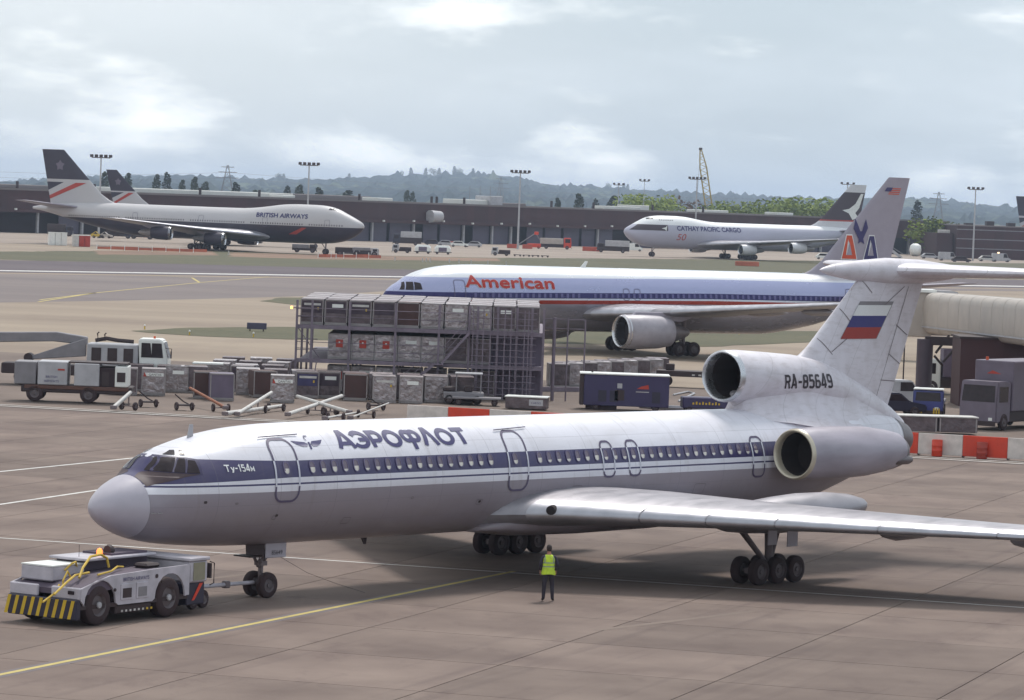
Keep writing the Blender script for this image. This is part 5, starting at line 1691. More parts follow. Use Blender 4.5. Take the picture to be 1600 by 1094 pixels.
# open frames right of the tower
for x, r, h in ((2.65, .11, 5.3), (3.5, .05, 5.3), (4.6, .05, 5.2)):
    MB().cyl((x, 1.0, 0), (x, 1.0, h), r, n=8).build('post', M['rack'], RK)
for z in (3.4, 4.6, 5.2):
    MB().cyl((1.9, 1.0, z), (4.6, 1.0, z), .03, n=5).build('frame_rail', M['rack'], RK)
o = MB().rev([(0, .001), (0, .08), (.12, .09), (.15, .001)], (0, 0, 0), n=12).build('marker_light', glow('amber lamp', (1, .45, .08, 1), 5.0), RK)
o.location = (RX0 - .42, -.2, 5.35)
MB().box(RX0 - .35, RX0, -.22, -.16, 5.31, 5.37).build('lamp_arm', M['rack'], RK)
gU, gM, gL = 'containers on the top deck of the rack', 'containers on the middle deck of the rack', 'containers on the ground floor of the rack'
up = [('open', 'strip', 'leftmost container on the top deck of the rack, dark curtain with a pale strip'), ('open', 'paper', 'second container from the left on the top deck, half-open front'), ('open', 'strip', 'third container from the left on the top deck, long dark window'),
      ('open', None, 'fourth container from the left on the top deck, dark front above a foil sill'), ('brown', None, 'brown container in the middle of the top deck'), ('foil', None, 'dusty silver container right of the brown one on the top deck'),
      ('foil', 'paper', 'foil container with bright chevron creases on the top deck'), ('foil', 'strip', 'container with pale blue strip on the top deck, left of the stair tower'), ('dull', 'paper', 'container with pale strip on the top deck behind the stair tower'), ('dull', None, 'rightmost container on the top deck of the rack')]
for k, (st, mk, lb) in enumerate(up):
    container(st, (-12.75 + 1.525 * k, RY0 + 1.35, DZ[1]), 0, lb, gU, mk, True, k == 0)
for j in range(1, 8):
    for k in range(10):
        container(('dull', 'foil')[(k * 3 + j) % 2], (-12.75 + 1.525 * k + rc.uniform(-.04, .04), RY0 + 1.35 + 2.15 * j, DZ[1]), 0, f'silver container on the top deck, {ORD[j]} row from the front, {ORD[k]} from the left', gU, None, False)
mid = [('foil', 'red', 'silver container with red label, first on the middle deck'), ('foil', 'red', 'silver container with red label, second on the middle deck'), ('foil', 'red', 'silver container with red label, third on the middle deck'), ('foil', 'paper', 'pale container right of the three with red labels on the middle deck'),
       ('foil', 'paper', 'fifth container from the left on the middle deck, light label'), ('dull', None, 'dull container behind the diagonal stair on the middle deck'), ('dull', None, 'dull container behind the stair tower on the middle deck')]
for k, (st, mk, lb) in enumerate(mid):
    container(st, (-10.95 + 1.48 * k, RY0 + 1.6, DZ[0]), 0, lb, gM, mk)
for j in range(1, 4):
    for k in range(8):
        container('dull', (-10.95 + 1.48 * k, RY0 + 1.6 + 2.2 * j, DZ[0]), 0, f'shadowed container on the middle deck, {ORD[j]} row from the front, {ORD[k]} from the left', gM, None, False)
low = [('foil', 'red', 'silver container with red label on the ground floor of the rack'), ('foil', 'paper', 'silver container with white label on the ground floor beside the red-labelled one'), ('foil', 'paper', 'third container from the left on the ground floor of the rack'), ('open', 'strip', 'dark-fronted container on the ground floor of the rack'), ('dull', None, 'dull container under the foot of the diagonal stair'), ('dull', None, 'dull container left of the stair tower foot'), ('dull', None, 'dull container behind the foot of the stair tower')]
for k, (st, mk, lb) in enumerate(low):
    container(st, (-10.95 + 1.53 * k, RY0 + 2.0, .12), 0, lb, gL, mk)
MB().box(-11.8, 1.8, .9, 12, 0, .11).build('ground_rollers', M['dark'], RK)
# row on the ground to the right of the rack
for k in range(8):
    a, b = G(872, 606), G(1018, 597)
    p = a + (b - a) * (k / 7)
    container(('dull', 'foil')[k % 2], (p.x, p.y + 1.0, 0), .1, ('container nearest the rack posts in the row behind the blue power unit', 'second container right of the rack posts behind the blue power unit', 'third container in the row behind the blue power unit', 'fourth container in the row, above the left half of the blue unit', 'fifth container in the row, above the middle of the blue unit', 'sixth container in the row behind the blue unit', 'seventh container in the row, next to the last', 'last rounded container at the right end of the row behind the blue unit')[k], 'row of containers behind the blue power unit', None, True)
    container('dull', (p.x + .5, p.y + 3.6, 0), .1, f'pale container top, {ORD[k]} from the left in the back row behind the blue power unit', 'row of containers behind the blue power unit', None, False)

# ------------------------------------------------------------------ tow bars and dollies lying in front of the containers
def towbar(name, a, b, label, mat, wheel_at=.5, r=.11, group='tow bars in front of the containers', za=.25, zb=.25, wheels=True):
    a, b = Vector(a), Vector(b)
    t = thing(name, label, 'tow bar', (a.x, a.y, 0), atan2(b.y - a.y, b.x - a.x), group)
    Ln = (Vector((b.x, b.y)) - Vector((a.x, a.y))).length
    MB().cyl((0, 0, za), (Ln, 0, zb), r, r * .85, 10).build('tube', mat, t, smooth=40)
    MB().box(-.18, .10, -.16, .16, za - .1, za + .12).build('coupling_head', M['gear'], t, bevel=.03)
    MB().tube([(Ln, 0, zb), (Ln + .25, .12, zb), (Ln + .35, 0, zb), (Ln + .25, -.12, zb), (Ln, 0, zb)], .025).build('tow_eye', M['gear'], t)
    if wheels:
        x = Ln * wheel_at
        MB().cyl((x, -.45, .24), (x, .45, .24), .03, n=6).cyl((x, 0, .24), (x, 0, za + (zb - za) * wheel_at), .04, n=6).build('axle', M['gear'], t)
        for s_ in (-1, 1):
            MB().wheel((x, s_ * .45, .24), (0, 1, 0), .24, .13, 14).build('wheel', [M['rubber'], M['hub']], t, smooth=40)
    return t
W_ = M['whited']
def gz(px, py, z=.3):
    return G(px, py, z)
towbar('tow_bar', gz(178, 634), gz(204, 616, .9), 'short white tow bar tilted up, left of all, by the truck', W_, .9, .13, za=.2, zb=1.0)
towbar('tow_bar', gz(371, 644), gz(424, 616, .9), 'white tow bar slanting up to the right below the QANTAS container', W_, .6, .11, za=.2, zb=1.0)
towbar('tow_bar', gz(352, 645), gz(442, 633), 'long white tow bar lying nearly level along the painted line', W_, .88, .13)
towbar('tow_bar', gz(450, 646), gz(534, 620, .8), 'white tow bar crossing under another, pointing up right', W_, .5, .12, za=.25, zb=.85)
towbar('tow_bar', gz(545, 644), gz(464, 622, .8), 'white tow bar crossing over another, pointing up left', W_, .35, .12, za=.3, zb=.9)
towbar('tow_bar', gz(508, 652), gz(562, 643), 'low white tow bar right of the crossed pair', W_, .3, .07)
towbar('tow_bar', gz(548, 650), gz(607, 630, .6), 'thin white tow bar next to the barrier end', W_, .4, .05, za=.2, zb=.6)
towbar('tow_bar', gz(352, 637), gz(297, 609, .9), 'orange-brown tow bar with its arm raised to the left', pm('rusty orange paint', RGB(140, 84, 58), .7), .12, .09, za=.3, zb=1.0)
for px, py, lb in ((230, 636, 'small two-wheeled dark dolly right of the short tow bar'), (286, 641, 'low dark dolly lying left of the orange tow bar'), (585, 641, 'dark wheeled dolly among pipes left of the barrier')):
    g = G(px, py)
    t = thing('wheeled_dolly', lb, 'dolly', (g.x, g.y, 0), .3)
    MB().tube([(-.5, 0, .9), (0, 0, .5), (.4, 0, .3), (.7, .1, .25)], .04).box(-.3, .3, -.35, .35, .26, .34).build('frame', M['dark'], t)
    for x in (-.45, .45):
        MB().wheel((x, -.3, .24), (1, .2, 0), .24, .12, 12).build('wheel', [M['rubber'], M['hub']], t, smooth=40)

# ------------------------------------------------------------------ generic road vehicle
def axle_wheels(t, xs_, w_, r, n_=16, wd=.26):
    for x in xs_:
        for s_ in (-1, 1):
            MB().wheel((x, s_ * (w_ / 2 - wd / 2), r), (0, 1, 0), r, wd, n_).build('wheel', [M['rubber'], M['hub']], t, smooth=40)
def lorry(name, label, cat, loc, rz, Ln, Wd, box_z, box_h, cabL, cab_h, box_mat, cab_mat, group=None, r=.48, chassis='dark', gap=.15, tank=False):
    """drives towards local +x"""
    t = thing(name, label, cat, loc, rz, group)
    MB().box(-Ln / 2, Ln / 2 - .2, -Wd / 2 + .15, Wd / 2 - .15, r * .9, box_z).build('chassis', M[chassis], t, bevel=.04)
    if tank:
        R = [[(x, cos(2 * pi * i / 18) * Wd * .46 * k, box_z + box_h / 2 + sin(2 * pi * i / 18) * box_h * .5 * k) for i in range(18)] for x, k in ((-Ln / 2, .7), (-Ln / 2 + .2, 1), (Ln / 2 - cabL - .5, 1), (Ln / 2 - cabL - .3, .7))]
        MB().loft(R).build('tank', M[box_mat], t, smooth=40)
    else:
        MB().box(-Ln / 2, Ln / 2 - cabL - gap, -Wd / 2, Wd / 2, box_z, box_z + box_h).build('cargo_body', M[box_mat], t, bevel=.05)
    x0, x1 = Ln / 2 - cabL, Ln / 2
    cz = r * .9
    cab = MB().prism([(x0, cz), (x1, cz), (x1, cz + cab_h * .48), (x1 - .18, cz + cab_h), (x0, cz + cab_h)], 'y', -Wd / 2 + .05, Wd / 2 - .05).build('cab', M[cab_mat], t, bevel=.07, seg=2)
    a, b = cz + cab_h * .50, cz + cab_h * .90
    MB().add([(x1 + .012, -Wd / 2 + .2, a), (x1 + .012, Wd / 2 - .2, a), (x1 - .135, Wd / 2 - .25, b), (x1 - .135, -Wd / 2 + .25, b)], [(0, 1, 2, 3)]).build('windscreen', M['glass'], cab, fix=False)
    for s_ in (-1, 1):
        MB().box(x0 + .35, x1 - .3, s_ * (Wd / 2 - .05) - .012, s_ * (Wd / 2 - .05) + .012, a, b - .05).build('side_window', M['glass'], cab)
        MB().box(x1 - .02, x1 + .03, s_ * (Wd / 2 - .45) - .12, s_ * (Wd / 2 - .45) + .12, cz + .12, cz + .3).build('headlight', M['white'], cab)
    MB().box(x1, x1 + .08, -Wd / 2 + .1, Wd / 2 - .1, cz - .2, cz + .08).build('bumper', M['dark'], t)
    axle_wheels(t, (-Ln / 2 + Ln * .2, x1 - cabL * .55), Wd, r)
    return t
def car(name, label, cat, loc, rz, mat, Ln=4.2, Wd=1.7, Hh=1.45, van=False, group=None, roof=None):
    t = thing(name, label, cat, loc, rz, group)
    h = Ln / 2
    if van:
        pr = [(-h, .3), (h, .3), (h, .95), (h - .7, 1.15), (h - 1.2, Hh), (-h + .1, Hh), (-h, Hh - .2)]
        win = [(h - .85, 1.2), (h - 1.25, Hh - .12), (h - 2.1, Hh - .12), (h - 2.1, 1.2)]
    else:
        pr = [(-h, .3), (h, .3), (h, .72), (h - 1.1, .92), (h - 1.75, Hh), (-h + 1.0, Hh), (-h + .3, .98), (-h, .9)]
        win = [(h - 1.3, .95), (h - 1.8, Hh - .1), (-h + 1.1, Hh - .1), (-h + .6, .97)]
    MB().prism(pr, 'y', -Wd / 2, Wd / 2).build('body', M[mat], t, bevel=.08, seg=2)
    for s_ in (-1, 1):
        MB().prism(win, 'y', s_ * Wd / 2 - .012, s_ * Wd / 2 + .012).build('side_window', M['glass'], t)
    axle_wheels(t, (-h + .75, h - .8), Wd + .04, .31, 14, .2)
    return t

# white-sided truck with boom truck behind it, at the left
g = G(150, 631)
t = thing('service_truck', 'white box-sided airport service truck parked at the far left, lettered on its flank', 'service truck', (g.x - .2, g.y + 1.2, 0), .03)
MB().box(-4.2, 2.2, -1.1, 1.1, .55, 1.0).build('chassis', M['dark'], t, bevel=.05)
MB().box(-4.0, 2.0, -1.15, 1.1, .75, .98).build('side_skirt', M['brown'], t, bevel=.03)
MB().box(-3.25, -1.55, -1.2, 1.1, 1.0, 2.35).build('equipment_cabinet', M['lgrey'], t, bevel=.04)
MB().box(-4.6, -3.35, -1.15, 1.1, 1.0, 2.3).build('equipment_cabinet', M['grey'], t, bevel=.04)
MB().box(-1.15, .30, -1.2, 1.1, 1.0, 2.3).build('equipment_cabinet', M['lgrey'], t, bevel=.04)
MB().box(.30, 1.2, -1.1, 1.0, 1.0, 2.1).build('recess', M['void'], t)
MB().box(1.2, 1.95, -1.2, 1.1, 1.0, 2.2).build('control_cabinet', M['white'], t, bevel=.04)
MB().box(1.32, 1.80, -1.23, -1.2, 1.3, 1.85).build('door_panel', M['dark'], t)
MB().box(.45, .85, -1.13, -1.1, 1.05, 1.85).build('door_panel', M['dark'], t)
MB().box(-1.5, 1.9, -1.1, 1.1, 2.3, 2.38).build('top_rail', M['dark'], t)
flat_text('BRITISH', .20, M['blueink'], t, Matrix.Translation((-2.45, -1.215, 1.40)) @ Matrix.Rotation(pi / 2, 4, 'X'))
flat_text('AIRWAYS', .20, M['blueink'], t, Matrix.Translation((-2.45, -1.215, 1.16)) @ Matrix.Rotation(pi / 2, 4, 'X'))
MB().box(-2.1, -1.7, -1.225, -1.21, 1.85, 1.95).build('label_mark', M['tagred'], t)
axle_wheels(t, (-3.4, -.3), 2.3, .5)
g = G(238, 600)
t = thing('boom_truck', 'white-cabbed truck carrying a folded grey boom, cab to the right, behind the service truck', 'boom truck', (g.x - 3.3, 242.5, 0), 0)
MB().box(-5.5, 4.8, -1.15, 1.15, .7, 1.35).build('chassis', M['dark'], t, bevel=.05)
MB().prism([(3.1, 1.3), (4.85, 1.3), (4.85, 1.95), (4.55, 3.05), (4.3, 3.15), (3.0, 3.15)], 'y', -1.15, 1.15).build('cab', M['white'], t, bevel=.08, seg=2)
for x0, x1 in ((3.2, 3.75), (3.85, 4.45)):
    MB().prism([(x0, 2.0), (x1 + .12, 2.0), (x1, 2.9), (x0, 2.9)], 'y', -1.175, -1.15).build('side_window', M['glass'], t)
MB().add([(4.865, -1.0, 2.0), (4.865, 1.0, 2.0), (4.6, .95, 2.95), (4.6, -.95, 2.95)], [(0, 1, 2, 3)]).build('windscreen', M['glass'], t, fix=False)
MB().tube([(4.7, -1.2, 2.6), (5.1, -1.35, 2.6), (5.1, -1.35, 2.0)], .025).box(5.05, 5.12, -1.5, -1.3, 2.0, 2.45).build('mirror', M['dark'], t)
MB().box(-.2, 3.0, -1.15, 1.15, 1.35, 2.75).build('engine_housing', M['lgrey'], t, bevel=.06)
for x0 in (.1, 1.1, 2.1):
    MB().box(x0, x0 + .6, -1.18, -1.15, 1.5, 2.5).build('louvre', M['dark'], t)
MB().tube([(.2, 0, 2.9), (.9, 0, 3.05), (1.6, 0, 2.95), (2.6, 0, 2.9)], .14).build('hose_bundle', M['dark'], t)
MB().tube([(.4, -.3, 2.9), (.35, -.3, 3.35), (.45, -.3, 3.45)], .05).tube([(.85, -.3, 2.9), (.8, -.3, 3.3), (.9, -.3, 3.4)], .05).build('exhaust_stack', M['dark'], t)
MB().prism([(-8.5, 2.45), (-8.5, 3.1), (-2.2, 3.35), (-.3, 3.1), (-.3, 2.6), (-2.4, 2.75)], 'y', -.35, .35).build('boom', M['grey'], t, bevel=.05)
MB().prism([(-3.9, 1.75), (-.3, 3.05), (-.3, 1.9), (-3.6, 1.6)], 'y', -.6, -.37).build('boom_strut', M['grey'], t, bevel=.04)
MB().cyl((-3.9, -.7, 1.7), (-3.9, .4, 1.7), .28, n=14).build('pivot', M['dark'], t)
MB().cyl((3.9, 0, 3.15), (3.9, 0, 3.3), .07, n=8).build('beacon', M['orange'], t)
axle_wheels(t, (-4.2, -2.8, 3.9), 2.3, .52)

# baggage tractor, low white box, blue power unit, small blue unit, flatbed
g = G(712, 631)
t = thing('baggage_tractor', 'small baggage tractor with a pale flat canopy in front of the rack, beside foil containers', 'tractor', (g.x + .4, g.y + .3, 0), pi)
MB().box(-1.3, 1.2, -.7, .7, .3, .75).build('body', M['grey'], t, bevel=.06)
MB().box(.3, 1.2, -.6, .6, .75, 1.05).build('bonnet', M['dark'], t, bevel=.08)
MB().box(-1.2, .5, -.7, .7, 1.85, 1.93).build('canopy', M['lgrey'], t, bevel=.03)
for x in (-1.1, .4):
    for y in (-.62, .62):
        MB().box(x - .03, x + .03, y - .03, y + .03, .7, 1.86).build('canopy_post', M['grey'], t)
MB().box(-.6, -.1, -.45, .45, .75, 1.1).build('seat', M['dark'], t, bevel=.05)
axle_wheels(t, (-.9, .8), 1.4, .3)
g = G(752, 634)
t = thing('baggage_cart', 'low flat baggage cart behind the tractor', 'cart', (g.x - .3, g.y + .5, 0), 0)
MB().box(-1.5, 1.5, -.7, .7, .38, .50).build('bed', M['grey'], t, bevel=.02)
axle_wheels(t, (-1.1, 1.1), 1.4, .2)
g = G(822, 640)
t = thing('equipment_box', 'low white-topped metal box with a printed plate, behind the barrier', 'box', (g.x, g.y + .6, 0), -.12)
MB().box(-1.2, 1.3, -.7, .7, .05, .72).build('body', M['alud'], t, bevel=.02)
MB().box(-1.25, 1.35, -.75, .75, .72, .80).build('lid', M['white'], t, bevel=.02)
MB().box(.25, 1.1, -.72, -.705, .25, .62).build('label_plate', M['lgrey'], t)
flat_text('CARGO', .17, M['blueink'], t, Matrix.Translation((.68, -.727, .36)) @ Matrix.Rotation(pi / 2, 4, 'X'))
ga, gb = G(908, 637), G(1046, 634)
t = thing('ground_power_unit', 'long dark blue generator unit with a white roof edge, standing behind the fuselage', 'generator', (GY(978, 238).x, 238.6, 0), 0.0)
hx = 2.74
M['gpu'] = pm('deep blue enamel', RGB(54, 46, 84), .5, var=.15)
MB().box(-hx + .25, hx, -1.0, 1.0, .25, 2.15).build('housing', M['gpu'], t, bevel=.04)
MB().box(-hx, -hx + .25, -.95, .95, .25, 2.1).build('radiator_end', M['dark'], t, bevel=.03)
MB().box(-hx - .02, hx + .03, -1.04, 1.04, 2.15, 2.24).build('roof_edge', M['white'], t, bevel=.02)
MB().box(-.45, -.15, -1.02, -1.0, 1.35, 1.65).build('control_plate', M['lgrey'], t)
MB().box(-.6, 0, -1.015, -1.0, .6, 1.25).build('control_panel', M['dark'], t)
MB().add([(.75, -1.03, 1.35), (1.5, -1.03, 1.35), (1.45, -1.03, 1.62), (1.0, -1.03, 1.5)], [(0, 1, 2, 3)]).build('emblem', M['tagred'], t, fix=False)
flat_text('POWER', .13, M['whiteink'], t, Matrix.Translation((1.1, -1.03, 1.12)) @ Matrix.Rotation(pi / 2, 4, 'X')) if False else MB().box(.7, 1.5, -1.02, -1.0, 1.15, 1.19).build('pinstripe', M['whited'], t)
for x0 in (-1.6, -.9, 1.7):
    MB().box(x0, x0 + .5, -1.015, -1.0, .5, 1.2).build('louvre', M['navy'], t)
MB().cyl((-hx + .75, 0, 2.2), (-hx + .75, 0, 2.42), .06, n=8).build('exhaust_stack', M['dark'], t)
MB().box(-hx + .4, -hx + 2.3, -.8, .6, 0, .3).build('axle_box', M['void'], t)
axle_wheels(t, (-hx + 1.0, hx - .8), 1.9, .26)
g = G(1090, 645)
t = thing('power_cart', 'low blue cart with yellow lettering, half hidden by the upper engine intake', 'cart', (g.x + .3, g.y + .6, 0), .1)
MB().box(-1.3, 1.6, -.6, .6, .25, .95).build('body', M['gpu'], t, bevel=.06)
for k in range(9):
    MB().box(-.7 + .2 * k, -.6 + .2 * k, -.62, -.60, .5, .62 + .06 * (k % 2)).build('stencil_mark', M['yellow'], t)
axle_wheels(t, (-.9, 1.1), 1.2, .2)
g = G(1075, 605)
t = thing('flatbed_trailer', 'dark flatbed trailer behind the blue generator', 'trailer', (g.x, g.y, 0), -.1)
MB().box(-2.2, 2.8, -1, 1, .75, 1.15).build('bed', M['dark'], t, bevel=.03)
MB().box(-1.6, -1.0, -.4, .4, 1.15, 1.6).build('headboard', M['dark'], t, bevel=.05)
axle_wheels(t, (-1.5, 2.0), 1.9, .36)
for k in range(4):
    MB().box(.3 + .45 * k, .5 + .45 * k, -1.02, -1.0, .85, .95).build('reflector', M['whited'], t)
o = MB().tube([(G(1052, 618) + Vector((0, 0, .05))), (G(1075, 613) + Vector((0, 0, .05))), (G(1085, 616) + Vector((0, 0, .05))), (G(1060, 628) + Vector((0, 0, .05)))], .06).build('hose', M['lgrey'])
tag(o, 'pale loose hose on the ground right of the blue generator', 'hose')
o = MB().tube([G(1000, 637) + Vector((0, 0, .1)), G(1040, 640) + Vector((0, 0, .12)), G(1090, 641) + Vector((0, 0, .1)), G(1110, 643) + Vector((0, 0, .1))], .16).build('rolled_tarpaulin', M['lgrey'])
tag(o, 'long pale rolled tarpaulin on the ground under the blue generator', 'tarpaulin')
o = MB().box(-6, 0, -.15, .15, 0, .3).build('kerb_beam', M['rack'])
tag(o, 'long low steel beam on the ground right of the rack', 'beam')
o.location = G(905, 612); o.rotation_euler = (0, 0, .55)

# ------------------------------------------------------------------ red and white barrier and drums
b0, b1 = UV(-70.2, 201.6), UV(-25, 201.6)
BR = thing('safety_barrier', 'long board barrier painted in alternating red and white panels behind the near aircraft', 'barrier', (b0.x, b0.y, 0), atan2(UX.y, UX.x))
M['bred'] = pm('scuffed signal red', RGB(206, 62, 36), .55, var=.15)
M['bwhite'] = pm('scuffed barrier white', RGB(206, 196, 190), .6, var=.2, scale=2)
PW = 2.389
for k in range(-1, 19):
    x0 = 2.07 + PW * k
    MB().box(x0 + .01, x0 + PW - .01, -.06, .06, .06, 1.16).build('panel', M['bred' if k % 2 == 0 else 'bwhite'], BR, bevel=.015)
    MB().box(x0 - .05, x0 + .05, .065, .5, 0, .08).build('foot', M['dark'], BR)
for px, py, mt, lb in ((1467, 712, 'bred', 'orange-red drum standing before a white panel of the barrier'), (1537, 716, 'brown', 'rusty red drum standing before a red panel of the barrier')):
    g = G(px, py)
    mm = M['bred'] if mt == 'bred' else pm('dark red drum paint', RGB(160, 58, 44), .6)
    o = MB().rev([(0, .001), (0, .27), (.03, .285), (.28, .28), (.30, .295), (.32, .28), (.55, .28), (.57, .295), (.59, .28), (.84, .285), (.87, .27), (.86, .25), (.84, .001)], (0, 0, 0), (0, 0, 1), 20).build('oil_drum', mm, smooth=40)
    o.location = g - Vector((.305, .952, 0)) * .55
    tag(o, lb, 'drum')

# ------------------------------------------------------------------ right side: jet bridge, trucks
JB = thing('jet_bridge', 'cream passenger boarding bridge tunnel on a dark pillar at the right edge', 'jet bridge', (0, 0, 0), 0)
ja, jb_ = Vector((30.9, 283, 0)), Vector((36.5, 236, 0))
jd = (jb_ - ja); jl = jd.length * 1.35; ang = atan2(jd.y, jd.x)
def JT4(x, y, z):
    return Matrix.Translation(ja) @ Matrix.Rotation(ang, 4, 'Z') @ Vector((x, y, z))
def tunnel_ring(x, z0, z1, w_, e=.42):
    R = []
    for i in range(28):
        a = 2 * pi * i / 28
        ca, sa = cos(a), sin(a)
        R.append(JT4(x, w_ * abs(ca) ** e * (1 if ca > 0 else -1), (z0 + z1) / 2 + (z1 - z0) / 2 * abs(sa) ** e * (1 if sa > 0 else -1)))
    return R
M['cream'] = pm('cream bridge paint', RGB(178, 168, 160), .5, var=.14, scale=.8)
def jz(x): return 4.05 + .010 * x, 7.05 + .012 * x
MB().loft([tunnel_ring(x, *jz(x), 1.45) for x in (0, 15, 30, 45, jl)]).build('tunnel', M['cream'], JB, smooth=50)
for x in [3.2 * k for k in range(1, 20)]:
    MB().loft([tunnel_ring(x + d_, jz(x)[0] - .012, jz(x)[1] + .012, 1.462) for d_ in (0, .05)]).build('joint_ring', M['cream'], JB, smooth=50)
MB().add([JT4(x, y, jz(x)[0] + .45 + dz) for x in (0, jl) for y in (-1.50, -1.44) for dz in (0, .10)], [(0, 1, 3, 2), (4, 6, 7, 5), (0, 4, 5, 1), (2, 3, 7, 6), (0, 2, 6, 4), (1, 5, 7, 3)]).build('side_rail', M['lgrey'], JB)
MB().loft([tunnel_ring(x, jz(0)[0] - .15, jz(0)[1] + .15, 1.65, .3) for x in (-1.0, .4)]).build('end_frame', M['lgrey'], JB, smooth=30)
c = GY(1434, 284)
hh = MB().box(-1.2, 1.35, -1.4, 1.4, 3.8, 7.05).build('bridge_cab', M['cream'], JB, bevel=.08)
hh.location = (29.0, 282.5, 0)
q = MB().box(-1.4, 1.6, -1.6, 1.6, 7.05, 7.25).build('cab_roof', M['white'], JB); q.location = (29.0, 282.5, 0)
pc = GY(1445, 268)
MB().cyl((pc.x, pc.y, 0), (pc.x, pc.y, 4.1), .56, n=20).build('pillar', pm('dark pillar', RGB(74, 62, 72), .6), JB, smooth=40)
for (xa, ya), (xb, yb) in (((1462, 552), (1482, 524)), ((1474, 566), (1500, 536)), ((1460, 556), (1474, 572))):
    a, b = GY(xa, 268), GY(xb, 268)
    MB().cyl((a.x, a.y, skyl(xa, ya, 268)), (b.x, b.y, skyl(xb, yb, 268)), .09, n=6).build('brace', M['dark'], JB)
MB().box(pc.x, pc.x + 6, 267.6, 268.4, 3.7, 4.3).build('cross_beam', M['dark'], JB)
MB().cyl((GY(1413, 262).x, 262, 0), (GY(1413, 262).x, 262, 3.9), .05, n=6).build('cable_mast', M['dark'], JB)
PB = thing('pier_building', 'dark brown pier wall beneath the boarding bridge at the right edge', 'building', (GY(1501, 259).x, 259, 0), 0)
MB().box(0, 22, 0, 5, -.1, 4.5).build('wall', M['clad'], PB)
MB().box(-.1, 22.1, -.1, 5.1, 4.5, 4.65).build('roof', M['dark'], PB)
g = G(1476, 612)
lorry('delivery_truck', 'grey lorry with pale roof line seen behind the braces of the bridge pillar', 'lorry', (g.x + .5, 262 + 14, 0), pi, 5.4, 2.2, 1.2, 2.0, 1.4, 2.0, 'lilac', 'white')
lorry('cargo_truck', 'grey box lorry facing left-front at the right edge, red swoosh on its side', 'lorry', (30.2, 234.5, 0), radians(236), 8.2, 2.6, 1.1, 3.0, 1.8, 2.45, 'lilac2', 'lilac2', r=.5)
CT = [o for o in SC.objects if o.name.startswith('cargo_truck')][0]
MB().tube([(-1.6 + .8 * cos(radians(a)), 1.27, 2.5 + 1.0 * sin(radians(a))) for a in range(70, 300, 20)], .09).build('swoosh_emblem', M['bred'], CT)
MB().tube([(-1.6 + .8 * cos(radians(a)), -1.27, 2.5 + 1.0 * sin(radians(a))) for a in range(70, 300, 20)], .09).build('swoosh_emblem', M['bred'], CT)
MB().cyl((1.95, -.6, 4.1), (1.95, -.6, 4.3), .09, n=10).build('beacon', M['orange'], CT)
MB().add([(2.16, -.5, 3.3), (2.16, .5, 3.3), (2.16, .3, 3.36), (2.16, -.1, 3.5)], [(0, 1, 2, 3)]).build('emblem', M['tagred'], CT, fix=False)
lorry('pickup_truck', 'blue-cabbed small truck with white roof and yellow-black chevrons on its bumper', 'truck', (26.6, 246, 0), radians(262), 4.6, 2.0, .75, .25, 1.6, 1.35, 'grey', 'blue2' if 'blue2' in M else 'blue', r=.34)
PT = [o for o in SC.objects if o.name.startswith('pickup_truck')][0]
MB().box(.75, 2.2, -.95, .95, 1.66, 1.76).build('roof_panel', M['white'], PT, bevel=.04)
for s_ in (-1, 1):
    for k in range(3):
        MB().box(2.40, 2.42, s_ * .55 + (k - 1) * .16 - .05, s_ * .55 + (k - 1) * .16 + .05, .2, .55).build('chevron', M['yellow'], PT)
for px, py, w_, lb in ((1430, 678, 1.3, 'left of the two low grey crates with pale lids behind the barrier'), (1497, 680, 1.15, 'right of the two low grey crates with pale lids behind the barrier')):
    g = G(px, py)
    t = thing('storage_crate', lb, 'crate', (g.x, g.y + 1.6, 0), .1, 'low crates behind the barrier')
    MB().box(-w_, w_, -.8, .8, .1, .95).build('body', M['alud'], t, bevel=.02)
    MB().box(-w_ - .05, w_ + .05, -.85, .85, .95, 1.03).build('lid', M['whited'], t, bevel=.02)
    MB().box(-w_ + .05, -w_ + .12, -.83, -.8, .1, .9).build('corner_strap', M['frame'], t)
    MB().box(w_ - .12, w_ - .05, -.83, -.8, .1, .9).build('corner_strap', M['frame'], t)
car('parked_van', 'pale van half hidden behind the rudder of the near aircraft', 'van', (GY(1397, 252).x, 252, 0), .4, 'lgrey', 4.4, 1.8, 1.9, True)
car('parked_car', 'dark blue car partly hidden beside the tail cone', 'car', (GY(1396, 244).x, 244, 0), .2, 'navy')
g = G(1400, 628)
t = thing('fuel_bowser', 'small red and cream tank trailer left of the bridge pillar', 'trailer', (g.x, g.y + 6, 0), 0)
MB().box(-1.2, 2.2, -.8, .8, .5, .8).build('bed', M['cream'], t, bevel=.04)
MB().cyl((-.9, -.5, 1.3), (-.2, -.5, 1.3), .5, n=16).build('drum', M['bred'], t, smooth=40)
axle_wheels(t, (-.7, 1.6), 1.6, .3)

# signs
g = G(401, 517)
t = thing('taxiway_sign', 'long dark blue grey sign box on the grass island', 'sign', g, 0)
MB().box(-.88, .88, -.15, .15, .15, .72).build('sign_box', pm('sign back', RGB(74, 70, 92), .6), t, bevel=.03)
for x in (-.6, .6):
    MB().box(x - .05, x + .05, -.05, .05, -.05, .16).build('leg', M['dark'], t)
g = G(572, 462)
t = thing('taxiway_sign', 'low dark red sign box beyond the rack, left of the silver jet nose', 'sign', (GY(572, 415).x, 415, 0), 0)
MB().box(-1.1, 2.2, -.2, .2, .3, 1.25).build('sign_box', M['brownc'], t, bevel=.05)
for x in (-.8, 1.8):
    MB().box(x - .05, x + .05, -.05, .05, -.05, .3).build('leg', M['dark'], t)

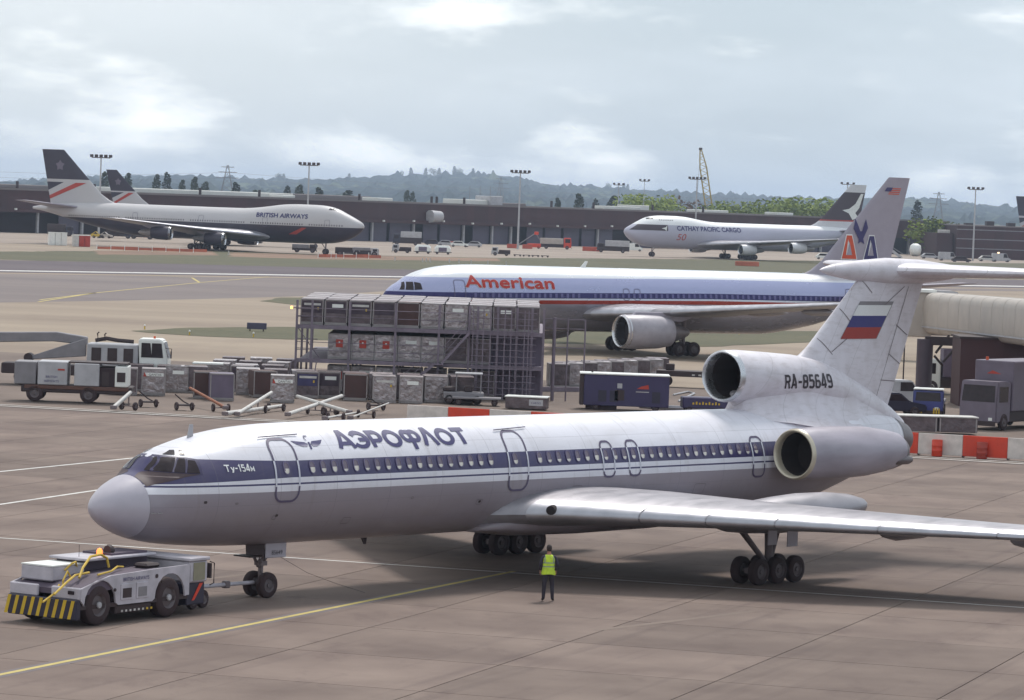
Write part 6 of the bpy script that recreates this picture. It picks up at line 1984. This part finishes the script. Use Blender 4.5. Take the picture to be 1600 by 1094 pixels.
# ================================================================== far apron vehicles
FY = {}
def fa(px, py):
    return G(px, py)
def at_far(px, Y):
    p = GY(px, Y); return (p.x, p.y, -.04)
g1 = 'vehicles on the far apron'
for px, Y, ln, h, mt, lb in ((84, 780, 3.6, 2.5, 'white', 'white site cabin on the grass verge at the far left'), (121, 775, 3.4, 2.2, 'tagred', 'red site cabin beside the white one at the far left')):
    t = thing('site_cabin', lb, 'cabin', at_far(px, Y), .25)
    n_ = 3
    for k in range(n_):
        MB().box(-ln / 2 + ln / n_ * k + .03, -ln / 2 + ln / n_ * (k + 1) - .03, -1.2, 1.2, 0, h).build('section', M[mt] if not (mt == 'tagred' and k == 0) else M['whited'], t, bevel=.04)
    MB().box(-ln / 2 - .05, ln / 2 + .05, -1.25, 1.25, h, h + .1).build('roof', M['white'], t)
lorry('pushback_tractor', 'first dark tractor in front of the grey and navy jumbo nose', 'tractor', at_far(538, 775), 0, 5.0, 2.6, 1.2, .6, 1.4, 1.1, 'dark', 'grey', g1, r=.6)
lorry('pushback_tractor', 'second low tractor in front of the jumbo nose', 'tractor', at_far(566, 775), 0, 5.2, 2.6, 1.3, .6, 1.5, 1.3, 'grey', 'lgrey', g1, r=.6)
lorry('apron_truck', 'dark low lorry under the forward belly of the grey and navy jumbo', 'lorry', at_far(470, 805), 0, 5.0, 2.3, .9, .8, 1.4, 1.3, 'grey', 'dark', g1)
lorry('catering_truck', 'white box lorry with dark cab against the dark loading bays', 'lorry', at_far(630, 985), pi, 7.2, 2.5, 1.9, 1.5, 1.8, 2.3, 'lgrey', 'navy', g1)
lorry('baggage_tug', 'dark tug with pale cab leading the two white rounded trailers', 'tractor', at_far(622, 850), pi, 4.2, 1.9, .9, .4, 1.5, 1.5, 'dark', 'lgrey', g1, r=.4)
for px, lb in ((655, 'left one of two white rounded baggage trailers'), (686, 'right one of two white rounded baggage trailers')):
    t = thing('baggage_trailer', lb, 'trailer', at_far(px, 850), 0, g1)
    R = [[(x, y * 1.0, z) for y, z in ((-.9, .55), (-.9, 1.5 * k), (-.6, 1.95 * k), (.6, 1.95 * k), (.9, 1.5 * k), (.9, .55))] for x, k in ((-1.75, .75), (-1.3, 1), (1.3, 1), (1.75, .75))]
    MB().loft(R).build('hood', M['white'], t, smooth=30)
    MB().box(-.9, .9, -.93, -.9, .6, 1.5).build('curtain', M['lilac'], t)
    MB().box(-2.0, 2.0, -.8, .8, .38, .52).build('bed', M['dark'], t)
    axle_wheels(t, (-1.2, 1.2), 1.6, .28)
lorry('baggage_tug', 'dark tug with pale cab pulling a string of empty dollies', 'tractor', at_far(777, 862), pi, 4.2, 1.9, .9, .4, 1.5, 1.5, 'dark', 'lgrey', g1, r=.4)
for k, px in enumerate((803, 817, 831, 846)):
    t = thing('flat_dolly', f'{ORD[k]} empty dolly in the string pulled by the dark tug', 'dolly', at_far(px, 862), 0, 'string of empty dollies')
    MB().box(-.9, .9, -.7, .7, .3, .42).build('bed', M['dark'], t)
    axle_wheels(t, (-.6, .6), 1.4, .2)
for px, Y, mt, rz, lb in ((692, 992, 'lgrey', 0, 'grey parked car left of the white one at the loading bays'), (712, 985, 'white', 0, 'bright white car at the loading bays'), (733, 990, 'lgrey', 3.1, 'pale grey car right of the white one at the loading bays'), (671, 1000, 'navy', 0, 'dark car at the loading bay behind the white trailers')):
    car('parked_car', lb, 'car', at_far(px, Y), rz, mt, 4.6, 1.8, 1.5, False, g1)
lorry('fire_engine', 'red-cabbed lorry with a pale tank body and a figure in yellow beside it', 'lorry', at_far(862, 1015), 0, 8.2, 2.5, 1.3, 1.5, 2.0, 2.6, 'cream', 'bred', g1)
t = thing('access_platform', 'orange scissor platform with a raised arm left of the red-cabbed lorry', 'lift', at_far(827, 1010), 0, g1)
MB().box(-1.5, 2.0, -.8, .8, .3, 1.3).build('base', M['bred'], t, bevel=.05)
MB().cyl((-4, 0, .8), (.5, 0, 4.0), .14, n=6).cyl((.5, 0, 4), (1.8, 0, 2.2), .12, n=6).build('arm', M['grey'], t)
MB().box(.2, 1.3, -.5, .5, 3.6, 4.4).build('basket', M['bred'], t, bevel=.05)
axle_wheels(t, (-1, 1.4), 1.6, .35)
for k, px in enumerate((794, 818, 912, 927, 705)):
    o = MB().box(-1.3, 1.3, -.4, .4, 0, 1.1).build('work_barrier', M['netor2'], bevel=.04)
    tag(o, ('low orange work barrier right of the single tall mast', 'low orange work barrier under the raised arm', 'orange box left of the grey tanker lorry', 'smaller orange box beside the grey tanker lorry', 'low orange box by the loading bays')[k], 'barrier')
    o.location = at_far(px, 1000 if k < 4 else 1005)
lorry('tanker_truck', 'pale-bodied tanker lorry parked in front of the white freighter nose', 'lorry', at_far(952, 985), pi, 8.2, 2.5, 1.6, 1.5, 1.9, 1.9, 'lgrey', 'dark', g1)
car('parked_van', 'blue and white van between the tanker lorry and the freighter nose', 'van', at_far(984, 1030), 0, 'white', 4.8, 1.9, 2.1, True, g1)
car('parked_car', 'white car glimpsed below the outer engine of the freighter', 'car', at_far(1283, 1010), 0, 'white', 4.8, 1.8, 1.6, False, g1)
for k, (px, Y, mt, van, lb) in enumerate(((1475, 1080, 'lgrey', True, 'pale van left of the dark car by the brown block'), (1496, 1060, 'dark', False, 'dark car with pale rear by the brown block'), (1537, 1100, 'whited', False, 'small pale car right of the floodlight mast by the brown block'), (1558, 1100, 'lgrey', True, 'pale van at the right edge by the brown block'), (1447, 1110, 'lgrey', False, 'grey vehicle right of the round white tank'))):
    car('parked_van' if van else 'parked_car', lb, 'van' if van else 'car', at_far(px, Y), .1, mt, 5.2, 2.0, 2.4 if van else 1.6, van, g1)
o = MB().rev([(-1.9, .01), (-1.6, 1.3), (-.8, 1.9), (.6, 1.9), (1.5, 1.4), (1.8, .01)], (0, 0, 1.9), n=20).build('storage_tank', M['white'], smooth=60)
tag(o, 'rounded white tank against the shutters left of the gap between the blocks', 'tank')
o.location = at_far(1424, 1165)
t = thing('passenger_stairs', 'pale mobile stairs leaning left just right of the silver tail', 'stairs', at_far(1390, 1080), 0)
MB().prism([(-3, 3.6), (-2.2, 3.9), (2.6, .5), (1.8, .2)], 'y', -.6, .6).build('flight', M['lgrey'], t)
MB().prism([(-3, 4.6), (-2.9, 4.7), (2.6, 1.5), (2.5, 1.3)], 'y', -.62, -.55).build('handrail', M['grey'], t)
MB().box(-2.6, -2.3, -.5, .5, 0, 3.4).box(-3, 2, -.6, .6, .2, .5).build('frame', M['grey'], t)
# orange netting fences and markers on the verge
def netting(a, b, label, h=.9, n_=8):
    a, b = Vector(a), Vector(b)
    t = thing('netting_fence', label, 'fence', (a.x, a.y, -.04), atan2(b.y - a.y, b.x - a.x))
    Ln = (b - a).length
    for k in range(n_):
        x0, x1 = Ln * k / n_, Ln * (k + 1) / n_
        MB().box(x0, x1, -.02, .02, .1 + rc.uniform(0, .1), h - rc.uniform(0, .2)).build('net', M['netor'], t)
        MB().box(x0 - .06, x0 + .06, -.05, .05, 0, h + .3).build('stake', M['white'], t)
M['netor'] = pm('faded orange netting', RGB(186, 104, 80), .8, var=.25, scale=.6)
netting(GY(146, 745), GY(318, 752), 'long low orange netting fence on the left verge', .75)
netting(GY(492, 745), GY(590, 760), 'short orange netting fence on the verge below the jumbo nose', .9, 5)
netting(GY(206, 930), GY(228, 930), 'small orange barrier far behind the wing of the grey and navy jumbo', 1.6, 2)
o = MB().box(-2.6, 2.6, -.4, .4, 0, 1.0).build('work_barrier', M['netor'], bevel=.05)
tag(o, 'orange block barrier on the grass in front of the freighter wheels', 'barrier'); o.location = at_far(1162, 845)
for k, px in enumerate((352, 520, 612, 655, 661, 667, 697, 712, 731, 757, 786, 1250)):
    o = MB().cyl((0, 0, 0), (0, 0, .75), .13, .1, 8).build('edge_marker', M['whited'])
    tag(o, f'small pale marker post on the far grass verge, {ORD[k]} from the left', 'marker', 'marker posts on the far verge'); o.location = at_far(px, 745)
for k, (px, py) in enumerate(((226, 514), (296, 523), (396, 526), (860, 527), (1155, 522))):
    g = G(px, py)
    t = thing('edge_light', ('leftmost yellow edge light on the grass island', 'yellow edge light at the lower rim of the grass island', 'yellow edge light below the blue sign box', 'yellow edge light seen through the open rack frame', 'yellow edge light on the grass under the silver wing')[k], 'edge light', (g.x, g.y, -.04))
    MB().cyl((0, 0, 0), (0, 0, .3), .07, .05, 8).build('stem', M['yellow'], t)
    MB().rev([(0, .08), (.1, .07), (.16, .001)], (0, 0, .3), (0, 0, 1), 10).build('lens', M['white'], t)
# ground handling clutter along the left terminal front
for k, (px, mt, lb) in enumerate(((146, 'yellow', 'small yellow tug by the terminal front at the left'), (160, 'cream', 'small cream tug by the terminal front at the left'))):
    car('apron_tug', lb, 'tug', at_far(px, 905), 0, mt, 3.0, 1.6, 1.5, False, g1)
for k, px in enumerate((88, 180, 215, 240)):
    lorry('service_vehicle', ('dark service lorry by the terminal under the tailplane of the left jumbo', 'dark service lorry behind the rear belly of the left jumbo', 'dark service lorry behind the orange barrier under the left jumbo', 'dark service lorry behind the outer engine of the left jumbo')[k], 'lorry', at_far(px, 915), 0, 6, 2.4, 1.2, 1.6, 1.6, 1.9, 'dark', 'navy', g1)

# ================================================================== pushback tug in front
W1, W2 = Vector((-9.86, 114.07, 0)), Vector((-11.62, 111.25, 0))
td = (W1 - W2).normalized()
tn = Vector((-td.y, td.x, 0))
tc0 = (W1 + W2) / 2 + tn * 1.25
TG = thing('pushback_tug', 'white pushback tug with yellow hoses, striped bumper and lit orange beacon', 'tug', tc0, atan2(td.y, td.x))
M['tugw'] = pm('grubby tug white', RGB(182, 176, 184), .5, var=.22, scale=2)
M['tugdeck'] = pm('dark purple grey deck', RGB(86, 74, 88), .7, var=.2)
hw = 1.66
def arch(cx, r, z0=.42, n_=9):
    return [(cx - r, z0)] + [(cx + r * cos(radians(180 - 180 * i / n_)), .62 + (r * .95) * sin(radians(180 * i / n_))) for i in range(n_ + 1)] + [(cx + r, z0)]
prof_ = [(-2.55, .78), (-2.38, .62)] + arch(-hw, .74, .62)[1:] + [(-.8, .55), (.8, .55)] + arch(hw, .74, .6)[1:] + [(2.5, .62), (2.6, .62), (2.6, 1.52), (1.2, 1.5), (0, 1.46), (-1.2, 1.42), (-2.55, 1.12)]
for s_ in (-1, 1):
    MB().prism(prof_, 'y', s_ * 1.27 - .03, s_ * 1.27 + .03).build('side_panel', M['tugw'], TG)
MB().box(-2.5, 2.6, -1.24, 1.24, .50, .62).build('chassis', M['dark'], TG)
MB().box(-.85, .85, -1.24, 1.24, .28, 1.3).build('belly', M['dark'], TG, bevel=.03)
MB().prism([(-2.5, 1.06), (-1.2, 1.38), (0, 1.42), (1.3, 1.46), (1.3, 1.2), (-2.5, .9)], 'y', -1.24, 1.24).build('deck', M['tugdeck'], TG)
MB().box(-2.62, -2.5, -1.28, -.25, .80, 1.14).build('corner_box', M['tugw'], TG, bevel=.03)
MB().box(-2.66, -2.62, -1.1, -.9, .95, 1.05).build('headlight', M['glass'], TG)
MB().box(-2.62, -2.5, .25, 1.28, .80, 1.14).build('corner_box', M['tugw'], TG, bevel=.03)
MB().box(-2.7, -2.5, -1.27, 1.27, .22, .80).build('bumper', M['navy'], TG, bevel=.03)
for k in range(9):
    y0 = -1.2 + k * .29
    MB().add([(-2.706, y0, .78), (-2.706, y0 + .12, .78), (-2.706, y0 + .26, .24), (-2.706, y0 + .14, .24)], [(0, 1, 2, 3)]).build('bumper_stripe', M['yellow'], TG, fix=False)
MB().box(-2.2, -.7, .05, 1.22, 1.2, 1.62).build('hood', M['tugw'], TG, bevel=.04)
MB().box(-2.2, -.7, .05, 1.22, 1.62, 1.66).build('hood_top', M['white'], TG)
MB().box(-.6, 2.5, .2, 1.22, 1.35, 1.72).build('rear_hood', M['tugdeck'], TG, bevel=.04)
MB().box(-.9, 2.4, -.2, 1.25, 1.72, 1.80).build('platform', M['tugw'], TG, bevel=.02)
MB().box(.5, 2.2, 0.0, 1.1, 1.80, 1.86).build('platform_mat', M['tugdeck'], TG)
# cab at the aircraft end
MB().box(2.66, 3.55, -1.27, 1.27, .95, 1.60).build('cab', M['tugw'], TG, bevel=.05)
MB().box(2.6, 3.6, -1.31, 1.31, 1.60, 1.70).build('cab_roof', M['tugw'], TG, bevel=.02)
MB().box(2.82, 3.38, -1.29, -1.265, 1.02, 1.55).build('cab_window', pm('sunlit cab glass', RGB(140, 136, 116), .2), TG)
MB().box(2.62, 3.5, -1.2, 1.2, .28, .95).build('lower_cab', M['navy'], TG, bevel=.03)
MB().add([(2.85, -1.215, .42), (2.98, -1.215, .42), (3.40, -1.215, .92), (3.22, -1.215, .92)], [(0, 1, 2, 3)]).build('speed_stripe', M['bred'], TG, fix=False)
MB().tube([(3.6, -1.3, 1.55), (3.75, -1.35, 1.5), (3.75, -1.35, .9), (3.62, -1.3, .85)], .02).box(3.6, 3.66, -1.33, -1.15, 1.05, 1.5).build('grab_rail', M['dark'], TG)
for x in (-hw, hw):
    for s_ in (-1, 1):
        w = MB().wheel((x, s_ * 1.06, .60), (0, 1, 0), .60, .42, 26).build('wheel', [M['rubber'], M['hub']], TG, smooth=40)
        MB().rev([(0, .10), (.05, .09), (.06, .001)], (x, s_ * 1.25, .60), (0, s_, 0), 10).build('hub_cap', M['lgrey'], w)
for x0, x1 in ((-.72, -.15), (.02, .58)):
    MB().box(x0, x1, -1.325, -1.30, .68, 1.15).build('access_door', M['tugw'], TG, bevel=.01)
    MB().box(x0 + .08, x1 - .08, -1.335, -1.325, .74, 1.02).build('door_grille', M['dark' if x0 < 0 else 'grey'], TG)
flat_text('BRITISH AIRWAYS', .155, M['blueink'], TG, Matrix.Translation((0, -1.312, 1.22)) @ Matrix.Rotation(pi / 2, 4, 'X'))
MB().cyl((.98, -1.30, 1.28), (.98, -1.325, 1.28), .06, n=12).build('fuel_cap', M['dark'], TG)
MB().cyl((-1.0, -1.30, 1.0), (-1.0, -1.33, 1.0), .05, n=12).build('fuel_cap', M['dark'], TG)
MB().cyl((1.25, -1.30, 1.1), (1.25, -1.33, 1.1), .05, n=12).build('fuel_cap', M['dark'], TG)
for k in range(8):
    MB().box(-.6 + .2 * k, -.52 + .2 * k, -1.255, -1.245, .32, .38).build('underside_mark', M['yellow' if k > 5 else 'whited'], TG)
M['hose'] = pm('yellow rubber hose', RGB(200, 166, 60), .5, var=.2)
MB().tube([(-3.4, -1.0, 1.0), (-2.6, -.8, 1.28), (-1.9, -.55, 1.42), (-1.2, -.5, 1.45)], .035).build('hose', M['hose'], TG)
MB().tube([(-1.9, -.7, 1.36), (-1.5, -.5, 1.60), (-.9, -.3, 1.88), (-.3, -.2, 1.90), (.0, -.2, 1.78), (.05, -.25, 1.5)], .04).build('hose', M['hose'], TG)
MB().tube([(-1.3, -.9, 1.42), (-.6, -.85, 1.48), (.0, -.6, 1.56), (.4, -.5, 1.52)], .03).build('hose', M['hose'], TG)
MB().tube([(-2.5, -.6, .9), (-2.45, -.55, 1.3), (-2.2, -.5, 1.55), (-2.0, -.5, 1.3)], .03).build('hose', M['hose'], TG)
MB().tube([(-1.7, .0, 1.5), (-1.5, -.1, 1.7), (-1.2, .0, 1.72), (-1.0, .1, 1.5)], .03).build('hose', M['hose'], TG)
MB().tube([(-3.4, -.6, .75), (-2.7, -.4, .9), (-2.3, -.3, 1.15)], .03).build('hose', M['hose'], TG)
MB().cyl((.35, .35, 1.80), (.35, .35, 1.84), .11, n=14).build('beacon_base', M['dark'], TG)
MB().rev([(0, .09), (.10, .085), (.15, .05), (.17, .001)], (.35, .35, 1.84), (0, 0, 1), 14).build('beacon', glow('lit orange beacon', (1, .22, .04, 1), 2.2), TG, smooth=50)
MB().rev([(-.1, .001), (-.1, .14), (.0, .17), (.12, .12), (.14, .001)], (.75, .3, 1.93), (1, 0, 0), 14).build('work_lamp', M['dark'], TG, smooth=40)
MB().box(1.0, 1.7, -.9, -.4, 1.46, 1.6).build('coiled_strap', M['dark'], TG, bevel=.06)
MB().cyl((-.55, .4, 1.8), (-.55, .4, 2.15), .008, n=5).build('aerial', M['dark'], TG)

# tow bar between tug and nose gear
ngw = TU.matrix_basis @ Vector((7.41, 0, 0))
ca_, sa_ = cos(TU.rotation_euler.z), sin(TU.rotation_euler.z)
ngp = Vector((TU.location.x + 7.1 * ca_, TU.location.y + 7.1 * sa_, 0))
tgp = tc0 + td * 3.6
dv = ngp - tgp
TB = thing('tow_bar', 'short white tow bar with small wheels joining the tug to the nose wheels', 'tow bar', tgp, atan2(dv.y, dv.x))
Lb = Vector((dv.x, dv.y)).length
MB().cyl((0, 0, .62), (Lb, 0, .48), .07, .06, 12).build('tube', M['tugw'], TB, smooth=40)
MB().cyl((.05, 0, .55), (.5, 0, .55), .20, .15, 14).build('shock_absorber', M['tugw'], TB, smooth=40)
MB().box(Lb * .62, Lb * .62 + .25, -.1, .1, .42, .64).build('shear_head', M['gear'], TB, bevel=.03)
MB().tube([(.4, 0, .7), (.7, 0, .82), (1.0, 0, .7)], .02).build('handle', M['dark'], TB)
for x in (.35, .95):
    a = MB().cyl((x, -.42, .30), (x, .42, .30), .03, n=8).cyl((x, 0, .30), (x, 0, .58), .04, n=8).build('axle', M['gear'], TB)
    for s_ in (-1, 1):
        MB().wheel((x, s_ * .42, .28), (0, 1, 0), .28, .16, 18).build('wheel', [M['rubber'], M['hub']], a, smooth=40)

# ================================================================== marshaller
def skin_body(name, joints, edges, mat, parent, root=0, sub=2):
    me = bpy.data.meshes.new(name)
    me.from_pydata([j[0] for j in joints], edges, [])
    o = bpy.data.objects.new(name, me)
    COL.objects.link(o)
    md = o.modifiers.new('skin', 'SKIN')
    md.use_smooth_shade = True
    for i, j in enumerate(joints):
        r = j[1] if isinstance(j[1], tuple) else (j[1], j[1])
        me.skin_vertices[0].data[i].radius = r
    me.skin_vertices[0].data[root].use_root = True
    s_ = o.modifiers.new('sub', 'SUBSURF')
    s_.levels = s_.render_levels = sub
    bpy.context.view_layer.update()
    dg = bpy.context.evaluated_depsgraph_get()
    m2 = bpy.data.meshes.new_from_object(o.evaluated_get(dg))
    m2.name = name
    m2.materials.clear()
    for q in (mat if isinstance(mat, (list, tuple)) else [mat]):
        m2.materials.append(q)
    m2.polygons.foreach_set('use_smooth', [True] * len(m2.polygons))
    bpy.data.objects.remove(o)
    n_ = bpy.data.objects.new(name, m2)
    COL.objects.link(n_)
    n_.parent = parent
    return n_
PE = thing('person', 'person seen from behind in a yellow high-visibility vest and dark trousers, standing on the apron', 'person', (1.42, 122.75, 0), 0.12)
def cloth_mat():
    m, t, b = new_mat('dark clothes, skin and hair')
    sp = N(t, 'ShaderNodeSeparateXYZ')
    lk(t, N(t, 'ShaderNodeTexCoord').outputs['Object'], sp.inputs[0])
    Z = sp.outputs['Z']
    skin, hair, jac, tro, shoe = RGB(170, 122, 104), RGB(52, 40, 38), RGB(50, 44, 60), RGB(48, 42, 52), RGB(34, 28, 30)
    c = mixc(t, shoe, tro, mathn(t, 'GREATER_THAN', Z, .10))
    c = mixc(t, c, jac, mathn(t, 'GREATER_THAN', Z, .96))
    c = mixc(t, c, skin, mathn(t, 'GREATER_THAN', Z, 1.485))
    c = mixc(t, c, RGB(150, 108, 94), mathn(t, 'MULTIPLY', mathn(t, 'LESS_THAN', Z, .93), mathn(t, 'GREATER_THAN', mathn(t, 'ABSOLUTE', sp.outputs['X']), .245)))
    lk(t, c, b.inputs['Base Color'])
    b.inputs['Roughness'].default_value = .85
    return m
J = [((0, 0, .96), (.155, .11)), ((0, 0, 1.16), (.15, .105)), ((0, .01, 1.36), (.175, .11)), ((0, 0, 1.46), (.10, .075)), ((0, 0, 1.54), (.055, .055)), ((0, .02, 1.62), (.075, .092)), ((0, .02, 1.71), (.072, .088)),
     ((-.10, 0, .88), (.095, .10)), ((-.125, .01, .50), (.068, .075)), ((-.14, -.01, .09), (.048, .055)), ((-.16, .13, .035), (.045, .032)),
     ((.10, 0, .88), (.095, .10)), ((.13, .01, .50), (.068, .075)), ((.15, -.01, .09), (.048, .055)), ((.20, .12, .035), (.045, .032)),
     ((-.20, 0, 1.42), (.062, .062)), ((-.275, -.03, 1.17), (.05, .052)), ((-.255, .10, .98), (.038, .042)),
     ((.20, 0, 1.42), (.062, .062)), ((.28, -.03, 1.17), (.05, .052)), ((.25, .10, .98), (.038, .042))]
E_ = [(0, 1), (1, 2), (2, 3), (3, 4), (4, 5), (5, 6), (0, 7), (7, 8), (8, 9), (9, 10), (0, 11), (11, 12), (12, 13), (13, 14), (2, 15), (15, 16), (16, 17), (2, 18), (18, 19), (19, 20)]
skin_body('body', J, E_, cloth_mat(), PE)
SK = pm('skin', RGB(170, 122, 104), .6)
for s_ in (-1, 1):
    # palm and five fingers, lightly curled
    bx, by, bz = s_ * .252, .11, .955
    mb = MB()
    mb.loft([[(bx + s_ * .018 * cos(a) , by + .042 * sin(a) * k, bz - dz) for a in [2 * pi * i / 8 for i in range(8)]] for dz, k in ((0, .8), (.04, 1), (.085, 1))])
    for f in range(4):
        y = by - .032 + f * .021
        l = (.055, .068, .064, .05)[f]
        mb.tube([(bx, y, bz - .08), (bx - s_ * .006, y + .004, bz - .08 - l * .55), (bx - s_ * .02, y + .006, bz - .08 - l)], .0085, 6)
    mb.tube([(bx, by + .035, bz - .02), (bx - s_ * .02, by + .062, bz - .05), (bx - s_ * .028, by + .066, bz - .08)], .010, 6)
    mb.build('hand', SK, PE, smooth=60)
# hair cap, ears, nose
R = []
for z, r in ((1.60, .079), (1.66, .098), (1.72, .100), (1.77, .085), (1.80, .05), (1.81, .01)):
    R.append([(r * .86 * cos(2 * pi * i / 16), .012 - (.012 if z < 1.7 else 0) + r * 1.02 * sin(2 * pi * i / 16), z) for i in range(16)])
MB().loft(R).build('hair', pm('dark hair', RGB(50, 38, 36), .8), PE, smooth=60)
for s_ in (-1, 1):
    MB().rev([(0, .001), (.0, .022), (.012, .024), (.016, .001)], (s_ * .075, .02, 1.64), (s_, 0, 0), 10).build('ear', SK, PE)
MB().prism([(.105, 1.62), (.128, 1.625), (.108, 1.67)], 'x', -.012, .012).build('nose', SK, PE)
def vest_mat():
    m, t, b = new_mat('fluorescent yellow vest with grey bands')
    sp = N(t, 'ShaderNodeSeparateXYZ')
    lk(t, N(t, 'ShaderNodeTexCoord').outputs['Object'], sp.inputs[0])
    Z, X = sp.outputs['Z'], mathn(t, 'ABSOLUTE', sp.outputs['X'])
    def rng(v, a, b_):
        return mathn(t, 'MULTIPLY', mathn(t, 'GREATER_THAN', v, a), mathn(t, 'LESS_THAN', v, b_))
    f = mathn(t, 'MAXIMUM', rng(Z, 1.215, 1.25), rng(Z, 1.095, 1.13))
    f = mathn(t, 'MAXIMUM', f, mathn(t, 'MULTIPLY', rng(X, .125, .155), mathn(t, 'GREATER_THAN', Z, 1.24)))
    c = mixc(t, RGB(196, 222, 58), RGB(168, 190, 60), noisef(t, 9, 3, lo=.35, hi=.7))
    c = mixc(t, c, RGB(130, 140, 140), f)
    lk(t, c, b.inputs['Base Color'])
    b.inputs['Roughness'].default_value = .8
    bn = N(t, 'ShaderNodeBump')
    bn.inputs['Strength'].default_value = .6
    bn.inputs['Distance'].default_value = .03
    lk(t, noisef(t, 7, 2, stretch=(1, 1, .4)), bn.inputs['Height'])
    lk(t, bn.outputs['Normal'], b.inputs['Normal'])
    return m
R = []
for z, rx, ry in ((.86, .225, .165), (.90, .228, .165), (1.0, .205, .15), (1.1, .19, .14), (1.22, .19, .14), (1.34, .195, .14), (1.42, .185, .12), (1.475, .12, .095), (1.49, .075, .08)):
    R.append([(rx * abs(cos(a)) ** .85 * (1 if cos(a) > 0 else -1) * (1 + .03 * sin(5 * a) * (z < 1.1)), ry * sin(a), z + (.012 * sin(3 * a) if z < .9 else 0)) for a in [2 * pi * i / 28 for i in range(28)]])
MB().loft(R, False, False).build('vest', vest_mat(), PE, smooth=60)
MB().tube([(.17, -.13, 1.18), (.2, -.155, 1.1), (.17, -.15, 1.0)], .012).build('lanyard', M['dark'], PE)

# nose-gear intercom lead lying across the slabs
pts = [(440, 870), (470, 888), (510, 905), (560, 922)]
o = MB().tube([Vector((TU.location.x + 8.1 * ca_, TU.location.y + 8.1 * sa_, 1.3)), G(480, 895, .3), G(520, 910, .02), G(570, 926, .02)], .007, 5).build('headset_cable', M['dark'])
tag(o, 'thin dark cable trailing from the nose gear door to the apron', 'cable')

# ================================================================== haze
m = bpy.data.materials.new('haze')
m.use_nodes = True
t = m.node_tree
t.nodes.clear()
pv = N(t, 'ShaderNodeVolumePrincipled')
pv.inputs['Color'].default_value = (.66, .79, 1.0, 1)
pv.inputs['Density'].default_value = HAZE
pv.inputs['Anisotropy'].default_value = 0.4
om = N(t, 'ShaderNodeOutputMaterial')
lk(t, pv.outputs[0], om.inputs['Volume'])
hz = MB().box(-R16 - 200, R16 + 200, -500, 16400, -1.4, 96).build('haze', m)
hz['kind'] = 'stuff'
